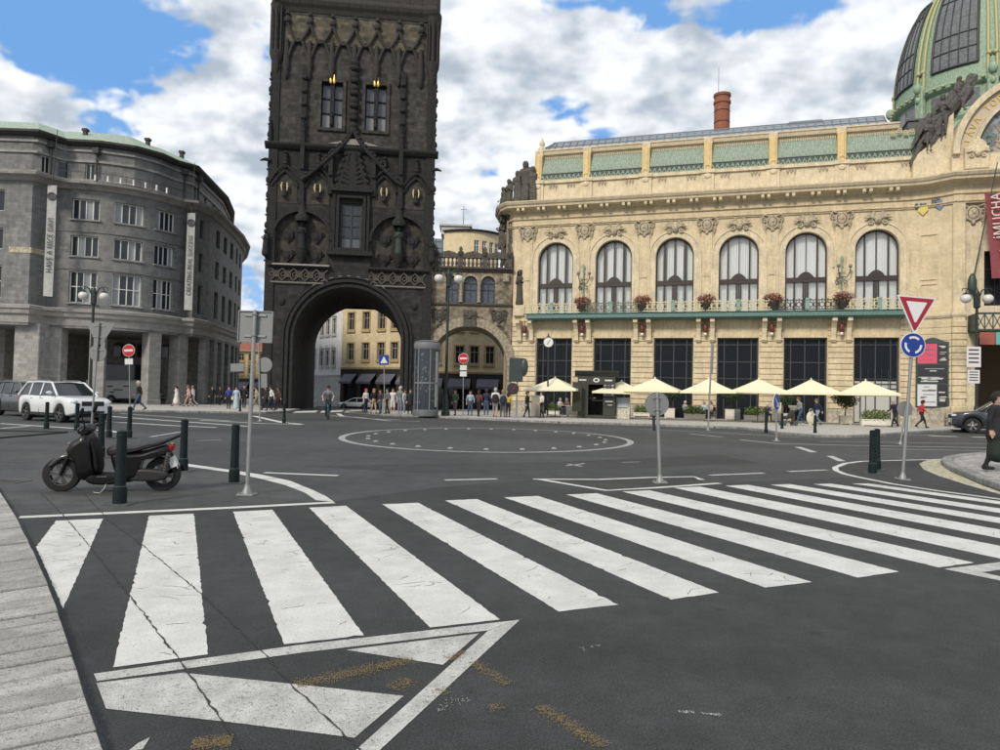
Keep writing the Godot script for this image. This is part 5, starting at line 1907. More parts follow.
		a.lathe([Vector2(0.06, 27.3), Vector2(0.26, 27.7), Vector2(0.2, 28.0), Vector2(0.3, 28.4), Vector2(0.24, 29.4), Vector2(0.16, 30.6)], 8, Transform3D(Basis(), Vector3(x, 0, 0.08)))
		part(tw, "arcade_rib", a, M("arcade_stone", Color(0.036, 0.034, 0.032), 0.9, {"tex": "mottle", "size": 1.0}))
	# gallery cornice and parapet
	var pathc := PackedVector2Array([Vector2(-W, -D), Vector2(-W, -0.7), Vector2(-W + 0.35, 0.35), Vector2(-W + 1.3, 0.15), Vector2(W - 1.3, 0.15), Vector2(W - 0.35, 0.35), Vector2(W, -0.7), Vector2(W, -D)])
	var gc := MB.new()
	sweep(gc, [[-0.8, 32.9], [-0.1, 33.0], [0.02, 33.35], [0.2, 33.6], [0.3, 33.9], [0.25, 34.1], [0.15, 34.3], [0.15, 37.0], [-0.8, 37.0]], pathc)
	part(tw, "gallery", gc, M("arcade_stone"))
	# corner shafts and turrets
	for s in [-1, 1]:
		var c := MB.new()
		var ox: float = s * (W - 0.4)
		c.lathe([Vector2(0.12, 27.6), Vector2(0.35, 28.1), Vector2(0.3, 28.4), Vector2(0.45, 28.8), Vector2(0.58, 29.2), Vector2(0.58, 29.5)], 8, Transform3D(Basis(Vector3.UP, PI / 8), Vector3(ox, 0, 0.0)))
		for q in 8:
			var an := q * TAU / 8
			c.cyl(Vector3(ox + cos(an) * 0.5, 29.4, sin(an) * 0.5), Vector3(ox + cos(an) * 0.5, 33.2, sin(an) * 0.5), 0.075, 0.075, 6)
		c.lathe([Vector2(0.3, 29.4), Vector2(0.3, 32.4), Vector2(0.55, 33.0), Vector2(0.62, 33.4)], 8, Transform3D(Basis(Vector3.UP, PI / 8), Vector3(ox, 0, 0.0)))
		part(tw, "corner_turret", c, M("arcade_stone"))
		var f := MB.new()
		f.span(ox - 0.35, ox + 0.35, 0.0, 29.0, -0.3, 0.12)
		for q in 13:
			var y := 12.6 + q * 1.25
			if q == 7:
				continue
			f.ball(Vector3(ox + s * 0.36, y, 0.0), Vector3(0.11 + 0.05 * (q % 3), 0.3, 0.2), 7, 5)
			f.box(Vector3(ox + s * 0.34, y - 0.4, 0), Vector3(0.3, 0.1, 0.3))
		pinnacle(f, Vector3(ox + s * 0.28, 21.9, 0.25), 2.0, 0.22)
		f.tube([Vector3(ox + s * 0.2, 20.4, 0.2), Vector3(ox + s * 0.6, 20.45, 0.3), Vector3(ox + s * 0.95, 20.3, 0.4)], [0.16, 0.14, 0.06], 6)
		part(tw, "corner_shaft", f, carve)
		part(tw, "statue", statue_mesh("stand"), carve, Transform3D(Basis(Vector3.UP, s * 0.7).scaled(Vector3(1.1, 1.15, 1.1)), Vector3(ox + s * 0.32, 12.6, 0.35)))
	# body behind the face
	var bd := MB.new()
	bd.quad(Vector3(-W, 11.75, -D), Vector3(-W, 11.75, 0), Vector3(-W, 34.4, 0), Vector3(-W, 34.4, -D))
	bd.quad(Vector3(W, 11.75, 0), Vector3(W, 11.75, -D), Vector3(W, 34.4, -D), Vector3(W, 34.4, 0))
	bd.quad(Vector3(W, 10, -D), Vector3(-W, 10, -D), Vector3(-W, 34.4, -D), Vector3(W, 34.4, -D))
	bd.quad(Vector3(-W, 34.4, 0), Vector3(W, 34.4, 0), Vector3(W, 34.4, -D), Vector3(-W, 34.4, -D))
	part(tw, "side_walls", bd, soot)
	var rf := MB.new()
	rf.quad(Vector3(-W, 36, 0), Vector3(W, 36, 0), Vector3(1.5, 56, -6.8), Vector3(-1.5, 56, -6.8))
	rf.quad(Vector3(W, 36, 0), Vector3(W, 36, -D), Vector3(1.5, 56, -6.8), Vector3(1.5, 56, -6.8))
	rf.quad(Vector3(-W, 36, -D), Vector3(-W, 36, 0), Vector3(-1.5, 56, -6.8), Vector3(-1.5, 56, -6.8))
	rf.quad(Vector3(W, 36, -D), Vector3(-W, 36, -D), Vector3(-1.5, 56, -6.8), Vector3(1.5, 56, -6.8))
	part(tw, "roof", rf, M("slate"))
	build_bridge(tw, t0 + Basis(Vector3.UP, turn) * Vector3(6.9, 0, -0.5))

# ------------------------------------------------------------------ the small arched link between tower and hall
func build_bridge(_tw: Node3D, from: Vector3) -> void:
	var to := hall.transform * Vector3(-32.15, 0, 0.12)
	var d := to - from
	var l := d.length()
	var br := thing("arched_link", "small sandstone link with an archway, three arched windows and a balustrade beside the dark tower", "building", at(from, atan2(-d.z, d.x)))
	var sand := M("sandstone", Color(0.215, 0.183, 0.135), 0.92, {"dirt": "rain_marks", "dsize": 3.0, "tex": "masonry", "size": 4.0, "bump": "masonry", "cm": 2.0})
	var sdark := M("sandstone_sooty", Color(0.085, 0.078, 0.066), 0.92, {"tex": "mottle", "size": 1.0})
	var spale := M("sandstone_pale", Color(0.28, 0.245, 0.185), 0.9, {"tex": "mottle", "size": 1.2})
	var c := 3.25
	var m := MB.new()
	arch_wall(m, 0, l, 0, 9.3, c, 3.2, 0, 4.2, 3.2, 4.5, 0, 28)
	for k in [[c - 1.55, 0.52], [c - 0.0, 0.56], [c + 1.5, 0.58]]:
		arch_wall(m, k[0] - 0.75, k[0] + 0.75, 9.3, 12.1, k[0], k[1], 9.4, 11.1, k[1], 0.4)
	m.span(0, c - 2.3, 9.3, 12.1, -0.4, 0)
	m.span(c + 2.25, l, 9.3, 12.1, -0.4, 0)
	m.span(0, l, 0 if false else 8.5, 12.1, -4.5, -0.9)
	part(br, "wall", m, sand)
	for k in [[c - 1.55, 0.52], [c, 0.56], [c + 1.5, 0.58]]:
		var f := MB.new()
		pane_cross(f, k[0] - k[1], k[0] + k[1], 9.4, 11.1, [k[0]], [10.5], -0.3, 0.07, 0.08)
		f.ring_arc(k[0], 11.1, k[1] - 0.07, k[1], -0.34, -0.26, 0, PI, 14)
		var o := part(br, "window", f, M("window_lead", Color(0.025, 0.03, 0.03), 0.5))
		var g := MB.new()
		arch_fill(g, k[0], k[1], 9.4, 11.1, k[1], -0.33, 12)
		part(o, "pane", g, M("blue_glass", Color(0.07, 0.085, 0.12), 0.1, {"tex": "mottle", "size": 0.9}))
		var s := MB.new()
		s.ring_arc(k[0], 11.1, k[1], k[1] + 0.2, 0, 0.1, 0, PI, 16)
		part(br, "window_arch", s, spale)
	for x in [c - 0.78, c + 0.75]:
		var cl := MB.new()
		cl.lathe([Vector2(0.2, 9.4), Vector2(0.15, 9.6), Vector2(0.13, 10.8), Vector2(0.2, 11.0), Vector2(0.2, 11.12)], 10, Transform3D(Basis(), Vector3(x, 0, 0.12)))
		part(br, "column", cl, spale)
	var a := MB.new()
	a.ring_arc(c, 4.2, 3.22, 3.95, 0, 0.14, 0, PI, 28)
	a.span(c + 3.22, minf(c + 3.9, l), 0, 4.2, 0, 0.14)
	a.span(maxf(c - 3.9, 0.0), c - 3.22, 0, 4.2, 0, 0.14)
	part(br, "archivolt", a, spale)
	var ks := MB.new()
	ks.cbox(Vector3(c, 8.0, 0.15), Vector3(1.1, 1.5, 0.35), 0.06)
	keystone(ks, Vector3(c, 8.2, 0.32), 0.7)
	part(br, "keystone", ks, sdark)
	for x in [0.75, l - 1.1]:
		var k := MB.new()
		cartouche(k, Vector3(x, 8.3, 0.1), 0.85)
		scroll(k, Vector3(x, 7.2, 0.05), 0.4, 1.4, 1, 0, 0.09)
		part(br, "carved_trophy", k, sdark)
	var co := MB.new()
	moulding(co, [[-0.6, 12.0], [0.08, 12.0], [0.2, 12.15], [0.4, 12.25], [0.4, 12.4], [-0.6, 12.5]], 0, l)
	moulding(co, [[0.0, 9.1], [0.15, 9.15], [0.22, 9.28], [0.15, 9.36], [0.0, 9.4]], 0, l)
	part(br, "cornice", co, sdark)
	for i in 4:
		var p := MB.new()
		var x := lerpf(0.3, l - 0.3, i / 3.0)
		p.cbox(Vector3(x, 12.95, 0.1), Vector3(0.45, 1.1, 0.4), 0.04)
		p.lathe([Vector2(0.2, 13.45), Vector2(0.28, 13.6), Vector2(0.12, 13.8), Vector2(0.16, 13.95), Vector2(0.0, 14.2)], 8, Transform3D(Basis(), Vector3(x, 0, 0.1)))
		part(br, "balustrade_post", p, sdark)
		if i < 3:
			var x2 := lerpf(0.3, l - 0.3, (i + 1) / 3.0)
			for q in 5:
				var bb := MB.new()
				bb.lathe([Vector2(0.07, 12.45), Vector2(0.14, 12.7), Vector2(0.06, 12.95), Vector2(0.1, 13.15)], 8, Transform3D(Basis(), Vector3(lerpf(x, x2, (q + 1) / 6.0), 0, 0.1)))
				part(br, "baluster", bb, sdark)
	var tr := MB.new()
	tr.span(0.1, l - 0.1, 13.15, 13.45, -0.1, 0.3)
	for i in 3:
		var x := lerpf(0.3, l - 0.3, (i + 0.5) / 3.0)
		tr.prism(PackedVector2Array([Vector2(x - 0.9, 13.45), Vector2(x + 0.9, 13.45), Vector2(x + 0.5, 13.62), Vector2(x, 13.75), Vector2(x - 0.5, 13.62)]), 0.0, 0.25)
	part(br, "balustrade_rail", tr, sdark)
	var bx := MB.new()
	bx.cbox(Vector3(l - 0.55, 11.55, 0.15), Vector3(0.55, 0.7, 0.3), 0.04)
	part(br, "stone_block", bx, spale)

# ------------------------------------------------------------------ the grey corner building with its arcade
func build_bank() -> void:
	var bk := thing("granite_office", "grey granite office building with a bowed corner bay and ground floor arcade", "building")
	var gr := M("grey_granite", Color(0.205, 0.207, 0.208), 0.85, {"dirt": "rain_marks", "dsize": 7.0, "tex": "ashlar", "size": 5.0, "bump": "ashlar", "cm": 1.0})
	var gl := M("grey_granite_pale", Color(0.275, 0.27, 0.26), 0.85, {"tex": "ashlar", "size": 5.0})
	var white := M("white_frame", Color(0.72, 0.72, 0.7), 0.6)
	var pane := M("office_glass", Color(0.025, 0.03, 0.036), 0.06)
	var blind := M("office_blind", Color(0.28, 0.3, 0.32), 0.35)
	var copper := M("pale_copper", Color(0.3, 0.38, 0.31), 0.7, {"tex": "runs", "size": 3.0})
	# plan of the facade, from west to east and then along the side street
	var left := PackedVector2Array([Vector2(-62, -56.3), Vector2(-37.3, -57.2), Vector2(-36.72, -59.2)])
	var bow := PackedVector2Array()
	for i in 13:
		var t := i / 12.0
		var p := Vector2(-36.72, -59.2)
		var q := Vector2(-30.2, -59.4)
		var r := Vector2(-28.5, -65.6)
		bow.append(p.lerp(q, t).lerp(q.lerp(r, t), t))
	var pier := PackedVector2Array([Vector2(-28.5, -65.6), Vector2(-27.75, -65.3), Vector2(-27.35, -67.4)])
	var side := PackedVector2Array([Vector2(-27.4, -67.5), Vector2(-27.95, -72), Vector2(-28.8, -78), Vector2(-30.2, -84), Vector2(-32.6, -90), Vector2(-36.2, -97), Vector2(-42, -105)])
	var all := PackedVector2Array()
	for p in left: all.append(p)
	for p in bow: all.append(p)
	for p in pier: all.append(p)
	for p in side.slice(1): all.append(p)
	# window rows: bottom and top of each
	var rows := [[8.4, 11.0], [12.25, 13.95], [15.3, 17.0]]
	var segs := [[left, "west_wing"], [bow, "bowed_bay"], [pier, "corner_pier"], [side, "side_wing"]]
	for s in segs:
		var path: PackedVector2Array = s[0]
		var L := path_length(path)
		var mp := along(path)
		var cols := []
		if s[1] == "bowed_bay":
			cols = [[1.25, 3.35], [4.45, 6.7], [7.7, 9.6]]
			if L < 10.4:
				cols = [[L * 0.12, L * 0.32], [L * 0.43, L * 0.64], [L * 0.74, L * 0.92]]
		elif s[1] == "west_wing":
			var x := L - 5.9
			while x > 2:
				cols.append([x, x + 1.6])
				x -= 3.3
		elif s[1] == "side_wing":
			var x := 2.3
			while x < L - 2:
				cols.append([x, x + 1.35])
				x += 2.9
		elif s[1] == "corner_pier":
			cols = [[1.35, 2.15]]
		var holes := []
		for c in cols:
			for r in rows:
				holes.append([c[0], c[1], r[0], r[1]])
		var m := MB.new()
		wall(m, 0, L, 7.0, 18.0, holes, 0.35, mp, 0.8)
		part(bk, s[1], m, gr)
		for h in holes:
			var f := MB.new()
			var w: float = h[1] - h[0]
			var nx := [h[0] + w / 4, h[0] + w / 2, h[0] + w * 3 / 4] if w > 1.65 else [h[0] + w / 2]
			pane_cross(f, h[0], h[1], h[2], h[3], nx, [h[2] + (h[3] - h[2]) * 0.52] if h[2] < 9 else [], -0.26, 0.075, 0.08, mp)
			var o := part(bk, "window", f, white if s[1] in ["bowed_bay", "west_wing"] else M("grey_frame", Color(0.12, 0.12, 0.12), 0.6))
			var xs := [h[0] + 0.07] + nx + [h[1] - 0.07]
			for i in xs.size() - 1:
				var g := MB.new()
				var a: Vector3 = mp.call(Vector3(xs[i] + 0.02, h[2] + 0.06, -0.3))
				var b: Vector3 = mp.call(Vector3(xs[i + 1] - 0.02, h[2] + 0.06, -0.3))
				var up := Vector3(0, h[3] - h[2] - 0.12, 0)
				g.quad(a, b, b + up, a + up)
				var shut: bool = s[1] == "bowed_bay" and (int(h[0] * 7 + h[2] * 3 + i * 5) % 7 < 2) or s[1] == "west_wing" and int(h[2] * 3 + i) % 3 == 0
				part(o, "pane", g, blind if shut else pane)
		if s[1] == "bowed_bay":
			for r in rows:
				for c in cols:
					var sl := MB.new()
					var mid = (c[0] + c[1]) / 2
					var a: Vector3 = mp.call(Vector3(c[0] - 0.1, r[0] - 0.06, 0.05))
					var b: Vector3 = mp.call(Vector3(c[1] + 0.1, r[0] - 0.06, 0.05))
					sl.bar(a, b, 0.26, 0.12)
					part(bk, "window_sill", sl, gl)
			for y in [14.7, 11.6]:
				var bd := MB.new()
				sweep(bd, [[-0.1, y - 0.45], [0.06, y - 0.45], [0.06, y + 0.3], [-0.1, y + 0.3]], path)
				part(bk, "stone_band", bd, gr)
	# ledges
	var lg := MB.new()
	sweep(lg, [[-0.3, 6.5], [0.05, 6.5], [0.1, 7.1], [0.3, 7.2], [0.35, 7.5], [0.5, 7.6], [0.5, 7.8], [0.1, 7.95], [-0.3, 8.0]], all)
	part(bk, "ledge", lg, gl)
	var lu := MB.new()
	sweep(lu, [[-0.3, 17.7], [0.15, 17.75], [0.4, 18.0], [0.8, 18.1], [0.85, 18.3], [0.2, 18.45], [-0.3, 18.46]], all)
	part(bk, "ledge", lu, gl)
	# set back attic
	var inset := PackedVector2Array([Vector2(-62, -58.3), Vector2(-38.4, -59.2), Vector2(-37.4, -61.3), Vector2(-34.5, -61.6), Vector2(-32.2, -62.6), Vector2(-30.9, -64.2), Vector2(-30.3, -66.2), Vector2(-29.2, -67.6), Vector2(-30.4, -78), Vector2(-32.1, -84.5), Vector2(-34.6, -91), Vector2(-38.6, -99)])
	var at_ := MB.new()
	var Li := path_length(inset)
	var ah := []
	for x in [24.0, 25.4, 27.6, 37.6, 41.0, 44.0, 47.0, 50.0, 53.0, 56.0]:
		if x < Li - 1:
			ah.append([x, x + 0.75, 19.2, 20.6])
	wall(at_, 0, Li, 18.2, 22.2, ah, 0.3, along(inset), 0.8)
	part(bk, "attic_wall", at_, gr)
	for h in ah:
		var f := MB.new()
		pane_cross(f, h[0], h[1], h[2], h[3], [(h[0] + h[1]) / 2], [], -0.2, 0.06, 0.06, along(inset))
		var o := part(bk, "attic_window", f, white)
		var g := MB.new()
		var mp := along(inset)
		g.quad(mp.call(Vector3(h[0], h[2], -0.24)), mp.call(Vector3(h[1], h[2], -0.24)), mp.call(Vector3(h[1], h[3], -0.24)), mp.call(Vector3(h[0], h[3], -0.24)))
		part(o, "pane", g, pane)
	for y in [19.0, 20.6, 21.5]:
		var bd := MB.new()
		sweep(bd, [[-0.1, y], [0.14, y + 0.03], [0.14, y + 0.2], [-0.1, y + 0.25]], inset)
		part(bk, "stone_band", bd, gl)
	var ev := MB.new()
	sweep(ev, [[-0.3, 22.0], [0.3, 22.05], [0.6, 22.25], [0.6, 22.4], [-0.3, 22.5]], inset)
	part(bk, "eaves", ev, M("dark_eaves", Color(0.05, 0.05, 0.05), 0.8))
	var rf := MB.new()
	sweep(rf, [[0.62, 22.42], [-3.5, 24.4], [-9.0, 24.7]], inset)
	part(bk, "roof", rf, copper)
	var rng := RandomNumberGenerator.new()
	rng.seed = 3
	var mpi := along(inset)
	for x in [26.6, 33.4, 37.2]:
		var ch := MB.new()
		ch.cbox(mpi.call(Vector3(x, 23.5, -2.0)), Vector3(0.34, 1.2, 0.34), 0.05)
		ch.cbox(mpi.call(Vector3(x, 24.1, -2.0)), Vector3(0.5, 0.25, 0.5), 0.05)
		part(bk, "roof_vent", ch, M("dark_eaves"))
	for x in [24.6, 28.6, 36.4, 38.5]:
		var dp := MB.new()
		dp.cyl(mpi.call(Vector3(x, 18.4, 0.2)), mpi.call(Vector3(x, 22.0, 0.2)), 0.09, 0.09, 6)
		dp.box(mpi.call(Vector3(x, 21.6, 0.25)), Vector3(0.5, 0.45, 0.5))
		part(bk, "downpipe", dp, M("dark_eaves"))
	# railing with small floodlights on the ledge of the bay
	var rail := MB.new()
	var mb_ := along(bow)
	var Lb := path_length(bow)
	for i in 12:
		rail.cyl(mb_.call(Vector3(0.3 + i * (Lb - 0.6) / 11, 18.4, 0.5)), mb_.call(Vector3(0.3 + i * (Lb - 0.6) / 11, 19.1, 0.5)), 0.02, 0.02, 4)
		if i < 11:
			rail.bar(mb_.call(Vector3(0.3 + i * (Lb - 0.6) / 11, 19.1, 0.5)), mb_.call(Vector3(0.3 + (i + 1) * (Lb - 0.6) / 11, 19.1, 0.5)), 0.03, 0.03)
	part(bk, "ledge_railing", rail, M("dark_eaves"))
	for i in 7:
		var fl := MB.new()
		fl.cbox(mb_.call(Vector3(3.0 + i * 0.9, 18.75, 0.3)), Vector3(0.12, 0.5, 0.12), 0.02)
		part(bk, "floodlight", fl, white)
	# arcade: piers, lintel soffit, back wall
	var mw := along(left)
	var Lw := path_length(left)
	for x in [4.0, 10.5, 17.0, Lw - 1.6]:
		var p := MB.new()
		p.cbox(mw.call(Vector3(x + 0.8, 3.25, -0.85)), Vector3(2.0, 6.6, 1.7), 0.05)
		part(bk, "arcade_pier", p, gl)
	for x in [0.25, 3.55, 8.1, Lb - 0.1]:
		var p := MB.new()
		var c: Vector3 = mb_.call(Vector3(x, 3.25, -0.62))
		var e: Vector3 = mb_.call(Vector3(x + 0.2, 3.25, -0.62)) - c
		p.cbox(c, Vector3(1.15, 6.6, 1.15), 0.05, Basis(Vector3.UP, atan2(-e.z, e.x)))
		p.cbox(c + Vector3(0, -3.0, 0), Vector3(1.3, 0.6, 1.3), 0.05, Basis(Vector3.UP, atan2(-e.z, e.x)))
		part(bk, "arcade_pier", p, gl)
	for i in 10:
		var ms := along(side)
		var p := MB.new()
		var c: Vector3 = ms.call(Vector3(0.5 + i * 2.9, 3.25, -0.3))
		var e: Vector3 = ms.call(Vector3(0.7 + i * 2.9, 3.25, -0.3)) - c
		p.cbox(c, Vector3(1.1, 6.6, 0.7), 0.05, Basis(Vector3.UP, atan2(-e.z, e.x)))
		part(bk, "arcade_pier", p, gr)
	var so := MB.new()
	var poly := PackedVector2Array(all)
	poly.append(Vector2(-62, -110))
	so.slab(poly, 6.3, 7.0)
	so.slab(Geometry2D.offset_polygon(poly, -0.6)[0], 17.6, 18.3)
	part(bk, "floor_slab", so, gr)
	var rear := MB.new()
	sweep(rear, [[0, 0], [0, 22]], PackedVector2Array([Vector2(-42, -105), Vector2(-62, -110), Vector2(-62, -56.3)]))
	part(bk, "rear_wall", rear, gr)
	var bw := MB.new()
	sweep(bw, [[0, 0.0], [0, 6.6]], PackedVector2Array([Vector2(-62, -60.5), Vector2(-42, -61.5), Vector2(-40.5, -71.5), Vector2(-32.0, -72.5)]))
	sweep(bw, [[0, 0.0], [0, 6.6]], PackedVector2Array([Vector2(-32.0, -72.5), Vector2(-29.3, -72.3), Vector2(-30.0, -78), Vector2(-31.7, -85), Vector2(-38, -98)]))
	part(bk, "arcade_back_wall", bw, M("arcade_wall", Color(0.3, 0.29, 0.27), 0.85, {"tex": "ashlar", "size": 4.0}))
	var dd := MB.new()
	dd.cbox(Vector3(-36.6, 1.9, -71.6), Vector3(5.6, 3.8, 0.3), 0.03, Basis(Vector3.UP, 0.12))
	part(bk, "dark_doors", dd, pane)
	for q in 5:
		var uw := MB.new()
		uw.cbox(Vector3(-37.6 + q * 1.1, 5.2, -71.4 - 0.13 * q), Vector3(0.7, 1.3, 0.3), 0.02, Basis(Vector3.UP, 0.12))
		part(bk, "arcade_window", uw, pane)
	# pale mortar band and cables brackets on the projecting pier
	var pbm := MB.new()
	sweep(pbm, [[0.0, 12.0], [0.03, 12.0], [0.03, 12.45], [0, 12.45]], PackedVector2Array([Vector2(-39.0, -57.13), Vector2(-37.3, -57.2), Vector2(-36.75, -59.1)]))
	part(bk, "pale_stone_band", pbm, M("pale_band", Color(0.42, 0.38, 0.29), 0.85, {"tex": "mottle", "size": 1.0}))
	for e in [["HAVE A NICE DAY!", Vector3(-35.95, 8.6, -57.4), 8.9, "white hanging banner with dark lettering about the day, on the projecting pier", 45.0], ["CREATING REAL SUCCESS", Vector3(-27.75, 8.5, -64.2), 8.7, "white hanging banner with dark lettering about success, beside the side street corner", 190.0]]:
		var B := thing("hanging_banner", e[3], "banner", at(e[1], 0.3), "banners hanging on the granite building")
		var H: float = e[2]
		var cl := MB.new()
		var wd := 0.66
		cl.grid(4, 16, func(u, v): return Vector3((u - 0.5) * wd, v * H, 0.03 * sin(v * 6 + u * 2)))
		part(B, "cloth", cl, M("banner_cloth", Color(0.42, 0.42, 0.415), 0.85, {"tex": "plaster", "size": 2.0}))
		var po := MB.new()
		po.cyl(Vector3(0, H + 0.05, 0), Vector3(0.1, H + 4.6, -0.4), 0.04, 0.025, 6)
		part(B, "pole", po, M("dark_eaves"))
		for y in [0.0, H]:
			var rd := MB.new()
			rd.cyl(Vector3(-0.45, y, 0), Vector3(0.45, y, 0), 0.035, 0.035, 6)
			rd.cyl(Vector3(0, y, 0), Vector3(0, y, -0.9), 0.035, 0.035, 6)
			part(B, "rod", rd, M("dark_eaves"))
		var em := MB.new()
		em.torus(Vector3(0, H - 0.9, 0.06), 0.28, 0.05, Basis(), 14, 5)
		em.box(Vector3(0, H - 0.9, 0.06), Vector3(0.3, 0.3, 0.02))
		part(B, "emblem", em, M("banner_print", Color(0.09, 0.09, 0.1), 0.85))
		var tm := TextMesh.new()
		var font := SystemFont.new()
		font.font_names = PackedStringArray(["Droid Sans"])
		tm.font = font
		tm.text = e[0]
		tm.font_size = 64
		tm.pixel_size = 0.0086 if e[0].length() < 18 else 0.0074
		tm.depth = 0.02
		part(B, "lettering", tm, M("banner_print"), Transform3D(Basis(Vector3.BACK, PI / 2), Vector3(0.0, H * 0.46, 0.055)))

# ------------------------------------------------------------------ houses farther back
func townhouse(called: String, label: String, o: Vector3, turn: float, w: float, h: float, depth: float, ground: float, cols: Array, rows: Array, mt: Material, trim: Material, roof: Material, shop := true, hood := false) -> Node3D:
	var t := thing(called, label, "house", at(o, turn), "houses seen beyond the gate")
	var m := MB.new()
	var holes := []
	for c in cols:
		for r in rows:
			holes.append([c - 0.55, c + 0.55, r[0], r[1]])
	wall(m, 0, w, ground, h, holes, 0.25)
	m.quad(Vector3(0, 0, -depth), Vector3(0, 0, 0), Vector3(0, h, 0), Vector3(0, h, -depth))
	m.quad(Vector3(w, 0, 0), Vector3(w, 0, -depth), Vector3(w, h, -depth), Vector3(w, h, 0))
	part(t, "wall", m, mt)
	for q in holes:
		var f := MB.new()
		pane_cross(f, q[0], q[1], q[2], q[3], [(q[0] + q[1]) / 2], [q[2] + (q[3] - q[2]) * 0.68], -0.2, 0.08, 0.06)
		var o2 := part(t, "window", f, M("house_frame", Color(0.4, 0.36, 0.3), 0.6))
		var g := MB.new()
		g.span(q[0], q[1], q[2], q[3], -0.25, -0.23)
		part(o2, "pane", g, M("office_glass", Color(0.025, 0.03, 0.036), 0.06))
		var s := MB.new()
		s.span(q[0] - 0.2, q[1] + 0.2, q[2] - 0.25, q[2] - 0.02, 0.0, 0.2)
		pane_cross(s, q[0] - 0.18, q[1] + 0.18, q[2], q[3] + 0.2, [], [], 0.04, 0.17, 0.08)
		if hood:
			s.prism(PackedVector2Array([Vector2(q[0] - 0.25, q[3] + 0.3), Vector2(q[1] + 0.25, q[3] + 0.3), Vector2((q[0] + q[1]) / 2, q[3] + 0.8)]), 0, 0.22)
		part(t, "window_surround", s, trim)
	var c := MB.new()
	moulding(c, [[-0.3, h - 0.6], [0.1, h - 0.6], [0.2, h - 0.3], [0.6, h - 0.15], [0.6, h], [-0.3, h + 0.1]], -0.1, w + 0.1)
	moulding(c, [[-0.1, ground], [0.15, ground + 0.05], [0.2, ground + 0.3], [-0.1, ground + 0.4]], 0, w)
	part(t, "cornice", c, trim)
	var r := MB.new()
	r.quad(Vector3(-0.2, h, 0.5), Vector3(w + 0.2, h, 0.5), Vector3(w + 0.2, h + 3.2, -depth / 2), Vector3(-0.2, h + 3.2, -depth / 2))
	r.quad(Vector3(w + 0.2, h, -depth), Vector3(-0.2, h, -depth), Vector3(-0.2, h + 3.2, -depth / 2), Vector3(w + 0.2, h + 3.2, -depth / 2))
	r.tri(Vector3(w + 0.2, h, 0.5), Vector3(w + 0.2, h, -depth), Vector3(w + 0.2, h + 3.2, -depth / 2))
	r.tri(Vector3(-0.2, h, -depth), Vector3(-0.2, h, 0.5), Vector3(-0.2, h + 3.2, -depth / 2))
	part(t, "roof", r, roof)
	if shop:
		var sh := MB.new()
		sh.span(0, w, 0, ground, -0.6, -0.3)
		part(t, "shop_front", sh, M("dark_shop_glass", Color(0.02, 0.022, 0.026), 0.06))
		var k := int(w / 3.2)
		for i in k + 1:
			var p := MB.new()
			var x := clampf(i * w / k, 0.3, w - 0.3)
			p.cbox(Vector3(x, ground / 2, -0.15), Vector3(0.6, ground, 0.5), 0.03)
			part(t, "shop_pier", p, M("brown_shopfront", Color(0.06, 0.04, 0.03), 0.6))
			if i < k:
				var a := MB.new()
				var x0 := x + 0.4
				var x1 := (i + 1) * w / k - 0.4
				for q in 6:
					var xa := lerpf(x0, x1, q / 6.0)
					var xb := lerpf(x0, x1, (q + 1) / 6.0)
					a.quad(Vector3(xa, ground - 1.6, 1.2), Vector3(xb, ground - 1.6, 1.2), Vector3(xb, ground - 0.5, 0.0), Vector3(xa, ground - 0.5, 0.0))
				a.span(x0, x1, ground - 1.9, ground - 1.6, 1.17, 1.2)
				part(t, "awning", a, M("grey_awning", Color(0.13, 0.13, 0.17), 0.85))
		var fs := MB.new()
		fs.span(0, w, ground - 0.5, ground, -0.3, 0.12)
		part(t, "fascia", fs, M("black_iron", Color(0.02, 0.02, 0.02), 0.5))
	return t
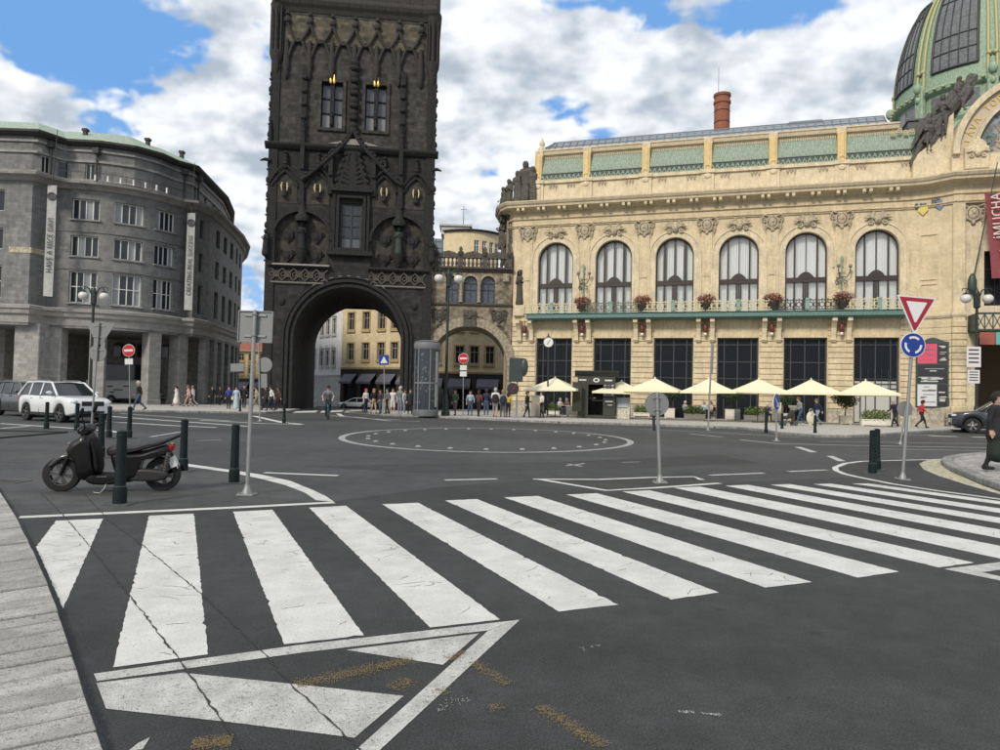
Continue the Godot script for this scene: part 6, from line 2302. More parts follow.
func build_houses() -> void:
	var yellow := M("yellow_plaster", Color(0.64, 0.54, 0.36), 0.9, {"tex": "plaster", "size": 4.0})
	var ytrim := M("yellow_trim", Color(0.42, 0.33, 0.19), 0.9, {"tex": "plaster", "size": 2.0})
	var whitep := M("white_plaster", Color(0.6, 0.61, 0.62), 0.9, {"tex": "plaster", "size": 4.0})
	var wtrim := M("white_trim", Color(0.38, 0.39, 0.4), 0.9)
	var tile := M("red_tile", Color(0.24, 0.09, 0.055), 0.9, {"tex": "mottle", "size": 1.2})
	var gy := -0.75
	# yellow house across the street, seen through the passage and the small arch
	var a := A(340, 405, 98)
	a.y = gy
	var b := A(412, 405, 92)
	b.y = gy
	var d := b - a
	townhouse("yellow_house", "ochre town house with a dark shopfront and striped awnings behind the gate", a, atan2(-d.z, d.x), d.length() + 1.0, 15.4, 12, 5.4, [1.6, 4.2, 6.8, 9.0], [[6.6, 8.9], [10.6, 13.0]], yellow, ytrim, tile)
	var e := A(412, 405, 93)
	e.y = gy
	townhouse("yellow_house", "ochre house front with paired windows and a brown shop seen under the small arch", e + Vector3(0.6, 0, -0.8), deg_to_rad(-4), 14.5, 14.5, 12, 5.0, [2.3, 5.3, 7.2, 9.2, 11.8], [[6.3, 8.6], [10.6, 13.0]], yellow, ytrim, tile)
	var f := A(317, 405, 112)
	f.y = gy
	var g := A(341, 405, 106)
	g.y = gy
	d = g - f
	townhouse("white_house", "white baroque house with hooded windows and a red roof seen through the gate", f - d.normalized() * 5, atan2(-d.z, d.x), d.length() + 7.5, 15.5, 10, 4.6, [1.2, 3.4, 6.1, 8.0, 10.0], [[6.2, 8.6], [10.9, 13.3]], whitep, wtrim, tile, false, true)
	# warm house at the end of the side street
	var h := A(232, 400, 128)
	h.y = 0.0
	townhouse("red_roofed_house", "pale ochre house with a red roof at the end of the side street", h, deg_to_rad(-6), 10.5, 8.6, 10, 3.6, [1.4, 3.4, 5.4, 7.4, 9.2], [[4.4, 6.0], [6.7, 8.0]], M("warm_plaster", Color(0.62, 0.46, 0.25), 0.9, {"tex": "plaster", "size": 4.0}), ytrim, tile, true)
	# curved roof-top house above the small link
	var k := A(436, 258, 118)
	var base := Vector3(k.x - 2.0, 0, -118)
	var t := thing("curved_house", "ochre house with a curved front, dark eaves and a glazed stair beyond the balustrade", "house", at(base, 0.05), "houses seen beyond the gate")
	var p := PackedVector2Array()
	for i in 13:
		var u := i / 12.0
		p.append(Vector2(3.2 + 9.0 * u, 2.4 * sin(u * PI * 0.75) - 1.0 - 2.4 * u * u))
	var m := MB.new()
	var holes := []
	for q in [5.3, 6.7, 8.1, 9.3]:
		holes.append([q, q + 0.85, 24.5, 26.9])
	wall(m, 0, path_length(p), 0, 28.5, holes, 0.3, along(p), 0.8)
	part(t, "wall", m, yellow)
	for q in holes:
		var fr := MB.new()
		pane_cross(fr, q[0], q[1], q[2], q[3], [(q[0] + q[1]) / 2], [26.1], -0.2, 0.09, 0.08, along(p))
		var o := part(t, "window", fr, M("white_frame", Color(0.72, 0.72, 0.7), 0.6))
		var gl := MB.new()
		var mp := along(p)
		gl.quad(mp.call(Vector3(q[0], q[2], -0.26)), mp.call(Vector3(q[1], q[2], -0.26)), mp.call(Vector3(q[1], q[3], -0.26)), mp.call(Vector3(q[0], q[3], -0.26)))
		part(o, "pane", gl, M("office_glass"))
	var ev := MB.new()
	sweep(ev, [[-0.3, 28.3], [0.5, 28.45], [0.55, 28.6], [-0.2, 28.75], [-3.0, 29.2]], p)
	part(t, "eaves", ev, M("dark_eaves", Color(0.05, 0.05, 0.05), 0.8))
	var pe := MB.new()
	pe.span(2.6, 7.4, 28.6, 30.0, -8, -3.5)
	pe.span(2.3, 7.8, 30.0, 30.3, -8.3, -3.2)
	part(t, "penthouse", pe, M("pale_render", Color(0.45, 0.45, 0.43), 0.8))
	var gs := MB.new()
	gs.span(-1.6, 3.1, 15, 27.3, -4, -1.2)
	var stair := part(t, "glazed_stair", gs, M("stair_glass", Color(0.2, 0.26, 0.3), 0.1))
	for q in 5:
		var br := MB.new()
		br.span(-1.6, 3.1, 22.4 + q * 1.1, 22.48 + q * 1.1, -1.2, -1.12)
		br.span(-1.5 + q * 1.1, -1.42 + q * 1.1, 18, 27.3, -1.2, -1.1)
		part(stair, "glazing_bar", br, M("lead_bar", Color(0.16, 0.18, 0.2), 0.6))
	var ant := MB.new()
	ant.cyl(Vector3(6.3, 30.2, -4), Vector3(6.3, 33.6, -4), 0.06, 0.04, 5)
	ant.bar(Vector3(5.8, 33.0, -4), Vector3(6.9, 33.1, -4), 0.06, 0.06)
	part(t, "aerial", ant, M("dark_eaves"))

# ------------------------------------------------------------------ bodies as one smooth surface
var bodies := {}
func capsule(p: Vector3, a: Vector3, ab: Vector3, l2: float, ra: float, rb: float) -> float:
	var t := clampf((p - a).dot(ab) / l2, 0.0, 1.0)
	return p.distance_to(a + ab * t) - lerpf(ra, rb, t)
func smooth_body(bones: Array, cell: float, blend: float) -> Dictionary:   # surface nets round tapered capsules
	var lo := Vector3(1e9, 1e9, 1e9)
	var hi := -lo
	for b in bones:
		var r := maxf(b[2], b[3]) + cell * 2 + 0.02
		lo = lo.min((b[0] as Vector3).min(b[1]) - Vector3(r, r, r))
		hi = hi.max((b[0] as Vector3).max(b[1]) + Vector3(r, r, r))
	var nx := int((hi.x - lo.x) / cell) + 2
	var ny := int((hi.y - lo.y) / cell) + 2
	var nz := int((hi.z - lo.z) / cell) + 2
	var f := PackedFloat32Array()
	f.resize(nx * ny * nz)
	f.fill(1.0)
	var near := PackedFloat32Array()
	near.resize(nx * ny * nz)
	near.fill(9.0)
	var reg := PackedByteArray()
	reg.resize(nx * ny * nz)
	for b in bones:
		var a: Vector3 = b[0]
		var ab: Vector3 = b[1] - b[0]
		var l2 := maxf(ab.length_squared(), 1e-8)
		var ra: float = b[2]
		var rb: float = b[3]
		var r := maxf(ra, rb) + blend + cell * 2
		var m0 := (a.min(b[1]) - Vector3(r, r, r) - lo) / cell
		var m1 := (a.max(b[1]) + Vector3(r, r, r) - lo) / cell
		for z in range(maxi(0, int(m0.z)), mini(nz, int(m1.z) + 2)):
			for y in range(maxi(0, int(m0.y)), mini(ny, int(m1.y) + 2)):
				for x in range(maxi(0, int(m0.x)), mini(nx, int(m1.x) + 2)):
					var i := (z * ny + y) * nx + x
					var d := capsule(lo + Vector3(x, y, z) * cell, a, ab, l2, ra, rb)
					if d < near[i]:
						near[i] = d
						reg[i] = b[4]
					var o := f[i]
					var h := maxf(blend - absf(o - d), 0.0) / blend
					f[i] = minf(o, d) - h * h * blend * 0.25
	var at_ := {}
	var verts := PackedVector3Array()
	var norms := PackedVector3Array()
	var regs := PackedByteArray()
	var off := [0, 1, nx, nx + 1, nx * ny, nx * ny + 1, nx * ny + nx, nx * ny + nx + 1]
	var edges := [[0, 1], [2, 3], [4, 5], [6, 7], [0, 2], [1, 3], [4, 6], [5, 7], [0, 4], [1, 5], [2, 6], [3, 7]]
	for z in nz - 1:
		for y in ny - 1:
			var base := (z * ny + y) * nx
			for x in nx - 1:
				var i := base + x
				var s := 0
				for k in 8:
					if f[i + off[k]] < 0.0:
						s += 1
				if s == 0 or s == 8:
					continue
				var p := Vector3.ZERO
				var c := 0
				for e in edges:
					var fa := f[i + off[e[0]]]
					var fb := f[i + off[e[1]]]
					if (fa < 0.0) != (fb < 0.0):
						var t := fa / (fa - fb)
						var A0 := Vector3(e[0] & 1, (e[0] >> 1) & 1, (e[0] >> 2) & 1)
						var B0 := Vector3(e[1] & 1, (e[1] >> 1) & 1, (e[1] >> 2) & 1)
						p += A0.lerp(B0, t)
						c += 1
				at_[i] = verts.size()
				verts.append(lo + (Vector3(x, y, z) + p / c) * cell)
				var g := Vector3(f[i + 1] - f[i] + f[i + off[3]] - f[i + off[2]] + f[i + off[7]] - f[i + off[6]] + f[i + off[5]] - f[i + off[4]], f[i + off[2]] - f[i] + f[i + off[3]] - f[i + off[1]] + f[i + off[6]] - f[i + off[4]] + f[i + off[7]] - f[i + off[5]], f[i + off[4]] - f[i] + f[i + off[5]] - f[i + off[1]] + f[i + off[6]] - f[i + off[2]] + f[i + off[7]] - f[i + off[3]])
				norms.append(g.normalized())
				var best := 9.0
				var rg := 0
				for k in 8:
					if near[i + off[k]] < best:
						best = near[i + off[k]]
						rg = reg[i + off[k]]
				regs.append(rg)
	var idx := PackedInt32Array()
	var st := [1, nx, nx * ny]
	for i in at_.keys():
		for ax in 3:
			var u: int = st[(ax + 1) % 3]
			var w: int = st[(ax + 2) % 3]
			if (f[i] < 0.0) == (f[i + st[ax]] < 0.0):
				continue
			if not (at_.has(i - u) and at_.has(i - w) and at_.has(i - u - w)):
				continue
			var q := [at_[i], at_[i - u], at_[i - u - w], at_[i - w]]
			if f[i] < 0.0:
				idx.append_array(PackedInt32Array([q[0], q[2], q[1], q[0], q[3], q[2]]))
			else:
				idx.append_array(PackedInt32Array([q[0], q[1], q[2], q[0], q[2], q[3]]))
	return {"v": verts, "n": norms, "r": regs, "i": idx}
func V(x: float, y: float, z: float) -> Vector3:
	return Vector3(x, y, z)
const SKIN := 0
const TOP := 1
const LEGS := 2
const SHOE := 3
const HAIR := 4
const COAT := 5
func skeleton(pose: String, opt := {}) -> Array:
	var b := []
	var pel := V(0, 0.95, 0)
	var chest := V(0, 1.3, 0.0)
	var neck := V(0, 1.46, 0.0)
	var head := V(0, 1.62, 0.02)
	var kn := [V(0.1, 0.5, 0.03), V(-0.1, 0.5, 0.03)]
	var an := [V(0.1, 0.09, 0.0), V(-0.1, 0.09, 0.0)]
	var el := [V(0.26, 1.15, -0.03), V(-0.26, 1.15, -0.03)]
	var ha := [V(0.27, 0.9, 0.05), V(-0.27, 0.9, 0.05)]
	match pose:
		"walk":
			kn = [V(0.09, 0.52, 0.19), V(-0.09, 0.5, -0.02)]
			an = [V(0.09, 0.1, 0.3), V(-0.09, 0.17, -0.34)]
			el = [V(0.26, 1.16, -0.12), V(-0.26, 1.16, 0.06)]
			ha = [V(0.26, 0.95, -0.16), V(-0.25, 0.98, 0.24)]
			chest.z = 0.03; neck.z = 0.05; head.z = 0.09
		"stride":
			kn = [V(0.09, 0.5, 0.1), V(-0.09, 0.52, -0.04)]
			an = [V(0.09, 0.09, 0.13), V(-0.09, 0.1, -0.2)]
			el = [V(0.25, 1.14, 0.02), V(-0.25, 1.14, -0.05)]
			ha = [V(0.22, 1.0, 0.26), V(-0.26, 0.92, -0.02)]
		"phone":
			el = [V(0.25, 1.12, 0.02), V(-0.25, 1.12, 0.02)]
			ha = [V(0.1, 1.2, 0.26), V(-0.12, 1.15, 0.24)]
			head.z = 0.07
		"sit":
			pel = V(0, 0.56, 0.0); chest = V(0, 0.93, 0.03); neck = V(0, 1.09, 0.04); head = V(0, 1.25, 0.08)
			kn = [V(0.12, 0.53, 0.42), V(-0.12, 0.53, 0.42)]
			an = [V(0.12, 0.09, 0.4), V(-0.12, 0.09, 0.44)]
			el = [V(0.26, 0.8, 0.1), V(-0.26, 0.8, 0.1)]
			ha = [V(0.14, 0.78, 0.36), V(-0.14, 0.78, 0.36)]
		"lean":
			pel = V(0, 0.56, 0.0); chest = V(0, 0.84, 0.22); neck = V(0, 0.93, 0.36); head = V(0, 0.98, 0.5)
			kn = [V(0.12, 0.53, 0.42), V(-0.12, 0.53, 0.42)]
			an = [V(0.12, 0.09, 0.4), V(-0.12, 0.09, 0.44)]
			el = [V(0.26, 0.72, 0.4), V(-0.26, 0.72, 0.4)]
			ha = [V(0.14, 0.76, 0.6), V(-0.14, 0.76, 0.6)]
		"ride":
			pel = V(0, 1.02, -0.16); chest = V(0, 1.4, 0.06); neck = V(0, 1.54, 0.13); head = V(0, 1.71, 0.17)
			kn = [V(0.11, 0.82, 0.24), V(-0.11, 0.7, 0.26)]
			an = [V(0.11, 0.48, 0.08), V(-0.11, 0.22, 0.12)]
			el = [V(0.3, 1.25, 0.24), V(-0.3, 1.25, 0.24)]
			ha = [V(0.26, 1.1, 0.46), V(-0.26, 1.1, 0.46)]
		"push":
			kn = [V(0.09, 0.52, 0.19), V(-0.09, 0.5, -0.02)]
			an = [V(0.09, 0.1, 0.3), V(-0.09, 0.14, -0.3)]
			el = [V(0.26, 1.14, 0.1), V(-0.26, 1.14, 0.1)]
			ha = [V(0.22, 1.02, 0.42), V(-0.22, 1.02, 0.42)]
			chest.z = 0.06; neck.z = 0.1; head.z = 0.16
	var up := (neck - pel).normalized()
	b.append([pel, pel.lerp(chest, 0.5), 0.135, 0.125, LEGS if not opt.get("long", false) else TOP])
	b.append([pel.lerp(chest, 0.25), chest, 0.13, 0.15, TOP])
	b.append([chest + V(0.07, 0.02, 0), chest + V(-0.07, 0.02, 0), 0.135, 0.135, TOP])
	b.append([chest + up * 0.1 + V(0.13, 0, 0), chest + up * 0.1 + V(-0.13, 0, 0), 0.075, 0.075, TOP])
	b.append([neck - up * 0.04, neck + up * 0.06, 0.055, 0.05, SKIN])
	b.append([head - up * 0.045 + V(0, 0, 0.015), head + up * 0.045, 0.078, 0.098, SKIN])
	b.append([head + V(0, -0.02, 0.09), head + V(0, -0.035, 0.105), 0.014, 0.018, SKIN])
	b.append([head + up * 0.07 + V(0, 0, 0.0), head + up * 0.03 + V(0, 0, -0.045), 0.1, 0.108, HAIR])
	b.append([head + V(0, -0.02, -0.055), head + V(0, -0.05, -0.045), 0.085, 0.07, HAIR])
	if opt.get("hair", 0.0) > 0:
		b.append([head + V(0, 0, -0.06), head + V(0, -opt.hair, -0.09), 0.09, 0.06, HAIR])
	for i in 2:
		var s := 1.0 if i == 0 else -1.0
		var sh: Vector3 = chest + up * 0.1 + V(s * 0.19, 0, 0)
		var hip: Vector3 = pel + V(s * 0.085, -0.03, 0)
		b.append([sh, el[i], 0.058, 0.045, TOP])
		b.append([el[i], ha[i], 0.043, 0.032, TOP if opt.get("sleeves", true) else SKIN])
		var hd: Vector3 = (ha[i] - el[i]).normalized()
		b.append([ha[i] + hd * 0.03, ha[i] + hd * 0.08, 0.034, 0.038, SKIN])
		b.append([ha[i] + hd * 0.1 + V(s * 0.02, 0, 0.0), ha[i] + hd * 0.17 + V(s * 0.016, -0.01, 0.015), 0.018, 0.012, SKIN])
		b.append([ha[i] + hd * 0.1 + V(-s * 0.016, 0, 0.0), ha[i] + hd * 0.16 + V(-s * 0.014, -0.01, 0.015), 0.018, 0.012, SKIN])
		b.append([ha[i] + hd * 0.05 + V(-s * 0.02, 0, 0.02), ha[i] + hd * 0.1 + V(-s * 0.04, 0, 0.05), 0.016, 0.012, SKIN])
		b.append([hip, kn[i], 0.092, 0.066, LEGS])
		b.append([kn[i], an[i] + V(0, 0.02, 0), 0.062, 0.045, SHOE if opt.get("boots", false) else LEGS if not opt.get("bare", false) else SKIN])
		var toe: Vector3 = V(0, -0.03, 0.16) if an[i].z > -0.25 or pose != "walk" else V(0, -0.08, 0.13)
		b.append([an[i] + V(0, -0.03, -0.03), an[i] + toe, 0.045, 0.035, SHOE])
	if opt.has("skirt"):
		b.append([pel + V(0, 0.08, 0), V(pel.x, opt.skirt, pel.z + 0.02), 0.15, opt.get("flare", 0.24), COAT])
	if opt.has("coat"):
		b.append([chest, V(pel.x, opt.coat, pel.z), 0.17, 0.22, TOP])
	if opt.get("pack", false):
		b.append([chest + V(0.05, -0.05, -0.2), chest + V(0.05, -0.3, -0.19), 0.13, 0.14, COAT])
		b.append([chest + V(-0.05, -0.05, -0.2), chest + V(-0.05, -0.3, -0.19), 0.13, 0.14, COAT])
	if opt.get("bag", false):
		b.append([V(0.3, pel.y, 0.05), V(0.3, pel.y - 0.14, 0.1), 0.1, 0.12, COAT])
	return b
func body_of(pose: String, opt: Dictionary, cell: float) -> Dictionary:
	var key := pose + str(opt) + str(cell)
	if not bodies.has(key):
		bodies[key] = smooth_body(skeleton(pose, opt), cell, 0.045)
	return bodies[key]
func body_mesh(d: Dictionary, pal: Array) -> ArrayMesh:
	var c := PackedColorArray()
	c.resize(d.r.size())
	for i in d.r.size():
		c[i] = pal[d.r[i]]
	var a := []
	a.resize(Mesh.ARRAY_MAX)
	a[Mesh.ARRAY_VERTEX] = d.v
	a[Mesh.ARRAY_NORMAL] = d.n
	a[Mesh.ARRAY_COLOR] = c
	a[Mesh.ARRAY_INDEX] = d.i
	var m := ArrayMesh.new()
	m.add_surface_from_arrays(Mesh.PRIMITIVE_TRIANGLES, a)
	return m
var stone_body: ArrayMesh
func statue_mesh(_pose: String) -> ArrayMesh:
	if stone_body == null:
		var d := body_of("phone", {"skirt": 0.12, "flare": 0.26, "coat": 0.6}, 0.04)
		stone_body = body_mesh(d, [Color.WHITE, Color.WHITE, Color.WHITE, Color.WHITE, Color.WHITE, Color.WHITE])
	return stone_body
var skins := [Color(0.42, 0.27, 0.2), Color(0.36, 0.22, 0.16), Color(0.46, 0.31, 0.24)]
func person(label: String, p: Vector3, look: float, pose: String, top: Color, legs: Color, opt := {}, group := "people walking about the square", tall := 1.72, cell := 0.034) -> MeshInstance3D:
	var hair: Color = opt.get("hair_color", Color(0.03, 0.022, 0.018))
	var o2 := opt.duplicate()
	for k in ["hair_color", "coat_color", "shoe", "skin"]:
		o2.erase(k)
	var pal := [skins[opt.get("skin", 0)], top, legs, opt.get("shoe", Color(0.03, 0.03, 0.032)), hair, opt.get("coat_color", legs)]
	var o := part(self, numbered("person"), body_mesh(body_of(pose, o2, cell), pal), M("clothing", Color.WHITE, 0.85, {"vertex": true}))
	o.transform = at(p, look, tall / 1.74)
	tag(o, label, "person", group)
	return o

# ------------------------------------------------------------------ street furniture
func bollard_mesh() -> Array:
	var m := MB.new()
	m.lathe([Vector2(0.085, 0.0), Vector2(0.085, 0.2), Vector2(0.078, 0.215), Vector2(0.078, 0.235), Vector2(0.068, 0.25), Vector2(0.06, 0.86), Vector2(0.066, 0.875), Vector2(0.066, 0.9), Vector2(0.058, 0.915), Vector2(0.064, 0.925), Vector2(0.064, 0.935), Vector2(0.03, 0.952), Vector2(0.0, 0.956)], 16)
	var b := MB.new()
	b.cbox(V(0, 0.008, 0), V(0.34, 0.024, 0.3), 0.006)
	var r := MB.new()
	r.torus(V(0, 0.235, 0), 0.079, 0.006, Basis(Vector3.RIGHT, PI / 2), 18, 5)
	return [m.mesh(), b.mesh(), r.mesh()]
func build_bollards() -> void:
	var bm := bollard_mesh()
	var green := M("bollard_green", Color(0.008, 0.016, 0.017), 0.6, {"tex": "mottle", "size": 0.3, "spec": 0.3})
	var src: Node3D
	for q in [[119.5, 504.5, "dark green bollard on a square base plate in front of the scooter seat"], [183, 471.5, "dark green bollard right behind the scooter's number plate"], [234, 483, "dark green bollard beside the pole with the rectangular sign"], [100.5, 458, "dark green bollard behind the scooter's handlebar"], [129, 438.5, "dark green bollard beyond the scooter seat"], [108.8, 438.3, "dark green bollard beyond the scooter between two others"], [76.7, 431, "dark green bollard in front of the silver car's front wheel"], [46.4, 429.3, "dark green bollard in front of the silver car's doors"], [872.5, 474, "dark green bollard on the painted nose of the island by the yield sign"], [877, 470, "dark green bollard half hidden behind another beside the yield sign"], [766, 433.4, "dark green bollard at the kerb beside the blue arrow sign"], [782, 431, "dark green bollard just behind the blue arrow sign"], [815, 435.6, "dark green bollard at the kerb before the café entrance"], [284, 423.4, "slim dark bollard standing on the painted wedge before the gate"], [240, 413.2, "dark bollard at the kerb beside people in front of the granite building"]]:
		var o: Node3D
		if src == null:
			o = thing("bollard", q[2], "bollard", at(G(q[0], q[1])), "bollards round the square")
			part(o, "post", bm[0], green)
			part(o, "base_plate", bm[1], M("plate_steel", Color(0.06, 0.065, 0.065), 0.6, {"tex": "mottle", "size": 0.2}))
			part(o, "ring", bm[2], M("worn_steel", Color(0.12, 0.13, 0.13), 0.4, {"metal": 0.6}))
			src = o
		else:
			o = src.duplicate()
			o.name = numbered("bollard")
			add_child(o)
			o.set_meta("label", q[2])
			o.transform = at(G(q[0], q[1]))
func pole_sign(called: String, label: String, base: Array, top: Array, r := 0.03, h := 0.0) -> Array:   # a leaning post between two pixels; returns [node, axis]
	var p := G(base[0], base[1], h)
	var q := A(top[0], top[1], -p.z)
	var d := q - p
	var x := Vector3.RIGHT
	x = (x - d.normalized() * x.dot(d.normalized())).normalized()
	var y := d.normalized()
	var n := thing(called, label, "sign", Transform3D(Basis(x, y, x.cross(y)), p))
	var m := MB.new()
	m.tube([V(0, 0, 0), V(0, d.length(), 0)], r, 12)
	m.ball(V(0, d.length(), 0), V(r, r * 0.6, r), 12, 5)
	part(n, "pole", m, M("galvanised", Color(0.26, 0.27, 0.27), 0.5, {"metal": 0.4}))
	var f := MB.new()
	f.cbox(V(0, 0.012, 0), V(0.24, 0.024, 0.24), 0.005)
	f.lathe([V2(0.075, 0.02), V2(0.07, 0.05), V2(r + 0.012, 0.12), V2(r + 0.01, 0.16)], 12)
	for a in 4:
		f.cyl(V(0.085 * (1 if a & 1 else -1), 0.02, 0.085 * (1 if a & 2 else -1)), V(0.085 * (1 if a & 1 else -1), 0.05, 0.085 * (1 if a & 2 else -1)), 0.014, 0.014, 6)
	part(n, "foot", f, M("galvanised"))
	return [n, d.length()]
func V2(x: float, y: float) -> Vector2:
	return Vector2(x, y)
func disc(m: MB, c: Vector3, r: float, t: float, segs := 28) -> void:
	m.lathe([V2(0, -t / 2), V2(r - 0.004, -t / 2), V2(r, -t / 4), V2(r, t / 4), V2(r - 0.004, t / 2), V2(0, t / 2)], segs, Transform3D(Basis(Vector3.RIGHT, PI / 2), c))
func clamps(n: Node, ys: Array, w: float, z: float) -> void:
	for y in ys:
		var m := MB.new()
		m.cbox(V(0, y, z), V(w, 0.035, 0.02), 0.004)
		m.torus(V(0, y, 0), 0.036, 0.008, Basis(Vector3.RIGHT, PI / 2), 12, 4)
		part(n, "clamp", m, M("galvanised"))
func build_signs() -> void:
	var back := M("sign_back", Color(0.2, 0.21, 0.215), 0.55, {"metal": 0.3})
	var red := M("sign_red", Color(0.3, 0.01, 0.024), 0.35)
	var white := M("sign_white", Color(0.62, 0.63, 0.64), 0.35)
	var blue := M("sign_blue", Color(0.008, 0.035, 0.24), 0.35)
	# rectangular sign seen from behind
	var s := pole_sign("road_sign", "rectangular road sign seen from its grey back on a tall pole by the bay line", [247, 495], [255, 311], 0.03)
	var n: Node3D = s[0]
	var L: float = s[1]
	var k := -n.position.z / FOCAL
	var m := MB.new()
	m.cbox(V(0, L - 15.5 * k, -0.06), V(35 * k, 32 * k, 0.02), 0.006)
	part(n, "panel", m, back)
	m = MB.new()
	pane_cross(m, -17.5 * k, 17.5 * k, L - 31.5 * k, L + 0.5 * k, [], [], -0.045, 0.015, 0.025)
	part(n, "rim", m, back)
	clamps(n, [L - 4 * k, L - 25 * k], 22 * k, -0.04)
	# distant pole with a round sign behind it
	s = pole_sign("road_sign", "round sign seen from its grey back with a small plate, beside the slim bollard", [260, 421.5], [258.5, 343], 0.035)
	n = s[0]
	L = s[1]
	k = -n.position.z / FOCAL
	m = MB.new()
	disc(m, V(5.5 * k, L - 22 * k, -0.06), 7.5 * k, 0.02)
	part(n, "panel", m, back)
	m = MB.new()
	m.cbox(V(3.5 * k, L - 38 * k, -0.06), V(8 * k, 14 * k, 0.02), 0.004)
	part(n, "plate", m, back)
	m = MB.new()
	m.cbox(V(-22 * k, L - 24 * k, -0.02), V(13 * k, 8 * k, 0.03), 0.004)
	m.cyl(V(-16 * k, L - 24 * k, -0.02), V(0, L - 24 * k, -0.02), 0.02, 0.02, 6)
	part(n, "street_plate", m, back)
	# triangle and round sign from behind, by the cars
	s = pole_sign("road_sign", "inverted triangular sign above a round one seen from their grey backs, before the silver car", [91, 434], [99, 322], 0.03)
	n = s[0]
	L = s[1]
	k = -n.position.z / FOCAL
	m = MB.new()
	var tri := PackedVector2Array([V2(-13.5 * k, -0.5 * k), V2(-12.5 * k, 0.5 * k), V2(14 * k, 0.5 * k), V2(15 * k, -0.5 * k), V2(2 * k, -23 * k), V2(0, -23 * k)])
	m.prism(tri, -0.075, -0.05, Transform3D(Basis(), V(0, L - 1.5 * k, 0)))
	part(n, "panel", m, back)
	m = MB.new()
	disc(m, V(0, L - 31 * k, -0.06), 8.7 * k, 0.02)
	part(n, "round_panel", m, back)
	clamps(n, [L - 4 * k, L - 15 * k, L - 28 * k], 12 * k, -0.04)
	# yield sign and roundabout sign
	s = pole_sign("yield_sign", "red and white yield sign above a blue roundabout sign on a leaning pole", [902.5, 480], [914, 318], 0.032)
	n = s[0]
	L = s[1]
	k = -n.position.z / FOCAL
	var up := L + 21 * k
	m = MB.new()
	m.cyl(V(0, L, 0), V(0, up - 2 * k, 0), 0.03, 0.03, 8)
	part(n, "pole_top", m, M("galvanised"))
	for e in [[0.0, 0.02, "panel", white], [1.4, 0.004, "red_border", red], [5.4, 0.004, "white_field", white]]:
		m = MB.new()
		var i: float = e[0]
		var t3 := PackedVector2Array()
		for v in [[-19.8 + i * 1.75, -i], [-19.4 + i * 1.75, 0.4 - i], [19.4 - i * 1.75, 0.4 - i], [19.8 - i * 1.75, -i], [0.8, -36.6 + i * 2.05], [-0.8, -36.6 + i * 2.05]]:
			t3.append(V2(v[0] * k, v[1] * k))
		var z0 := 0.03 if i == 0.0 else 0.0515 if i < 2 else 0.0565
		m.prism(t3, z0, z0 + e[1], Transform3D(Basis(), V(0.0, up, 0)))
		part(n, e[2], m, e[3])
	var bc := up - 48.5 * k
	m = MB.new()
	disc(m, V(-0.5 * k, bc, 0.045), 12.6 * k, 0.02)
	part(n, "roundabout_rim", m, white)
	m = MB.new()
	disc(m, V(-0.5 * k, bc, 0.055), 11.8 * k, 0.012)
	part(n, "roundabout_field", m, blue)
	for i in 3:
		m = MB.new()
		var a0 := deg_to_rad(90 + i * 120 - 42)
		m.ring_arc(-0.5 * k, bc, 6.6 * k, 8.8 * k, 0.058, 0.066, a0, a0 + deg_to_rad(76), 10)
		var ae := a0 + deg_to_rad(76)
		part(n, "arrow", m, white)
	clamps(n, [up - 4 * k, bc + 5 * k, bc - 5 * k], 10 * k, 0.03)
	# round grey sign behind it
	s = pole_sign("road_sign", "round sign seen from its grey back behind the yield sign's pole", [900, 445], [907, 401], 0.03)
	n = s[0]
	L = s[1]
	k = -n.position.z / FOCAL
	m = MB.new()
	disc(m, V(0, L - 8 * k, -0.06), 8 * k, 0.02)
	part(n, "panel", m, back)
	# round grey sign in the middle
	s = pole_sign("road_sign", "round sign seen from its grey back standing on the painted triangular island", [660, 483], [657, 393], 0.03)
	n = s[0]
	L = s[1]
	k = -n.position.z / FOCAL
	m = MB.new()
	disc(m, V(0, L - 11 * k, -0.055), 12.2 * k, 0.02)
	m.torus(V(0, L - 11 * k, -0.05), 11.6 * k, 0.012, Basis(), 28, 5)
	part(n, "panel", m, back)
	clamps(n, [L - 5 * k, L - 17 * k], 9 * k, -0.035)
	m = MB.new()
	m.cbox(V(-3 * k, L - 24 * k, -0.09), V(0.05, 0.5, 0.05), 0.01)
	part(n, "rear_post", m, M("dark_paint", Color(0.02, 0.022, 0.025), 0.5))
	# blue arrow sign
	s = pole_sign("arrow_sign", "round blue sign with a white arrow pointing down at the kerb", [776.5, 441.3], [776, 394], 0.03)
	n = s[0]
	L = s[1]
	k = -n.position.z / FOCAL
	var tb := Basis(Vector3.UP, deg_to_rad(48))
	m = MB.new()
	disc(m, V(0, 0, 0), 8.6 * k, 0.02)
	part(n, "rim", m, white, Transform3D(tb, V(0, L - 8 * k, 0.05)))
	m = MB.new()
	disc(m, V(0, 0, 0.008), 8.0 * k, 0.012)
	part(n, "field", m, blue, Transform3D(tb, V(0, L - 8 * k, 0.05)))
	m = MB.new()
	m.bar(V(-3.4 * k, 4 * k, 0.018), V(2.2 * k, -2.8 * k, 0.018), 0.05, 0.008, Vector3.BACK)
	m.prism(PackedVector2Array([V2(4.6 * k, -5.4 * k), V2(4.4 * k, -0.4 * k), V2(-0.6 * k, -4.4 * k)]), 0.015, 0.022)
	part(n, "arrow", m, white, Transform3D(tb, V(0, L - 8 * k, 0.05)))
	# tall pole with a narrow vertical plate
	s = pole_sign("lamp_pole", "slim grey pole with a narrow vertical banner before the café", [708, 430.5], [712, 344], 0.045)
	n = s[0]
	n.set_meta("category", "pole")
	L = s[1]
	k = -n.position.z / FOCAL
	m = MB.new()
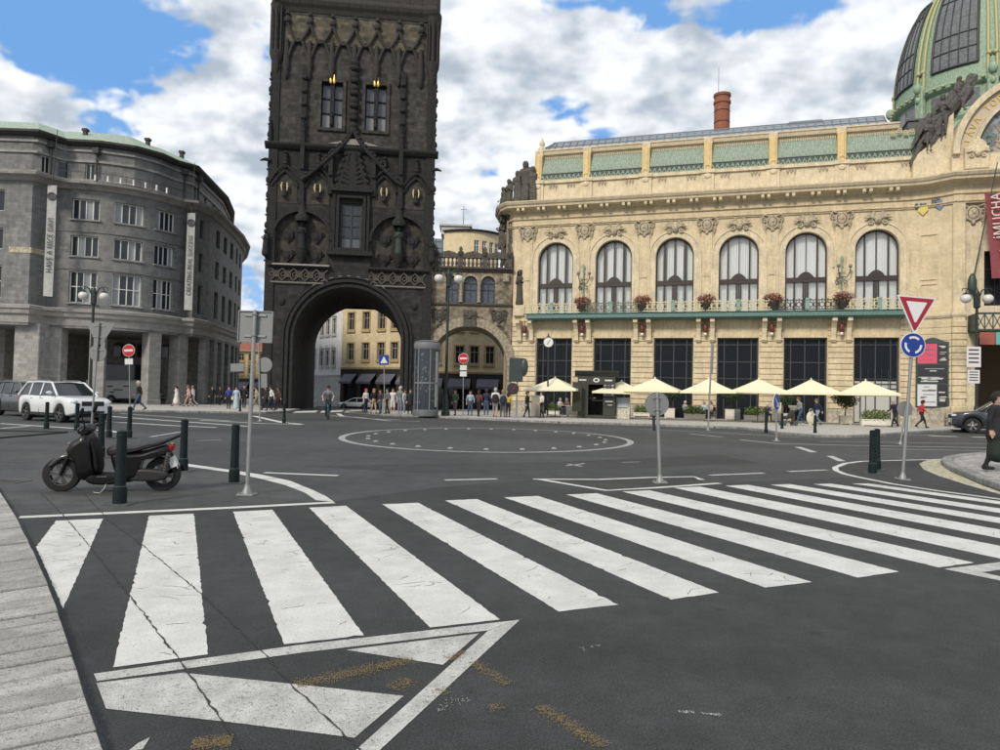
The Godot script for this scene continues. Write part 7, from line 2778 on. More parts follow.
	m.cbox(V(0.9 * k, L - 15 * k, 0.0), V(2.2 * k, 29 * k, 0.03), 0.006)
	part(n, "narrow_banner", m, M("grey_print", Color(0.2, 0.21, 0.22), 0.7, {"tex": "mottle", "size": 0.5}))
	# no entry signs
	for q in [[130, 411.5, 129, 344, 6.2, "red no entry sign with a white plate below in front of the grey arcade", 0.12], [463, 414.5, 463.5, 353, 5.2, "red no entry sign with white plates below in front of the small archway", 0.12], [345.5, 406.5, 346, 382, 3.9, "small red no entry sign beyond the gate passage", -0.6]]:
		s = pole_sign("no_entry_sign", q[5], [q[0], q[1]], [q[2], q[3]], 0.03, q[6])
		n = s[0]
		L = s[1]
		k = -n.position.z / FOCAL
		m = MB.new()
		disc(m, V(0, L - q[4] * k - 0.02, 0.045), q[4] * k, 0.02)
		part(n, "panel", m, white)
		m = MB.new()
		disc(m, V(0, L - q[4] * k - 0.02, 0.056), q[4] * k * 0.94, 0.012)
		part(n, "red_field", m, M("no_entry_red", Color(0.42, 0.015, 0.018), 0.35))
		m = MB.new()
		m.cbox(V(0, L - q[4] * k - 0.02, 0.066), V(q[4] * k * 1.4, q[4] * k * 0.36, 0.008), 0.003)
		part(n, "white_bar", m, white)
		if q[4] > 4:
			for e in [2.9, 4.1]:
				m = MB.new()
				m.cbox(V(0, L - q[4] * k * e + 0.02, 0.045), V(q[4] * k * 1.3, q[4] * k * 0.95, 0.02), 0.004)
				part(n, "plate", m, white)
				if q[0] < 200:
					break
	# blue square sign by the gate
	s = pole_sign("crossing_sign", "blue square pedestrian sign on a pole beside the gate passage", [384.5, 412.6], [384, 355], 0.035, 0.12)
	n = s[0]
	L = s[1]
	k = -n.position.z / FOCAL
	m = MB.new()
	m.cbox(V(0, L - 5 * k, 0.05), V(10 * k, 10 * k, 0.02), 0.004)
	part(n, "panel", m, blue)
	m = MB.new()
	m.prism(PackedVector2Array([V2(-3.6 * k, -3.2 * k), V2(3.6 * k, -3.2 * k), V2(0, 3.6 * k)]), 0.06, 0.066, Transform3D(Basis(), V(0, L - 5 * k, 0)))
	part(n, "white_triangle", m, white)
	# dark information panel and round plate by the small arch
	s = pole_sign("information_panel", "dark green street information panel with rounded ears beside the small archway", [516, 417.5], [518, 358], 0.05, 0.12)
	n = s[0]
	L = s[1]
	k = -n.position.z / FOCAL
	m = MB.new()
	m.cbox(V(-1.5 * k, L - 12 * k, 0.08), V(14 * k, 24 * k, 0.12), 0.03)
	m.ball(V(6.5 * k, L - 9 * k, 0.05), V(4 * k, 9 * k, 0.16), 12, 8)
	part(n, "panel", m, M("panel_green", Color(0.03, 0.045, 0.043), 0.45))
	m = MB.new()
	disc(m, V(-4 * k, L - 31 * k, 0.06), 6 * k, 0.03)
	part(n, "round_plate", m, M("dark_paint"))
	m = MB.new()
	m.bar(V(-6 * k, L - 34 * k, 0.08), V(-1 * k, L - 27 * k, 0.08), 0.05, 0.01, Vector3.BACK)
	part(n, "red_stripe", m, red)
	# clock on a post
	s = pole_sign("street_clock", "round white clock on a slim dark post before the cream building", [547.5, 417.5], [548.4, 336.5], 0.06, 0.12)
	n = s[0]
	n.set_meta("category", "clock")
	L = s[1]
	k = -n.position.z / FOCAL
	n.get_child(0).material_override = M("dark_paint")
	m = MB.new()
	disc(m, V(0, L - 6 * k, 0.0), 5.6 * k, 0.3)
	m.lathe([V2(0.16, 0), V2(0.05, 0.12), V2(0.06, 0.18), V2(0, 0.3)], 10, Transform3D(Basis(), V(0, L - 0.8 * k, 0)))
	part(n, "case", m, M("dark_paint"))
	m = MB.new()
	disc(m, V(0, L - 6 * k, 0.15), 4.7 * k, 0.02)
	var face := part(n, "dial", m, M("dial_white", Color(0.7, 0.7, 0.66), 0.4))
	m = MB.new()
	m.bar(V(0, L - 6 * k, 0.165), V(1.6 * k, L - 3.4 * k, 0.165), 0.035, 0.01, Vector3.BACK)
	m.bar(V(0, L - 6 * k, 0.17), V(-1.2 * k, L - 8.2 * k, 0.17), 0.035, 0.01, Vector3.BACK)
	part(face, "hands", m, M("dark_paint"))
func globe_lamp(label: String, base: Vector3, h: float, turn: float, s := 1.0) -> Node3D:
	var n := thing("street_lamp", label, "street lamp", at(base, turn), "twin globe street lamps")
	var green := M("lamp_green", Color(0.012, 0.022, 0.02), 0.45)
	var m := MB.new()
	m.lathe([V2(0.3, 0), V2(0.3, 0.25), V2(0.22, 0.35), V2(0.2, 1.1), V2(0.14, 1.25), V2(0.15, 1.35), V2(0.1, 1.5), V2(0.085, h - 0.6), V2(0.13, h - 0.5), V2(0.16, h - 0.2), V2(0.12, h + 0.1), V2(0.16, h + 0.35), V2(0.06, h + 0.55), V2(0, h + 0.75)], 14)
	m.cbox(V(0, h - 0.15, 0), V(0.34, 1.0, 0.34), 0.08)
	part(n, "post", m, green)
	for d in [-1.0, 1.0]:
		m = MB.new()
		m.tube([V(d * 0.1, h - 0.1, 0), V(d * 0.3, h + 0.5, 0), V(d * 0.55, h + 0.62, 0), V(d * 0.66, h + 0.36, 0)], [0.05, 0.05, 0.045, 0.04], 8)
		m.tube([V(d * 0.55, h + 0.6, 0), V(d * 0.85, h + 0.62, 0), V(d * 0.9, h + 0.45, 0)], 0.03, 6)
		m.lathe([V2(0.2, 0), V2(0.16, 0.08), V2(0.05, 0.14)], 12, Transform3D(Basis(), V(d * 0.66, h + 0.22, 0)))
		var arm := part(n, "arm", m, green)
		m = MB.new()
		m.ball(V(d * 0.66, h - 0.03, 0), V(0.32, 0.3, 0.32) * s, 18, 12)
		part(arm, "globe", m, M("opal_globe", Color(0.58, 0.58, 0.56), 0.18))
	return n
func build_lamps() -> void:
	var p := A(89.5, 405, 50)
	p.y = 0.12
	globe_lamp("dark twin globe street lamp in front of the granite arcade", p, 7.7, 0.2)
	p = A(445.5, 410, 49)
	p.y = 0.12
	globe_lamp("dark twin globe street lamp in front of the small archway", p, 9.3, 0.1)
	p = A(976.5, 425, 46)
	p.y = 0.12
	var n := globe_lamp("dark twin globe street lamp with parking plates beside the entrance canopy", p, 8.3, -0.1)
	for q in [[4.55, 1.0, 1.3], [3.3, 0.85, 0.85]]:
		var m := MB.new()
		m.cbox(V(-0.25, q[0], 0.14), V(q[1] * 0.85, q[2] * 1.0, 0.04), 0.01)
		var o := part(n, "parking_plate", m, M("sign_white", Color(0.62, 0.63, 0.64), 0.35))
		m = MB.new()
		for i in 4:
			m.quad(V(-0.25 - 0.32 * q[1], q[0] + 0.3 * q[2] - i * 0.2 * q[2], 0.163), V(-0.25 + 0.3 * q[1], q[0] + 0.3 * q[2] - i * 0.2 * q[2], 0.163), V(-0.25 + 0.3 * q[1], q[0] + 0.38 * q[2] - i * 0.2 * q[2], 0.163), V(-0.25 - 0.32 * q[1], q[0] + 0.38 * q[2] - i * 0.2 * q[2], 0.163))
		part(o, "print", m, M("plate_print", Color(0.08, 0.05, 0.05), 0.5))

# ------------------------------------------------------------------ terrace, kiosk, pillar
func leafy(c: Vector3, r: Vector3, count: int, seed_: int, size: float, mb: MB) -> void:   # many small leaves through a volume, denser towards its skin
	var rng := RandomNumberGenerator.new()
	rng.seed = seed_
	for i in count:
		var d := Vector3(rng.randfn(), rng.randfn(), rng.randfn()).normalized()
		var p := c + d * r * (0.45 + 0.6 * pow(rng.randf(), 0.6))
		var a := Vector3(rng.randfn(), rng.randfn(), rng.randfn()).normalized() * size * rng.randf_range(0.6, 1.3)
		var b := a.cross(d + Vector3(0.1, 0.3, 0.2)).normalized() * size * 0.45
		mb.tri(p - b, p + a, p + b)
		mb.tri(p + b, p - a * 0.5, p - b)
func planter(label: String, p: Vector3, turn: float, w: float, h: float, plant: String, seed_: int) -> void:
	var n := thing("planter", label, "planter", at(p, turn), "white planters round the terrace")
	var m := MB.new()
	m.cbox(V(0, h / 2 + 0.03, 0), V(w, h - 0.06, 0.5), 0.02)
	m.cbox(V(0, h - 0.03, 0), V(w + 0.06, 0.06, 0.56), 0.015)
	for s in [-1, 1]:
		m.cbox(V(s * (w / 2 - 0.06), 0.06, 0.0), V(0.1, 0.12, 0.5), 0.01)
	part(n, "box", m, M("planter_white", Color(0.66, 0.62, 0.54), 0.7))
	m = MB.new()
	m.cbox(V(0, h / 2 + 0.02, 0.255), V(w * 0.8, h * 0.5, 0.02), 0.008)
	part(n, "panel", m, M("planter_white"))
	if plant == "grass":
		m = MB.new()
		var k := int(w / 0.35)
		for i in k:
			leafy(V(lerpf(-w / 2 + 0.2, w / 2 - 0.2, (i + 0.5) / k), h + 0.14, 0), V(0.33, 0.5, 0.3), 170, seed_ + i, 0.11, m)
		part(n, "foliage", m, M("grass_green", Color(0.09, 0.13, 0.03), 0.7, {"back": Color(0.05, 0.08, 0.02)}))
	elif plant == "tree":
		m = MB.new()
		m.tube([V(0, h, 0), V(0.03, h + 0.5, 0), V(-0.02, h + 1.1, 0.02)], [0.04, 0.03, 0.02], 6)
		part(n, "trunk", m, M("bark", Color(0.06, 0.045, 0.035), 0.9))
		m = MB.new()
		for q in 6:
			leafy(V(0.42 * sin(q * 2.1), h + 0.95 + 0.14 * (q % 3), 0.3 * cos(q * 2.1)), V(0.55, 0.45, 0.45), 230, seed_ + q * 7, 0.09, m)
		part(n, "crown", m, M("olive_leaf", Color(0.025, 0.042, 0.018), 0.7, {"back": Color(0.02, 0.03, 0.01)}))
func build_terrace() -> void:
	var canvas := M("cream_canvas", Color(0.86, 0.81, 0.6), 0.9, {"back": Color(0.3, 0.27, 0.16)})
	var metal := M("dark_paint", Color(0.02, 0.022, 0.025), 0.5)
	var src: Node3D
	var labels := ["cream café parasol beside the street clock", "cream café parasol mostly hidden behind the olive kiosk", "cream café parasol behind the round grey sign", "cream café parasol behind the slim pole with the narrow banner", "cream café parasol just beyond the blue arrow sign", "cream café parasol over the café entrance", "cream café parasol nearest the poster wall"]
	var i := 0
	for q in [[556, 377.5, 51.5], [621, 381, 51.5], [655, 378, 50.6], [709.5, 378.6, 50], [758, 378.8, 49.6], [811.5, 379.3, 49.2], [866, 380.2, 48.6]]:
		var apex := A(q[0], q[1], q[2])
		var o: Node3D
		var h := 3.05
		if src == null:
			o = thing("parasol", labels[i], "parasol", Transform3D(), "cream parasols of the café terrace")
			var c := MB.new()
			var W := 1.85
			var e := [V(-W, 2.12, -W), V(W, 2.12, -W), V(W, 2.12, W), V(-W, 2.12, W)]
			for k in 4:
				var a: Vector3 = e[k]
				var b: Vector3 = e[(k + 1) % 4]
				c.grid(6, 5, func(u, v):
					var p: Vector3 = b.lerp(a, u)
					var t := p.lerp(V(0, h, 0), v)
					return t - V(0, 0.07 * sin(v * PI) * (0.6 + 0.4 * sin(u * PI)), 0))
				for s in 6:
					var p0 := b.lerp(a, s / 6.0)
					var p1 := b.lerp(a, (s + 1) / 6.0)
					c.quad(p0 - V(0, 0.13, 0), p1 - V(0, 0.13, 0), p1, p0)
			part(o, "canopy", c, canvas)
			var f := MB.new()
			f.lathe([V2(0.05, h - 0.02), V2(0.04, h + 0.05), V2(0.0, h + 0.12)], 8)
			part(o, "finial", f, canvas)
			var p := MB.new()
			p.cyl(V(0, 0.06, 0), V(0, h - 0.05, 0), 0.03, 0.03, 8)
			part(o, "pole", p, metal)
			var r := MB.new()
			for k in 4:
				r.bar(V(0, 2.75, 0), e[k] - V(0, 0.03, 0), 0.025, 0.03)
				r.bar(V(0, 2.2, 0), e[k].lerp(V(0, h, 0), 0.5) - V(0, 0.05, 0), 0.02, 0.025)
			part(o, "rib_frame", r, metal)
			var b := MB.new()
			b.cbox(V(0, 0.04, 0), V(0.7, 0.08, 0.7), 0.015)
			part(o, "base", b, M("plate_steel", Color(0.06, 0.065, 0.065), 0.6))
			src = o
		else:
			o = src.duplicate()
			o.name = numbered("parasol")
			add_child(o)
			o.set_meta("label", labels[i])
		var s := (apex.y - 0.12) / h
		o.transform = Transform3D((Basis(Vector3.RIGHT, 0.025 * sin(i * 3.1)) * Basis(Vector3.BACK, 0.02 * cos(i * 2.3)) * Basis(Vector3.UP, deg_to_rad(-17 + 6 * sin(i * 2.0)))).scaled(V(1.0 + 0.03 * sin(i * 1.7), s, 1.0)), V(apex.x, 0.12, apex.z))
		i += 1
	var t := deg_to_rad(-12)
	for q in [[553, 415.4, 1.0, 0.36, "grass", "low white planter beside the street clock"], [571.5, 416.4, 0.75, 0.8, "", "tall white planter box next to the olive kiosk"], [641.5, 417, 1.3, 0.36, "grass", "low white planter between kiosk and round grey sign"], [669.5, 418.4, 0.75, 0.78, "tree", "tall white planter with a small tree behind the round grey sign"], [694.5, 419.6, 1.5, 0.42, "grass", "low white planter behind the slim pole"], [731, 420.2, 0.85, 0.82, "tree", "tall white planter with a small tree between two low ones"], [754.5, 421, 1.5, 0.42, "grass", "low white planter beside the blue arrow sign"], [786, 421.5, 0.7, 0.6, "tree", "white planter with a small tree at the café entrance"], [845, 424.5, 0.7, 0.6, "tree", "white planter with a small tree behind the pushchair group"], [875.5, 426.4, 1.75, 0.46, "grass", "low white planter next to the bollard pair and poster wall"]]:
		planter(q[5], G(q[0], q[1], 0.12), t, q[2], q[3], q[4], int(q[0]))
	# menu boards and a wooden lectern
	for q in [[774, 421.8, 1.5], [779, 421.8, 1.4]]:
		var n := thing("menu_board", ("taller" if q[2] > 1.45 else "shorter") + " white upright menu board by the café entrance", "menu board", at(G(q[0], q[1], 0.12), t), "menu boards")
		var m := MB.new()
		m.cbox(V(0, q[2] / 2, 0), V(0.28, q[2], 0.06), 0.01)
		part(n, "panel", m, M("planter_white"))
		m = MB.new()
		m.cbox(V(0, 0.03, 0), V(0.4, 0.06, 0.3), 0.01)
		part(n, "foot", m, metal)
	var lec := thing("lectern", "wooden waiter's lectern at the café entrance", "lectern", at(G(793, 422.4, 0.12), t))
	var m := MB.new()
	m.cbox(V(0, 0.5, 0), V(0.22, 1.0, 0.2), 0.02)
	m.cbox(V(0, 0.03, 0), V(0.4, 0.06, 0.34), 0.01)
	part(lec, "stand", m, M("oak", Color(0.3, 0.17, 0.08), 0.6, {"tex": "mottle", "size": 0.5}))
	m = MB.new()
	m.cbox(V(0, 1.1, 0.02), V(0.6, 0.08, 0.45), 0.02, Basis(Vector3.RIGHT, 0.4))
	part(lec, "desk", m, M("planter_white"))
	# seated guests with chairs and tables
	var guests := [[559.5, 414.6, "seated guest in a pale shirt beside the low planter near the clock", Color(0.5, 0.5, 0.47), "sit", 0.6, Color(0.3, 0.26, 0.22)], [567, 415.2, "seated guest in a brown top by the kiosk", Color(0.12, 0.07, 0.06), "sit", -0.7, Color(0.25, 0.2, 0.15)], [673, 417, "seated guest in a dark red top behind the round grey sign", Color(0.28, 0.06, 0.06), "sit", 0.5, Color(0.04, 0.03, 0.03)], [684.5, 418.2, "seated guest in white with pale hair by the low planter", Color(0.5, 0.52, 0.5), "sit", 0.4, Color(0.5, 0.46, 0.38)], [690.5, 417.6, "seated guest in a pale green top behind the low planter", Color(0.36, 0.45, 0.38), "sit", -0.5, Color(0.4, 0.32, 0.2)], [704, 418.8, "seated guest in light blue beside the slim pole", Color(0.38, 0.46, 0.52), "sit", -0.3, Color(0.3, 0.25, 0.18)], [711.5, 419, "seated guest in pale pink beside the slim pole", Color(0.5, 0.38, 0.38), "sit", -1.3, Color(0.08, 0.05, 0.04)], [723, 419, "seated guest in a light blue shirt bending over the table", Color(0.24, 0.42, 0.56), "lean", 1.4, Color(0.3, 0.2, 0.12)], [767, 421.2, "seated guest with pale hair and dark jacket by the blue arrow sign", Color(0.05, 0.055, 0.08), "sit", 2.4, Color(0.5, 0.48, 0.44)]]
	for g in guests:
		var p := G(g[0], g[1], 0.12)
		var c := thing("cafe_chair", "dark chair of the " + g[2].replace("seated ", ""), "chair", at(p, g[5]), "chairs of the café terrace")
		m = MB.new()
		m.cbox(V(0, 0.43, 0), V(0.42, 0.04, 0.42), 0.012)
		part(c, "seat", m, metal)
		m = MB.new()
		m.cbox(V(0, 0.78, -0.22), V(0.42, 0.3, 0.03), 0.012)
		part(c, "backrest", m, metal)
		for s in [-1, 1]:
			m = MB.new()
			m.bar(V(s * 0.18, 0, 0.18), V(s * 0.18, 0.43, 0.17), 0.025, 0.025)
			part(c, "leg", m, metal)
			m = MB.new()
			m.bar(V(s * 0.18, 0, -0.22), V(s * 0.18, 0.92, -0.22), 0.025, 0.025)
			part(c, "leg", m, metal)
		person(g[2], p, g[5], g[4], g[3], Color(0.04, 0.045, 0.06), {"hair_color": g[6], "sleeves": int(g[0]) % 2 == 0}, "guests seated on the café terrace", 1.7, 0.04)
	for q in [[563.5, 414.4, "between two guests near the street clock"], [678.5, 417.4, "behind the round grey sign"], [697.5, 418.2, "behind the low planter at the slim pole"], [730, 418.2, "below the bending guest"], [759, 419.4, "near the blue arrow sign"]]:
		var c := thing("cafe_table", "small round café table " + q[2], "table", at(G(q[0], q[1], 0.12)), "tables of the café terrace")
		m = MB.new()
		m.lathe([V2(0, 0.71), V2(0.34, 0.71), V2(0.35, 0.725), V2(0.34, 0.74), V2(0, 0.74)], 18)
		part(c, "top", m, metal)
		m = MB.new()
		m.lathe([V2(0.2, 0), V2(0.19, 0.03), V2(0.03, 0.06), V2(0.025, 0.7)], 10)
		part(c, "stem", m, metal)
	build_kiosk()
	build_pillar()
	build_pots()
func build_kiosk() -> void:
	var p := G(598, 418.6, 0.12)
	var k := -p.z / FOCAL
	var W := 38 * k
	var H := 47 * k
	var n := thing("kiosk", "dark olive sales kiosk with an open hatch and posters in front of the café", "kiosk", at(p + V(0, 0, -W / 2), deg_to_rad(-6)))
	var olive := M("kiosk_olive", Color(0.035, 0.037, 0.027), 0.5)
	var m := MB.new()
	m.cbox(V(0, 0.12, 0), V(W, 0.24, W), 0.03)
	part(n, "plinth", m, olive)
	m = MB.new()
	m.span(-W / 2 + 0.05, W / 2 - 0.05, 0.24, H - 0.3, -W / 2, -W / 2 + 0.08)
	m.span(-W / 2 + 0.02, -W / 2 + 0.1, 0.24, H - 0.3, -W / 2, W / 2 - 0.05)
	m.span(W / 2 - 0.1, W / 2 - 0.02, 0.24, H - 0.3, -W / 2, W / 2 - 0.05)
	m.span(-W / 2 + 0.05, -W / 2 + 0.75, 0.24, H - 0.9, W / 2 - 0.12, W / 2 - 0.04)
	m.span(W / 2 - 0.85, W / 2 - 0.05, 0.24, 1.45, W / 2 - 0.12, W / 2 - 0.04)
	m.span(-W / 2 + 0.05, W / 2 - 0.05, H - 0.9, H - 0.3, W / 2 - 0.12, W / 2 - 0.04)
	part(n, "walls", m, olive)
	m = MB.new()
	moulding(m, [[-W / 2 - 0.1, H - 0.3], [W / 2, H - 0.3], [W / 2 + 0.1, H - 0.2], [W / 2 + 0.2, H - 0.02], [W / 2 + 0.2, H + 0.05], [-W / 2 - 0.2, H + 0.12]], -W / 2 - 0.2, W / 2 + 0.2)
	part(n, "roof", m, M("kiosk_roof", Color(0.018, 0.02, 0.018), 0.5))
	m = MB.new()
	m.cbox(V(-W / 2 - 0.02, H * 0.45, W / 2 + 0.35), V(0.06, H * 0.62, 0.8), 0.015, Basis(Vector3.UP, 0.9))
	part(n, "open_shutter", m, olive)
	m = MB.new()
	m.span(W / 2 - 0.85, W / 2 - 0.08, 1.5, H - 0.92, W / 2 - 0.09, W / 2 - 0.07)
	part(n, "display_pane", m, M("display_glass", Color(0.03, 0.035, 0.04), 0.08))
	for q in 9:
		m = MB.new()
		m.cbox(V(W / 2 - 0.74 + (q % 3) * 0.26, 1.72 + (q / 3) * 0.32, W / 2 - 0.055), V(0.16, 0.2, 0.01), 0.003)
		part(n, "leaflet", m, M("leaflet_%d" % (q % 3), [Color(0.3, 0.31, 0.33), Color(0.15, 0.16, 0.2), Color(0.4, 0.42, 0.42)][q % 3], 0.5))
	m = MB.new()
	m.cbox(V(W / 2 - 0.45, 1.05, W / 2 - 0.03), V(0.6, 0.6, 0.02), 0.005)
	var bd := part(n, "notice_board", m, M("dark_paint"))
	m = MB.new()
	m.cbox(V(W / 2 - 0.45, 1.2, W / 2 - 0.015), V(0.52, 0.07, 0.01), 0.003)
	m.cbox(V(W / 2 - 0.38, 0.95, W / 2 - 0.015), V(0.32, 0.05, 0.01), 0.003)
	part(bd, "print", m, M("print_pale", Color(0.5, 0.5, 0.5), 0.4))
	m = MB.new()
	m.torus(V(-0.02, H - 0.6, W / 2 - 0.03), 0.13, 0.045, Basis.from_scale(V(1.3, 0.9, 0.5)), 18, 6)
	part(n, "emblem", m, M("sign_white"))
	for x in [-W / 2 + 0.35, W / 2 - 0.5]:
		m = MB.new()
		m.cbox(V(x, H - 0.6, W / 2 - 0.035), V(0.5, 0.1, 0.012), 0.003)
		part(n, "name_strip", m, M("sign_white"))
	m = MB.new()
	m.cbox(V(0.05, 1.25, W / 2 - 0.2), V(0.8, 0.06, 0.5), 0.01)
	part(n, "counter", m, M("kiosk_roof"))
	person("kiosk seller in a white cap and dark shirt at the hatch", n.transform * V(-0.25, 0.24, 0.1), 0.5, "phone", Color(0.05, 0.055, 0.07), Color(0.03, 0.03, 0.035), {"sleeves": false, "hair_color": Color(0.5, 0.5, 0.48)}, "", 1.76, 0.034)
	# sandwich board, cabinet
	var sb := thing("sandwich_board", "pale sandwich board beside the olive kiosk", "sandwich board", at(G(623, 419, 0.12), -0.3))
	for s in [-1, 1]:
		m = MB.new()
		m.cbox(V(0, 0.75, s * 0.17), V(0.95, 1.5, 0.04), 0.01, Basis(Vector3.RIGHT, -s * 0.16))
		part(sb, "panel", m, M("board_print", Color(0.45, 0.44, 0.36), 0.7, {"tex": "mottle", "size": 0.7}))
	m = MB.new()
	m.cbox(V(0, 1.1, 0.215), V(0.7, 0.6, 0.01), 0.002, Basis(Vector3.RIGHT, -0.16))
	part(sb, "poster", m, M("poster_blue", Color(0.3, 0.34, 0.4), 0.6))
	var cb := thing("utility_cabinet", "beige grey utility cabinet on the pavement next to the street clock", "cabinet", at(G(537.5, 417.5, 0.12), -0.2))
	m = MB.new()
	m.cbox(V(0, 0.75, 0), V(0.8, 1.4, 0.4), 0.02)
	m.cbox(V(0, 1.47, 0), V(0.88, 0.07, 0.48), 0.02)
	part(cb, "body", m, M("cabinet_beige", Color(0.24, 0.22, 0.185), 0.7, {}))
	for s in [-1, 1]:
		m = MB.new()
		m.cbox(V(s * 0.195, 0.78, 0.2), V(0.37, 1.25, 0.02), 0.006)
		part(cb, "door", m, M("cabinet_beige"))
	m = MB.new()
	m.cbox(V(0, 0.04, 0), V(0.84, 0.08, 0.44), 0.01)
	part(cb, "plinth", m, M("plate_steel"))
	cb = thing("utility_cabinet", "small grey utility cabinet beside the crossing sign at the gate", "cabinet", at(G(386, 412.3, 0.12), 0.1))
	m = MB.new()
	m.cbox(V(0, 0.5, 0), V(0.6, 1.0, 0.35), 0.02)
	m.cbox(V(0, 1.02, 0), V(0.66, 0.06, 0.4), 0.02)
	part(cb, "body", m, M("cabinet_beige"))
	m = MB.new()
	m.cbox(V(0, 0.5, 0.18), V(0.5, 0.85, 0.02), 0.006)
	part(cb, "door", m, M("cabinet_beige"))
	for q in [[737.5, 420.6, "slim steel waste bin between the planters"], [907.5, 427, "white litter bin by the poster wall"]]:
		var bn := thing("litter_bin", q[2], "bin", at(G(q[0], q[1], 0.12)))
		m = MB.new()
		m.lathe([V2(0.0, 0.0), V2(0.2, 0.0), V2(0.22, 0.05), V2(0.22, 0.82), V2(0.2, 0.86)], 14)
		part(bn, "drum", m, M("bin_white", Color(0.45, 0.44, 0.4), 0.6) if q[0] > 800 else M("galvanised"))
		m = MB.new()
		m.lathe([V2(0.23, 0.84), V2(0.23, 0.9), V2(0.1, 0.96), V2(0, 0.97)], 14)
		part(bn, "lid", m, M("dark_paint"))
	var bb := thing("park_bench", "small pale bench against the wall below the posters", "bench", at(hall.transform * V(0.35, 0.12, 1.75), deg_to_rad(-30)))
	m = MB.new()
	m.cbox(V(0, 0.45, 0), V(1.1, 0.05, 0.4), 0.015)
	part(bb, "seat", m, M("bench_wood", Color(0.34, 0.28, 0.2), 0.7))
	m = MB.new()
	m.cbox(V(0, 0.8, -0.22), V(1.1, 0.3, 0.04), 0.015)
	part(bb, "backrest", m, M("bench_wood"))
	for s in [-0.45, 0.45]:
		m = MB.new()
		m.bar(V(s, 0, 0.15), V(s, 0.45, 0.15), 0.05, 0.05)
		m.bar(V(s, 0, -0.2), V(s, 0.92, -0.22), 0.05, 0.05)
		m.bar(V(s, 0.42, 0.15), V(s, 0.42, -0.2), 0.05, 0.04)
		part(bb, "leg", m, M("dark_paint"))
func build_pillar() -> void:
	var p := G(425, 411.8, 0.12)
	p = A(425.5, 412, 47.5)
	p.y = 0.12
	var n := thing("advertising_pillar", "tall grey glazed advertising pillar with dark speckled posters at the gate", "advertising pillar", at(p, 0.1))
	var m := MB.new()
	m.lathe([V2(0.84, 0), V2(0.84, 0.35), V2(0.78, 0.42)], 28)
	part(n, "base", m, M("pillar_grey", Color(0.1, 0.11, 0.12), 0.5))
	m = MB.new()
	m.lathe([V2(0.74, 0.4), V2(0.74, 4.35)], 28)
	part(n, "drum", m, M("pillar_poster", Color(0.035, 0.042, 0.055), 0.12))
	m = MB.new()
	m.lathe([V2(0.76, 4.3), V2(0.86, 4.4), V2(0.86, 4.72), V2(0.8, 4.78), V2(0.84, 4.84), V2(0.5, 4.92), V2(0, 4.95)], 28)
	part(n, "cap", m, M("pillar_cap", Color(0.16, 0.17, 0.18), 0.5))
	for i in 6:
		m = MB.new()
		var a := 0.3 + i * TAU / 6
		m.bar(V(sin(a) * 0.77, 0.4, cos(a) * 0.77), V(sin(a) * 0.77, 4.35, cos(a) * 0.77), 0.07, 0.07)
		part(n, "rib", m, M("pillar_cap"))
	m = MB.new()
	m.lathe([V2(0.775, 2.1), V2(0.775, 2.2)], 28)
	part(n, "band", m, M("pillar_cap"))
	var rng := RandomNumberGenerator.new()
	rng.seed = 71
	m = MB.new()
	for i in 46:
		var a := rng.randf_range(-1.2, 0.9)
		var y := rng.randf_range(0.8, 4.1)
		if absf(y - 2.15) < 0.15:
			continue
		var c := V(sin(a) * 0.748, y, cos(a) * 0.748)
		m.cbox(c, V(rng.randf_range(0.04, 0.1), rng.randf_range(0.06, 0.2), 0.008), 0.002, Basis(Vector3.UP, a) * Basis(Vector3.BACK, rng.randf_range(-0.5, 0.5)))
	part(n, "poster_print", m, M("poster_specks", Color(0.11, 0.13, 0.15), 0.5))
	m = MB.new()
	m.lathe([V2(0.752, 0.6), V2(0.752, 4.2)], 6, Transform3D(), 0.85, 1.3)
	part(n, "pale_poster", m, M("poster_pale", Color(0.4, 0.4, 0.38), 0.5))
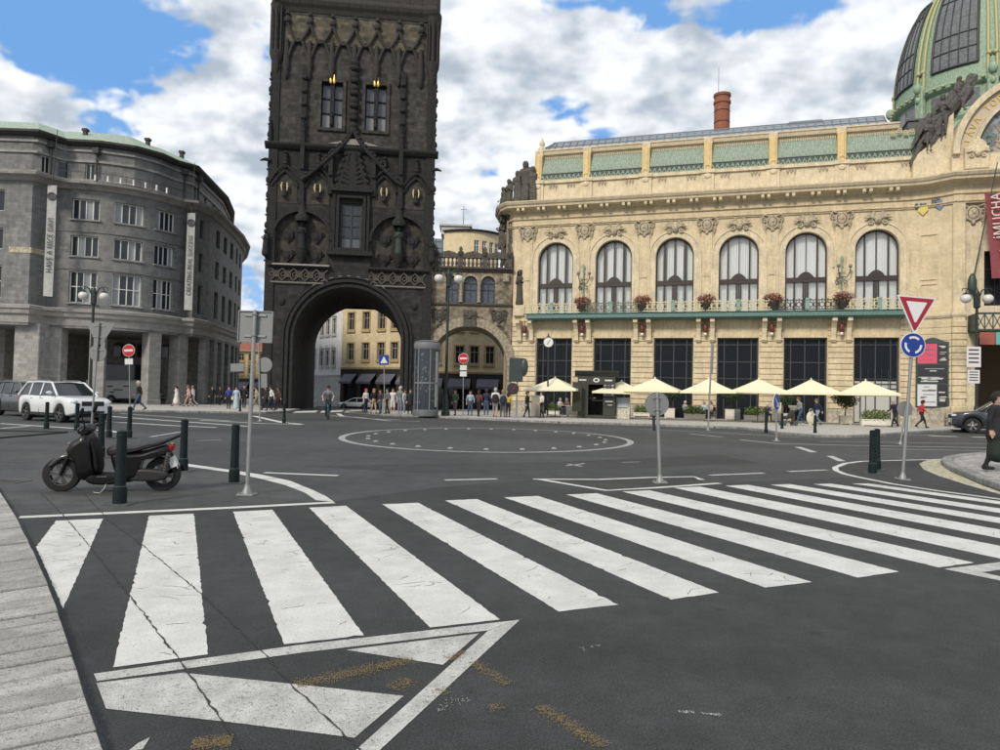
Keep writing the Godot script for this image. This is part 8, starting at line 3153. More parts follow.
func build_pots() -> void:
	var names := ["first", "second", "third", "fourth", "fifth"]
	for i in 5:
		var x := bay(i) - BAY / 2 + 0.05
		var n := thing("flower_pot", "pot of dark red flowers on the balcony, %s of the row counted from the entrance" % names[i], "flower pot", hall.transform * at(V(x, 8.42, 0.9)), "flower pots on the balcony")
		var m := MB.new()
		m.lathe([V2(0.25, 0), V2(0.34, 0.08), V2(0.45, 0.55), V2(0.5, 0.6), V2(0.48, 0.64), V2(0.4, 0.62)], 14)
		part(n, "pot", m, M("pot_dark", Color(0.03, 0.025, 0.022), 0.6))
		m = MB.new()
		leafy(V(0, 0.9, 0), V(0.72, 0.42, 0.55), 420, 90 + i, 0.09, m)
		part(n, "foliage", m, M("pot_leaf", Color(0.05, 0.03, 0.018), 0.7, {"back": Color(0.04, 0.02, 0.01)}))
		m = MB.new()
		leafy(V(0, 0.95, 0.02), V(0.78, 0.45, 0.6), 420, 190 + i, 0.075, m)
		part(n, "flowers", m, M("red_petal", Color(0.2, 0.02, 0.016), 0.7, {"back": Color(0.1, 0.01, 0.01)}))
	for i in [0, 4]:      # wrought candelabra behind two of the pots
		var x := bay(i) - BAY / 2
		var n := thing("candelabra", "verdigris candelabra with four lamps on the balcony near the %s" % ("entrance" if i == 0 else "street clock"), "lamp", hall.transform * at(V(x, 8.4, 0.3)), "balcony candelabra")
		var m := MB.new()
		m.lathe([V2(0.16, 0), V2(0.12, 0.2), V2(0.05, 0.5), V2(0.045, 3.3), V2(0.1, 3.5), V2(0.04, 3.7), V2(0.12, 3.95), V2(0, 4.2)], 10)
		part(n, "stem", m, M("verdigris", Color(0.2, 0.3, 0.25), 0.6))
		for k in 4:
			var a := k * TAU / 4 + 0.5
			var d := V(cos(a), 0, sin(a))
			m = MB.new()
			m.tube([V(0, 2.6, 0), d * 0.35 + V(0, 2.5, 0), d * 0.6 + V(0, 2.9, 0), d * 0.62 + V(0, 3.2, 0)], 0.035, 6)
			scroll(m, d * 0.3 + V(0, 2.2, 0), 0.2, 1.2, 1, PI / 2, 0.03)
			var arm := part(n, "arm", m, M("dark_copper", Color(0.05, 0.075, 0.07), 0.6))
			m = MB.new()
			m.ball(d * 0.62 + V(0, 3.32, 0), V(0.13, 0.16, 0.13), 8, 6)
			part(arm, "globe", m, M("lamp_smoke", Color(0.16, 0.17, 0.17), 0.2))
func build_sculptures() -> void:
	var bronze := M("roof_bronze", Color(0.085, 0.08, 0.076), 0.75, {"tex": "mottle", "size": 0.8})
	var grey := M("weathered_statue", Color(0.09, 0.085, 0.075), 0.85, {"tex": "mottle", "size": 0.7})
	# dark sculpture group below the dome
	var b := []
	var rng := RandomNumberGenerator.new()
	rng.seed = 15
	for q in [[-0.9, 19.9, 0.4, 1.35, 0.4], [0.0, 21.0, 0.4, 1.7, -0.3], [1.0, 22.6, 0.2, 1.5, 0.5]]:
		var r := Basis(Vector3.UP, q[4])
		for k in skeleton("phone" if q[0] < 0.5 else "walk", {"hair": 0.3}):
			b.append([r * k[0] * q[3] + V(q[0], q[1], q[2]), r * k[1] * q[3] + V(q[0], q[1], q[2]), k[2] * q[3], k[3] * q[3], 0])
	for i in 150:      # hanging folds of drapery round the foot of the arch
		var x := rng.randf_range(-1.4, 2.2)
		var y := 21.3 + (x + 1.4) * 0.95 + rng.randf_range(-1.0, 1.0)
		var l := rng.randf_range(0.7, 1.6)
		var z := rng.randf_range(-0.7, 0.3)
		if Vector2(x - 5.85, y - l * 0.5 - 19.4).length() < 5.75:
			continue
		b.append([V(x, y, z), V(x - l * 0.45 + rng.randfn(0, 0.2), y - l, z + 0.15), 0.2, 0.07, 0])
	var d := smooth_body(b, 0.085, 0.07)
	var w := []
	w.resize(6)
	w.fill(Color.WHITE)
	var n := thing("sculpture_group", "dark bronze figure group with hanging drapery below the green dome", "sculpture", hall.transform)
	part(n, "figures", body_mesh(d, w), bronze)
	# figures along the west corner of the roof
	b = []
	for q in [[-30.6, 17.9, 0.0, 1.75, 0.3], [-31.2, 17.9, 0.1, 2.0, 0.2], [-32.0, 17.8, -0.3, 1.7, 0.2], [-32.8, 17.6, -0.6, 1.5, -0.4], [-33.5, 16.6, -1.4, 1.6, -0.6], [-33.7, 14.4, -1.6, 1.5, -0.7], [-34.1, 17.8, -3.4, 1.5, -0.8], [-34.7, 17.8, -6.0, 1.3, -0.9]]:
		var r := Basis(Vector3.UP, q[4])
		for k in skeleton("phone" if int(q[0] * 7) % 2 else "walk", {"hair": 0.3, "skirt": 0.2, "flare": 0.17}):
			b.append([r * k[0] * q[3] + V(q[0], q[1], q[2]), r * k[1] * q[3] + V(q[0], q[1], q[2]), k[2] * q[3] * 1.2, k[3] * q[3] * 1.2, 0])
	for i in 60:
		var t := rng.randf()
		var y := rng.randf_range(18.4, 21.2) - t * 1.2 if t < 0.5 else rng.randf_range(13.5, 19.5)
		var c := V(-30.6 - t * 3.0, y, 0.1 - t * t * 1.6)
		b.append([c, c + V(rng.randfn(0, 0.3), -rng.randf_range(0.6, 1.3), rng.randfn(0, 0.12)), 0.2, 0.07, 0])
	d = smooth_body(b, 0.09, 0.08)
	n = thing("sculpture_group", "row of dark weathered figures on the roof corner above the small link", "sculpture", hall.transform)
	part(n, "figures", body_mesh(d, w), grey)
	# carved trophies running down the splayed corner
	for i in 6:
		var m := MB.new()
		cartouche(m, V(0, 0, 0), 1.1)
		part(hall, "corner_trophy", m, grey, Transform3D(Basis(Vector3.UP, deg_to_rad(-58)), V(-32.85 - 0.05 * (i % 2), 9.6 + i * 1.25, -0.95)))
	n = thing("knight_statue", "dark standing statue in the niche beside the first arched window", "statue", hall.transform * at(V(-31.5, 9.25, 0.02)))
	part(n, "figure", statue_mesh("stand"), M("dark_statue", Color(0.06, 0.056, 0.05), 0.85, {"tex": "mottle", "size": 0.5}), Transform3D(Basis.from_scale(V(1.35, 1.7, 1.2)), V(0, 0, 0)))

# ------------------------------------------------------------------ vehicles
func wheel_part(parent: Node, c: Vector3, r: float, w: float, side: float, spokes := 5, rim := "alloy", solid := true) -> void:   # axle along local z
	var xf := Transform3D(Basis(Vector3.RIGHT, PI / 2), c)
	var t := MB.new()
	t.lathe([V2(r * 0.62, -w / 2), V2(r * 0.93, -w / 2), V2(r * 0.985, -w * 0.36), V2(r, -w * 0.15), V2(r, w * 0.15), V2(r * 0.985, w * 0.36), V2(r * 0.93, w / 2), V2(r * 0.62, w / 2), V2(r * 0.6, w * 0.3), V2(r * 0.6, -w * 0.3), V2(r * 0.62, -w / 2)], 28, xf)
	var o := part(parent, "wheel", t, M("tyre", Color(0.014, 0.014, 0.015), 0.85))
	var m := MB.new()
	m.lathe([V2(r * 0.6, -w * 0.42), V2(r * 0.62, -w * 0.46), V2(r * 0.62, w * 0.46), V2(r * 0.6, w * 0.42)], 28, xf)
	var z := side * w * 0.36
	for i in spokes:
		var a := TAU * i / spokes + 0.2
		for e in [-0.13, 0.13]:
			m.bar(c + V(cos(a) * r * 0.1, sin(a) * r * 0.1, z), c + V(cos(a + e) * r * 0.61, sin(a + e) * r * 0.61, z * 0.9), r * 0.1, r * 0.1, Vector3.BACK)
	m.ball(c + V(0, 0, z), V(r * 0.16, r * 0.16, w * 0.12), 10, 6)
	part(o, "rim", m, M(rim, Color(0.3, 0.3, 0.31) if rim == "alloy" else Color(0.16, 0.16, 0.165), 0.35, {"metal": 0.7}))
	if not solid:
		return
	var h := MB.new()
	h.lathe([V2(0.0, -w * 0.2), V2(r * 0.6, -w * 0.2), V2(r * 0.6, w * 0.2), V2(0.0, w * 0.2)], 20, xf)
	part(o, "hub", h, M("dark_paint"))
func curve(t: Array, x: float) -> float:
	if x <= t[0][0]: return t[0][1]
	for i in t.size() - 1:
		if x <= t[i + 1][0]:
			var k := inverse_lerp(t[i][0], t[i + 1][0], x)
			k = k * k * (3 - 2 * k) * 0.5 + k * 0.5
			return lerpf(t[i][1], t[i + 1][1], k)
	return t[-1][1]
func car(called: String, label: String, xf: Transform3D, s: Dictionary, paint: Material) -> Node3D:   # +x is forward, origin on the ground below the middle
	var n := thing(called, label, "van" if s.has("van") else "car", xf)
	var L: float = s.L
	var W: float = s.W / 2
	var r: float = s.r
	var wf: float = s.wf
	var wr: float = s.wr
	var sill: float = s.get("sill", 0.24)
	var nst := 56
	var ra := r * 1.17
	var ring := func(u: float) -> Array:
		var x := lerpf(-L / 2, L / 2, u)
		var e := minf(x + L / 2, L / 2 - x)
		var w := W * (1.0 - 0.2 * pow(clampf(1 - e / 0.55, 0, 1), 2.2))
		var yt := curve(s.top, x)
		var yb := sill + 0.12 * pow(clampf(1 - e / 0.5, 0, 1), 2)
		for c in [wf, wr]:
			if absf(x - c) < ra:
				yb = maxf(yb, r + sqrt(ra * ra - (x - c) * (x - c)) - 0.02)
		yb = minf(yb, yt - 0.12)
		var p := []
		for q in [[0.0, 0.84], [0.02, 0.95], [0.12, 0.985], [0.45, 1.0], [0.72, 0.99], [0.86, 0.965], [0.96, 0.9], [1.0, 0.8], [1.02, 0.4]]:
			p.append(V(x, lerpf(yb, yt, q[0]), w * q[1]))
		return p
	var rings := []
	for i in nst + 1:
		rings.append(ring.call(float(i) / nst))
	var b := MB.new()
	b.grid(nst, 17, func(u, v):
		var row: Array = rings[int(round(u * nst))]
		var k := int(round(v * 17))
		var q: Vector3 = row[k] if k < 9 else row[17 - k]
		return q if k < 9 else V(q.x, q.y, -q.z))
	for e in [0, nst]:
		var row: Array = rings[e]
		for k in 8:
			var A0: Vector3 = row[k]
			var A1: Vector3 = row[k + 1]
			var B0 := V(A0.x, A0.y, -A0.z)
			var B1 := V(A1.x, A1.y, -A1.z)
			if e == 0:
				b.quad(B0, A0, A1, B1)
			else:
				b.quad(A0, B0, B1, A1)
	part(n, "body", b, paint)
	var ub := MB.new()
	ub.span(-L / 2 + 0.25, L / 2 - 0.25, sill - 0.06, s.belt - 0.15, -W * 0.72, W * 0.72)
	part(n, "underbody", ub, M("dark_paint"))
	# glasshouse
	var g: Array = s.glass      # [rear base x, rear roof x, front roof x, front base x, roof y]
	var by: float = s.belt
	var ry: float = g[4]
	var wb := W * 0.9
	var wt = W * s.get("tumble", 0.72)
	var C := func(k: int, side: float, f := 1.0) -> Vector3:
		var base: bool = k == 0 or k == 3
		return V(g[k], by - 0.02 if base else ry, side * (wb if base else wt) * f)
	var gl := M("car_glass", Color(0.02, 0.024, 0.028), 0.04)
	for side in [1.0, -1.0]:
		var m := MB.new()
		var q := [C.call(0, side), C.call(3, side), C.call(2, side), C.call(1, side)]
		if side > 0:
			m.quad(q[0], q[1], q[2], q[3])
		else:
			m.quad(q[3], q[2], q[1], q[0])
		part(n, "side_window", m, M("van_panel", Color(0.6, 0.6, 0.6), 0.4) if s.has("van") and false else gl)
	var ws := MB.new()
	ws.grid(8, 3, func(u, v):
		var a: Vector3 = C.call(3, 1).lerp(C.call(3, -1), u)
		var c2: Vector3 = C.call(2, 1).lerp(C.call(2, -1), u)
		return a.lerp(c2, v) + V(0.12 * sin(u * PI), 0, 0))
	part(n, "windscreen", ws, gl)
	var rw := MB.new()
	rw.grid(8, 3, func(u, v):
		var a: Vector3 = C.call(0, -1).lerp(C.call(0, 1), u)
		var c2: Vector3 = C.call(1, -1).lerp(C.call(1, 1), u)
		return a.lerp(c2, v) - V(0.08 * sin(u * PI), 0, 0))
	part(n, "rear_window", rw, gl)
	var rf := MB.new()
	rf.grid(8, 6, func(u, v):
		var x := lerpf(g[1] - 0.06, g[2] + 0.06, u)
		var z := lerpf(wt + 0.02, -wt - 0.02, v)
		return V(x + 0.1 * sin(v * PI) * (u * 2 - 1), ry + 0.02 + 0.05 * sin(v * PI) - 0.05 * pow(absf(u * 2 - 1), 3), z))
	for side in [1.0, -1.0]:
		rf.tube([C.call(3, side), C.call(2, side), V((g[1] + g[2]) / 2, ry + 0.03, side * wt), C.call(1, side), C.call(0, side)], [0.05, 0.05, 0.045, 0.06, 0.07], 6)
		for t in s.pillars:
			rf.bar(V(t, by, side * (wb + 0.005)), V(t - 0.05, ry, side * (wt + 0.005)), 0.03, 0.09, Vector3.RIGHT)
	part(n, "roof", rf, paint)
	if s.get("rails", false):
		for side in [1.0, -1.0]:
			var m := MB.new()
			m.tube([V(g[1] + 0.2, ry + 0.04, side * wt * 0.95), V(g[1] + 0.35, ry + 0.1, side * wt * 0.95), V(g[2] - 0.35, ry + 0.1, side * wt * 0.95), V(g[2] - 0.15, ry + 0.04, side * wt * 0.95)], 0.02, 6)
			part(n, "roof_rail", m, M("alloy", Color(0.3, 0.3, 0.31), 0.35, {"metal": 0.7}))
	# door gaps, handles, sills
	for side in [1.0, -1.0]:
		for t in s.doors:
			var m := MB.new()
			m.bar(V(t, sill + 0.12, side * W * 1.0), V(t, by - 0.03, side * W * 0.965), 0.012, 0.012)
			part(n, "door_gap", m, M("dark_paint"))
		for t in s.handles:
			var m := MB.new()
			m.cbox(V(t, by - 0.13, side * W * 0.99), V(0.18, 0.03, 0.03), 0.01)
			part(n, "door_handle", m, paint)
		var m2 := MB.new()
		m2.bar(V(wr + ra, sill + 0.06, side * W * 0.985), V(wf - ra, sill + 0.06, side * W * 0.985), 0.03, 0.12)
		part(n, "side_sill", m2, M("trim_black", Color(0.02, 0.02, 0.021), 0.7))
		var mr := MB.new()
		mr.ball(V(g[3] - 0.35, by + 0.1, side * (W + 0.06)), V(0.08, 0.075, 0.13), 10, 7)
		part(n, "wing_mirror", mr, paint)
		for c in [wf, wr]:
			wheel_part(n, V(c, r, side * (W - 0.12)), r, 0.22, side, 5, s.get("rim", "alloy"))
		# lamps
		var hl := MB.new()
		var fx := L / 2 - 0.16
		var hy := curve(s.top, L / 2 - 0.1) - 0.12
		hl.cbox(V(fx, hy, side * W * 0.66), V(0.26, 0.13, 0.42), 0.04, Basis(Vector3.UP, side * 0.35))
		part(n, "headlight", hl, M("lamp_clear", Color(0.5, 0.52, 0.54), 0.1))
		var tl := MB.new()
		tl.cbox(V(-L / 2 + 0.14, by - 0.15, side * W * 0.72), V(0.22, 0.2, 0.3), 0.04, Basis(Vector3.UP, -side * 0.3))
		part(n, "tail_light", tl, M("lamp_red", Color(0.3, 0.01, 0.012), 0.15))
		var fg := MB.new()
		fg.cbox(V(L / 2 - 0.14, sill + 0.26, side * W * 0.68), V(0.2, 0.14, 0.3), 0.03, Basis(Vector3.UP, side * 0.3))
		part(n, "bumper_vent", fg, M("trim_black"))
	var gr := MB.new()
	var gy: float = curve(s.top, L / 2 - 0.1) - 0.18
	gr.cbox(V(L / 2 - 0.005, gy, 0), V(0.06, 0.2, W * 1.0), 0.03)
	for i in 9:
		gr.box(V(L / 2 + 0.028, gy, -W * 0.45 + i * W * 0.9 / 8), V(0.01, 0.17, 0.02))
	part(n, "grille", gr, M("trim_black"))
	var lb := MB.new()
	lb.cbox(V(L / 2 - 0.03, sill + 0.16, 0), V(0.08, 0.16, W * 1.1), 0.03)
	part(n, "lower_bumper", lb, M("trim_black"))
	for e in [[L / 2 + 0.02, sill + 0.3], [-L / 2 - 0.02, sill + 0.5]]:
		var np := MB.new()
		np.cbox(V(e[0], e[1], 0), V(0.02, 0.11, 0.5), 0.004)
		part(n, "number_plate", np, M("sign_white", Color(0.62, 0.63, 0.64), 0.35))
	return n
func heading(p: Vector3, d: Vector3) -> Transform3D:
	d.y = 0
	d = d.normalized()
	return Transform3D(Basis(d, Vector3.UP, d.cross(Vector3.UP)), p)
func build_vehicles() -> void:
	var suv := {"L": 4.55, "W": 1.88, "r": 0.37, "wf": 1.4, "wr": -1.34, "belt": 1.13, "sill": 0.28, "top": [[-2.27, 0.95], [-2.2, 1.08], [-1.9, 1.13], [0.8, 1.13], [1.2, 1.11], [1.9, 1.05], [2.2, 0.98], [2.27, 0.82]], "glass": [-2.12, -1.7, 0.3, 1.08, 1.66], "pillars": [-1.2, -0.28], "doors": [1.0, -0.2, -1.05], "handles": [-0.05, -0.9], "rails": true, "rim": "dark_alloy"}
	var d := V(0.85, 0, 0.527)
	var fw := G(61, 422.6)
	var R := heading(Vector3.ZERO, d).basis
	var o := car("silver_car", "silver white sport utility car driving behind the parked scooter", Transform3D(R, fw - R * V(suv.wf, 0, 0.82)), suv, M("silver_paint", Color(0.66, 0.69, 0.71), 0.3, {"coat": 0.8, "metal": 0.15}))
	var suv2 := suv.duplicate()
	suv2.rim = "alloy"
	car("dark_car", "dark grey sport utility car following the silver one", Transform3D(R, fw - R * V(suv.wf, 0, 0.82) + V(-4.4, 0, -4.6)), suv2, M("graphite_paint", Color(0.035, 0.04, 0.042), 0.25, {"coat": 0.9}))
	# van in the arcade
	var van := {"van": true, "L": 5.4, "W": 1.95, "r": 0.33, "wf": 1.75, "wr": -1.5, "belt": 1.2, "sill": 0.3, "top": [[-2.7, 1.9], [-2.6, 2.1], [0.6, 2.12], [0.9, 2.0], [1.05, 1.3], [1.6, 1.18], [2.4, 1.0], [2.65, 0.85], [2.7, 0.7]], "glass": [0.35, 0.5, 0.85, 1.85, 2.08], "pillars": [], "doors": [1.3, 0.4, -1.0], "handles": [0.55], "tumble": 0.84}
	var vp := A(134, 403, 67.5)
	vp.y = 0.12
	var vn := car("delivery_van", "white delivery van with an open rear door parked inside the grey arcade", heading(vp + V(-0.2, 0, 0), V(1, 0, -0.15)), van, M("van_white", Color(0.5, 0.5, 0.5), 0.4, {"coat": 0.3}))
	var dr := MB.new()
	dr.cbox(V(-3.15, 1.2, 1.0), V(0.95, 1.7, 0.05), 0.015, Basis(Vector3.UP, 0.25))
	part(vn, "rear_door", dr, M("van_white"))
	var mk := MB.new()
	for q in [[-1.6, 1.5, 0.5], [-0.9, 1.2, 0.8], [-0.2, 1.55, 0.6], [-1.4, 1.0, 0.4]]:
		mk.cbox(V(q[0], q[1], 0.985), V(q[2], 0.12, 0.012), 0.004)
	part(vn, "side_print", mk, M("plate_print", Color(0.08, 0.05, 0.05), 0.5))
	# estate car beyond the gate
	var est := {"L": 4.6, "W": 1.8, "r": 0.32, "wf": 1.4, "wr": -1.3, "belt": 0.92, "sill": 0.22, "top": [[-2.3, 0.75], [-2.2, 0.9], [-1.9, 0.93], [0.9, 0.92], [1.3, 0.9], [2.0, 0.8], [2.25, 0.7], [2.3, 0.6]], "glass": [-2.2, -1.7, 0.2, 1.25, 1.42], "pillars": [-1.1, -0.25], "doors": [0.95, -0.2, -1.05], "handles": [-0.05, -0.9], "rails": true}
	var ep := A(355, 408, 86)
	ep.y = ground_at(-86)
	car("white_estate_car", "white estate car passing beyond the gate passage", heading(ep, V(-1, 0, 0.1)).scaled_local(V(0.88, 0.88, 0.88)), est, M("silver_paint"))
	# dark car by the entrance
	var wp := G(972.5, 433.2)
	var R2 := heading(Vector3.ZERO, V(-0.9, 0, -0.43)).basis
	car("dark_blue_car", "dark blue car parked at the kerb by the entrance canopy", Transform3D(R2.scaled(V(1.16, 1.16, 1.16)), wp - R2 * V(suv.wf, 0, -0.82) * 1.16), suv2, M("navy_paint", Color(0.012, 0.016, 0.026), 0.25, {"coat": 0.9}))

func puff(m: MB, poly: Array, hw: float, k := 0.82, cz := 0.0) -> void:   # a rounded body panel from its side outline (x, y)
	var c := Vector2.ZERO
	for p in poly:
		c += Vector2(p[0], p[1])
	c /= poly.size()
	var area := 0.0
	for i in poly.size():
		var p: Array = poly[i]
		var q: Array = poly[(i + 1) % poly.size()]
		area += p[0] * q[1] - q[0] * p[1]
	var lay := [[-1.0, k * 0.75], [-0.92, k], [-0.6, 0.96], [-0.2, 1.0], [0.2, 1.0], [0.6, 0.96], [0.92, k], [1.0, k * 0.75]]
	var N := poly.size()
	var P := func(i: int, l: int) -> Vector3:
		var q: Array = poly[i % N]
		var v = c + (Vector2(q[0], q[1]) - c) * lay[l][1]
		return V(v.x, v.y, cz + lay[l][0] * hw)
	m.grid(N, lay.size() - 1, func(u, v): return P.call(int(round(u * N)) % N, int(round(v * (lay.size() - 1)))), area > 0)
	for l in [0, lay.size() - 1]:
		var poly2 := PackedVector2Array()
		for i in N:
			var q: Vector3 = P.call(i, l)
			poly2.append(Vector2(q.x, q.y))
		var t := Geometry2D.triangulate_polygon(poly2)
		for i in range(0, t.size(), 3):
			m.tri(P.call(t[i], l), P.call(t[i + 1], l), P.call(t[i + 2], l))
func smooth_poly(p: Array, n := 3) -> Array:
	var o := []
	for i in p.size():
		var a := Vector2(p[(i - 1 + p.size()) % p.size()][0], p[(i - 1 + p.size()) % p.size()][1])
		var b := Vector2(p[i][0], p[i][1])
		var c := Vector2(p[(i + 1) % p.size()][0], p[(i + 1) % p.size()][1])
		var d := Vector2(p[(i + 2) % p.size()][0], p[(i + 2) % p.size()][1])
		for k in n:
			var q := b.cubic_interpolate(c, a, d, float(k) / n)
			o.append([q.x, q.y])
	return o
func build_scooter() -> void:
	var F := G(62, 491.3)
	var B := G(162.5, 490.6)
	var s := F.distance_to(B) / 1.36
	var xf := heading((F + B) / 2, F - B)
	xf.basis = xf.basis * Basis(Vector3.RIGHT, deg_to_rad(-5)) * Basis.from_scale(V(s, s, s))
	var n := thing("motor_scooter", "black motor scooter parked on its side stand among dark green bollards", "scooter", xf)
	var body := M("scooter_black", Color(0.007, 0.007, 0.008), 0.35, {"coat": 0.25, "spec": 0.35})
	var matt := M("scooter_matt", Color(0.01, 0.01, 0.011), 0.65, {"spec": 0.3})
	var greyp := M("scooter_grey", Color(0.02, 0.02, 0.021), 0.25, {"coat": 0.6})
	var steel := M("scooter_steel", Color(0.2, 0.2, 0.2), 0.35, {"metal": 0.8})
	for c in [0.68, -0.68]:
		wheel_part(n, V(c, 0.255, 0), 0.255, 0.11, -1.0, 6, "dark_alloy", false)
	var m := MB.new()
	puff(m, smooth_poly([[0.86, 0.37], [0.79, 0.47], [0.66, 0.55], [0.5, 0.57], [0.38, 0.52], [0.4, 0.44], [0.55, 0.5], [0.68, 0.5], [0.78, 0.43]]), 0.085, 0.9)
	part(n, "front_mudguard", m, greyp)
	m = MB.new()
	for z in [-0.075, 0.075]:
		m.tube([V(0.68, 0.255, z), V(0.62, 0.42, z), V(0.5, 0.7, z * 0.7)], [0.022, 0.024, 0.03], 8)
	part(n, "fork", m, matt)
	m = MB.new()
	puff(m, smooth_poly([[0.6, 0.62], [0.56, 0.74], [0.44, 0.83], [0.36, 0.88], [0.27, 0.84], [0.24, 0.62], [0.22, 0.42], [0.2, 0.24], [0.36, 0.17], [0.46, 0.25], [0.47, 0.42], [0.53, 0.52]]), 0.2)
	part(n, "leg_shield", m, body)
	m = MB.new()
	puff(m, smooth_poly([[0.28, 0.8], [0.24, 0.6], [0.21, 0.3], [0.15, 0.3], [0.18, 0.58], [0.23, 0.76]]), 0.17)
	part(n, "inner_shield", m, matt)
	for z in [-0.12, 0.12]:
		m = MB.new()
		m.ball(V(0.54, 0.72, z), V(0.035, 0.03, 0.04), 10, 7)
		part(n, "indicator", m, M("lamp_smoked", Color(0.12, 0.1, 0.08), 0.15))
	m = MB.new()
	puff(m, smooth_poly([[0.46, 0.87], [0.45, 0.95], [0.37, 1.0], [0.27, 0.96], [0.26, 0.89], [0.36, 0.83]]), 0.14)
	part(n, "handlebar_cover", m, body)
	m = MB.new()
	m.ball(V(0.43, 0.91, 0), V(0.05, 0.05, 0.1), 10, 7)
	part(n, "headlight", m, M("lamp_clear", Color(0.5, 0.52, 0.54), 0.1))
	for z in [-1.0, 1.0]:
		m = MB.new()
		m.cyl(V(0.33, 0.94, z * 0.1), V(0.26, 0.95, z * 0.34), 0.014, 0.014, 8)
		m.cyl(V(0.29, 0.945, z * 0.23), V(0.26, 0.95, z * 0.36), 0.02, 0.02, 8)
		part(n, "grip", m, matt)
		m = MB.new()
		m.tube([V(0.35, 0.95, z * 0.19), V(0.37, 0.94, z * 0.26), V(0.33, 0.94, z * 0.35)], 0.007, 6)
		part(n, "brake_lever", m, steel)
		m = MB.new()
		m.tube([V(0.32, 0.96, z * 0.2), V(0.34, 1.08, z * 0.24), V(0.34, 1.14, z * 0.29)], 0.008, 6)
		m.ball(V(0.34, 1.19, z * 0.31), V(0.025, 0.08, 0.06), 12, 8, Basis(Vector3.BACK, 0.25))
		part(n, "mirror", m, matt)
	m = MB.new()
	puff(m, smooth_poly([[0.3, 0.28], [0.15, 0.26], [-0.1, 0.26], [-0.2, 0.3], [-0.22, 0.18], [-0.05, 0.12], [0.25, 0.12], [0.36, 0.2]]), 0.19)
	part(n, "floorboard", m, matt)
	m = MB.new()
	puff(m, smooth_poly([[-0.06, 0.24], [0.0, 0.42], [0.02, 0.56], [-0.1, 0.58], [-0.4, 0.6], [-0.62, 0.67], [-0.78, 0.7], [-0.8, 0.6], [-0.74, 0.55], [-0.58, 0.53], [-0.42, 0.46], [-0.36, 0.3], [-0.3, 0.16], [-0.12, 0.14]]), 0.18)
	part(n, "rear_body", m, body)
	m = MB.new()
	puff(m, smooth_poly([[0.07, 0.55], [0.08, 0.63], [0.0, 0.68], [-0.2, 0.66], [-0.34, 0.67], [-0.5, 0.72], [-0.68, 0.77], [-0.72, 0.72], [-0.5, 0.65], [-0.34, 0.6], [0.0, 0.54]]), 0.15, 0.8)
	part(n, "seat", m, M("seat_vinyl", Color(0.014, 0.012, 0.012), 0.55))
	m = MB.new()
	for z in [-0.1, 0.1]:
		m.tube([V(-0.56, 0.7, z), V(-0.74, 0.76, z), V(-0.92, 0.84, z * 0.7)], 0.018, 8)
	m.cbox(V(-0.83, 0.8, 0), V(0.2, 0.025, 0.17), 0.01, Basis(Vector3.BACK, -0.35))
	part(n, "grab_rail", m, matt)
	m = MB.new()
	m.cbox(V(-0.79, 0.66, 0), V(0.09, 0.12, 0.2), 0.025, Basis(Vector3.BACK, 0.25))
	part(n, "tail_light", m, M("lamp_red", Color(0.3, 0.01, 0.012), 0.15))
	m = MB.new()
	m.bar(V(-0.78, 0.58, 0), V(-0.9, 0.32, 0), 0.13, 0.02, Vector3.RIGHT)
	part(n, "rear_mudguard", m, matt)
	m = MB.new()
	m.cbox(V(-0.865, 0.44, 0), V(0.012, 0.19, 0.17), 0.004, Basis(Vector3.BACK, -0.38))
	m.cbox(V(-0.83, 0.45, -0.1), V(0.1, 0.16, 0.008), 0.003, Basis(Vector3.BACK, -0.38))
	part(n, "number_plate", m, M("sign_white", Color(0.62, 0.63, 0.64), 0.35))
	# engine, belt case, exhaust, shock, stand
	m = MB.new()
	puff(m, smooth_poly([[-0.15, 0.32], [-0.4, 0.36], [-0.72, 0.33], [-0.78, 0.25], [-0.7, 0.18], [-0.4, 0.17], [-0.18, 0.2]]), 0.06, 0.85, -0.11)
	part(n, "belt_case", m, M("case_grey", Color(0.03, 0.03, 0.031), 0.4))
	m = MB.new()
	m.tube([V(-0.2, 0.22, 0.12), V(-0.4, 0.2, 0.14), V(-0.55, 0.24, 0.16), V(-0.95, 0.33, 0.17)], [0.025, 0.03, 0.06, 0.06], 10)
	part(n, "exhaust", m, matt)
	m = MB.new()
	m.cyl(V(-0.72, 0.27, -0.13), V(-0.78, 0.6, -0.13), 0.03, 0.03, 10)
	for i in 7:
		m.torus(V(-0.73 - i * 0.007, 0.34 + i * 0.035, -0.13), 0.036, 0.01, Basis(Vector3.RIGHT, PI / 2), 12, 4)
	part(n, "shock_absorber", m, steel)
	m = MB.new()
	m.tube([V(0.02, 0.22, -0.12), V(0.06, 0.08, -0.2), V(0.12, 0.005, -0.26)], [0.016, 0.014, 0.014], 8)
	m.tube([V(0.1, 0.02, -0.24), V(0.2, 0.03, -0.22)], 0.01, 6)
	part(n, "side_stand", m, steel)
	m = MB.new()
	m.cbox(V(0.1, 0.25, -0.192), V(0.14, 0.02, 0.004), 0.001)
	part(n, "badge", m, steel)
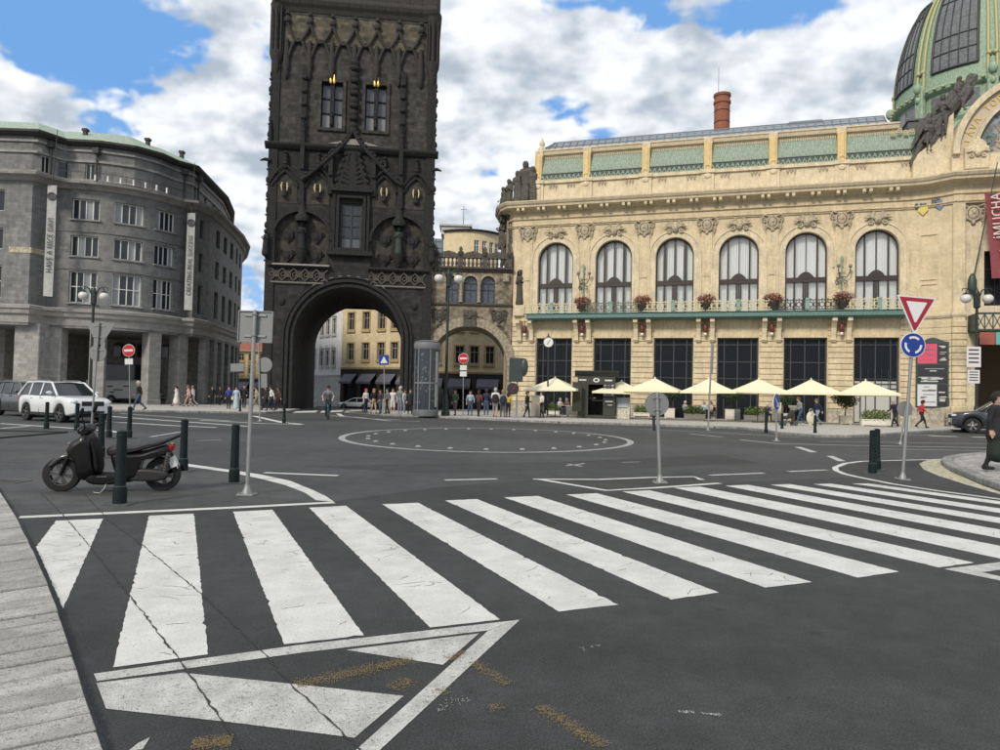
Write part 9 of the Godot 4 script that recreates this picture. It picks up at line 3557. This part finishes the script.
func build_bicycle() -> void:
	var p := G(328, 418.2)
	p = p * (41.0 / -p.z)
	p.y = 0
	var n := thing("bicycle", "teal bicycle ridden towards the painted ring", "bicycle", heading(p, V(0.16, 0, 1)))
	var teal := M("bike_teal", Color(0.03, 0.16, 0.2), 0.35)
	var rub := M("tyre", Color(0.014, 0.014, 0.015), 0.85)
	for c in [0.55, -0.52]:
		var m := MB.new()
		m.torus(V(c, 0.35, 0), 0.335, 0.02, Basis(), 28, 6)
		var w := part(n, "wheel", m, rub)
		m = MB.new()
		for i in 12:
			var a := TAU * i / 12
			m.bar(V(c, 0.35, 0), V(c + cos(a) * 0.32, 0.35 + sin(a) * 0.32, 0), 0.004, 0.004, Vector3.BACK)
		part(w, "spokes", m, M("alloy", Color(0.3, 0.3, 0.31), 0.35, {"metal": 0.7}))
	var f := MB.new()
	for e in [[V(-0.05, 0.3, 0), V(-0.2, 0.85, 0)], [V(-0.05, 0.3, 0), V(0.38, 0.75, 0)], [V(-0.17, 0.76, 0), V(0.36, 0.82, 0)], [V(-0.05, 0.3, 0), V(-0.52, 0.35, 0)], [V(-0.17, 0.76, 0), V(-0.52, 0.35, 0)], [V(0.36, 0.86, 0), V(0.55, 0.35, 0)]]:
		f.cyl(e[0], e[1], 0.02, 0.02, 8)
	part(n, "frame", f, teal)
	f = MB.new()
	f.tube([V(0.35, 0.86, 0), V(0.33, 1.02, 0)], 0.014, 8)
	f.tube([V(0.3, 1.06, -0.3), V(0.36, 1.03, -0.1), V(0.36, 1.03, 0.1), V(0.3, 1.06, 0.3)], 0.014, 8)
	part(n, "handlebar", f, M("dark_paint"))
	f = MB.new()
	f.ball(V(-0.22, 0.9, 0), V(0.13, 0.04, 0.08), 10, 6)
	part(n, "saddle", f, M("dark_paint"))
	f = MB.new()
	f.cyl(V(-0.05, 0.3, -0.08), V(-0.05, 0.3, 0.08), 0.09, 0.09, 14)
	f.bar(V(-0.05, 0.3, 0.09), V(0.02, 0.16, 0.09), 0.02, 0.02)
	f.bar(V(-0.05, 0.3, -0.09), V(-0.12, 0.44, -0.09), 0.02, 0.02)
	part(n, "crank", f, M("alloy"))
	person("cyclist in a grey vest and helmet riding the teal bicycle", n.transform * V(0, 0.0, 0), facing(n.transform.basis.x), "ride", Color(0.14, 0.15, 0.17), Color(0.02, 0.025, 0.035), {"sleeves": false, "hair_color": Color(0.02, 0.02, 0.02)}, "", 1.8, 0.03)
func build_people() -> void:
	var W := Color(0.6, 0.58, 0.55)
	var K := Color(0.014, 0.014, 0.016)
	var navy := Color(0.015, 0.02, 0.05)
	var jean := Color(0.05, 0.075, 0.13)
	var beige := Color(0.36, 0.29, 0.2)
	# foot pixel, turn, pose, top, legs, options
	for q in [
		["person with long dark hair in a white dress walking past the arcade", 176.5, 406.4, -1.5, "walk", W, W, {"hair": 0.3, "skirt": 0.35, "bare": true, "coat_color": W}, 1.66],
		["person in a pink top and bare legs walking past the arcade", 188.5, 406.8, -1.4, "walk", Color(0.5, 0.36, 0.34), Color(0.4, 0.26, 0.2), {"hair": 0.2, "bare": true, "hair_color": Color(0.16, 0.09, 0.05)}, 1.7],
		["person in white carrying a dark bag walking past the arcade", 193, 406.6, -1.5, "walk", Color(0.5, 0.46, 0.46), Color(0.45, 0.44, 0.44), {"bag": true, "coat_color": K, "hair_color": Color(0.2, 0.12, 0.07)}, 1.68],
		["person in a dark jacket and blue jeans beside the no entry sign at the arcade", 139, 410.8, -1.2, "walk", K, jean, {"hair_color": Color(0.4, 0.38, 0.35)}, 1.8],
		["person standing in black at the granite arcade's side doors", 212, 405.4, 0.4, "stand", K, K, {}, 1.68],
		["person in black coat standing by the granite side arcade pillars", 220, 405.2, -0.6, "stand", K, K, {"coat": 0.6}, 1.7],
		["person in a royal blue jacket with a white bag", 228.5, 409.3, 0.3, "stride", Color(0.03, 0.045, 0.2), K, {"bag": true, "coat_color": Color(0.6, 0.6, 0.6)}, 1.66],
		["person in a long pale blue dress next to a person in black", 236, 408.3, 0.1, "stand", Color(0.36, 0.44, 0.5), Color(0.36, 0.44, 0.5), {"hair": 0.25, "skirt": 0.1, "coat_color": Color(0.36, 0.44, 0.5)}, 1.66],
		["tall person in a black suit near the tall sign pole", 244, 408.4, 0.2, "stride", K, K, {}, 1.84],
		["person in beige beside the tall sign pole", 256.5, 410, -1.3, "walk", beige, Color(0.2, 0.17, 0.12), {}, 1.7],
		["person in dark clothes walking at the foot of the tower", 266.5, 410.8, -1.4, "walk", Color(0.03, 0.025, 0.025), K, {"hair": 0.2}, 1.72],
		["person in a white shirt and dark trousers walking at the foot of the tower", 271.5, 411, -1.3, "walk", W, navy, {}, 1.74],
		["person in a brown top walking at the foot of the tower", 279, 411, -1.5, "walk", Color(0.1, 0.05, 0.04), Color(0.05, 0.03, 0.03), {"hair": 0.25}, 1.68],
		["person in a black top and beige trousers at the gate kerb", 373.5, 413.2, 0.9, "stride", K, beige, {"hair": 0.25, "hair_color": Color(0.2, 0.12, 0.06)}, 1.7],
		["person in a dark top and blue jeans at the gate kerb", 380, 413.4, -0.6, "stride", Color(0.04, 0.03, 0.03), jean, {"hair": 0.2}, 1.66],
		["person in a white shirt and white shorts by the advertising pillar", 392.5, 413.8, 0.2, "stand", W, W, {"bare": true, "shoe": Color(0.6, 0.6, 0.6)}, 1.76],
		["tall person in a grey shirt and cap by the advertising pillar", 399.5, 413.8, 2.6, "phone", Color(0.16, 0.17, 0.18), Color(0.17, 0.2, 0.24), {"hair_color": Color(0.4, 0.4, 0.38), "shoe": Color(0.5, 0.5, 0.5)}, 1.9],
		["person in a light shirt and pale jeans by the advertising pillar", 404, 413.8, 1.4, "stand", Color(0.5, 0.52, 0.54), Color(0.2, 0.26, 0.34), {"shoe": Color(0.5, 0.5, 0.5)}, 1.72],
		["person all in black beside the advertising pillar", 410, 413.6, 0.3, "stride", K, K, {"coat": 0.75}, 1.74],
		["person in a dark red top below the small archway", 478.5, 415.8, 2.8, "stride", Color(0.1, 0.03, 0.03), K, {"hair": 0.25}, 1.74],
		["person in navy below the small archway", 486, 416.2, 3.0, "stand", navy, jean, {"shoe": Color(0.5, 0.5, 0.5)}, 1.84],
		["person in a white t-shirt with a black backpack below the small archway", 495, 416.6, 3.1, "stride", W, Color(0.2, 0.22, 0.24), {"pack": true, "coat_color": K, "bare": true, "sleeves": false, "hair_color": Color(0.35, 0.33, 0.3)}, 1.92],
		["person in a grey top with a dark backpack below the small archway", 502.5, 416.4, 3.3, "stride", Color(0.2, 0.21, 0.23), Color(0.06, 0.07, 0.09), {"pack": true, "coat_color": navy, "hair": 0.2, "hair_color": Color(0.2, 0.13, 0.08)}, 1.8],
		["person in a pale blue shirt deep below the small archway", 470, 414.4, 0.2, "stride", Color(0.3, 0.38, 0.46), jean, {}, 1.72],
		["person in a yellow top near the round striped plate", 508, 416.4, 2.9, "stand", Color(0.45, 0.34, 0.06), K, {"hair": 0.2}, 1.66],
		["person in a green jacket between the street lamp and the no entry sign", 455, 415.4, -0.5, "stride", Color(0.05, 0.09, 0.05), Color(0.1, 0.09, 0.08), {}, 1.76],
		["person in a red cap and white shirt beside the gate's far pier", 365.5, 412.6, 1.0, "stand", W, navy, {"hair_color": Color(0.35, 0.03, 0.03)}, 1.7],
		["person in a grey hooded top behind the gate kerb group", 387, 412.8, -1.0, "stride", Color(0.12, 0.12, 0.13), K, {}, 1.74],
		["person in dark clothes between archway and utility cabinet", 527, 417.2, 1.3, "stride", K, K, {}, 1.75],
		["person in a white t-shirt behind the utility cabinet", 541.5, 416.2, -1.2, "stride", W, K, {"sleeves": false}, 1.74],
		["person in a grey top and jeans pushing a pushchair", 800.5, 425.8, -1.5, "push", Color(0.2, 0.22, 0.24), jean, {"hair_color": Color(0.1, 0.06, 0.04), "shoe": Color(0.5, 0.5, 0.5)}, 1.72],
		["person in a navy jacket and pale jeans behind the pushchair", 817.5, 425.8, -1.4, "walk", navy, Color(0.2, 0.26, 0.32), {"hair": 0.2, "hair_color": Color(0.12, 0.07, 0.05)}, 1.66],
		["person in black bending past the low planter at the poster wall", 895, 427.6, -1.4, "push", K, K, {"hair_color": Color(0.35, 0.34, 0.32)}, 1.72],
		["person in a red jacket and dark trousers walking below the posters", 921.5, 428.4, 1.35, "walk", Color(0.42, 0.035, 0.045), K, {"hair_color": Color(0.02, 0.02, 0.02)}, 1.72]]:
		var h := 0.12
		var p := G(q[1], q[2], h)
		if q[1] > 370 and q[1] < 550:
			p = p * minf(1.0, 48.3 / -p.z) if q[1] > 470 else p * minf(1.0, 50.0 / -p.z)
			p.y = h
		person(q[0], p, q[3], q[4], q[5], q[6], q[7], "people walking about the square", q[8])
	person("person in a dark coat, green skirt and black boots on the cobbled island", G(997, 471.5, 0.115), 0.6, "stride", Color(0.012, 0.013, 0.017), Color(0.42, 0.27, 0.2), {"coat": 0.82, "skirt": 0.42, "flare": 0.22, "boots": true, "coat_color": Color(0.012, 0.022, 0.018), "shoe": K, "hair_color": Color(0.018, 0.014, 0.012)}, "", 1.7, 0.02)
	# pushchair
	var c := thing("pushchair", "dark pushchair with grey wheels pushed past the café entrance", "pushchair", at(G(789, 425.8, 0.12), -1.5))
	var m := MB.new()
	puff(m, [[-0.2, 0.45], [0.3, 0.4], [0.4, 0.55], [0.05, 0.6], [-0.15, 0.95], [-0.3, 0.9]], 0.22)
	part(c, "seat", m, M("dark_paint"), Transform3D(Basis(Vector3.UP, -PI / 2), Vector3.ZERO))
	m = MB.new()
	m.tube([V(0, 0.1, 0.4), V(0, 0.5, 0.0), V(0, 1.0, -0.5)], 0.025, 6)
	m.bar(V(-0.22, 1.0, -0.5), V(0.22, 1.0, -0.5), 0.03, 0.03)
	part(c, "frame", m, M("plate_steel"))
	for e in [[-0.25, 0.4], [0.25, 0.4], [-0.25, -0.3], [0.25, -0.3]]:
		m = MB.new()
		m.torus(V(0, 0, 0), 0.11, 0.025, Basis(Vector3.UP, PI / 2), 14, 5)
		m.cyl(V(-0.02, 0, 0), V(0.02, 0, 0), 0.1, 0.1, 10)
		part(c, "wheel", m, M("plate_steel"), Transform3D(Basis(), V(e[0], 0.135, e[1])))
	m = MB.new()
	var h := thing("round_bag", "round cream sack standing beside the pushchair group", "bag", at(G(811, 425.4, 0.12), 0))
	m.ball(V(0, 0.47, 0), V(0.3, 0.42, 0.12), 16, 10)
	m.lathe([V2(0.0, 0.0), V2(0.16, 0.0), V2(0.2, 0.12)], 12)
	part(h, "sack", m, M("cream_cloth", Color(0.6, 0.57, 0.48), 0.9))
	m = MB.new()
	m.torus(V(0, 0.92, 0), 0.12, 0.015, Basis(), 14, 5)
	part(h, "handle", m, M("cream_cloth"))

func _ready() -> void:
	make_textures()
	make_view()
	build_ground()
	build_hall()
	build_tower()
	build_bank()
	build_houses()
	build_sculptures()
	build_bollards()
	build_signs()
	build_lamps()
	build_terrace()
	build_vehicles()
	build_scooter()
	build_bicycle()
	build_people()
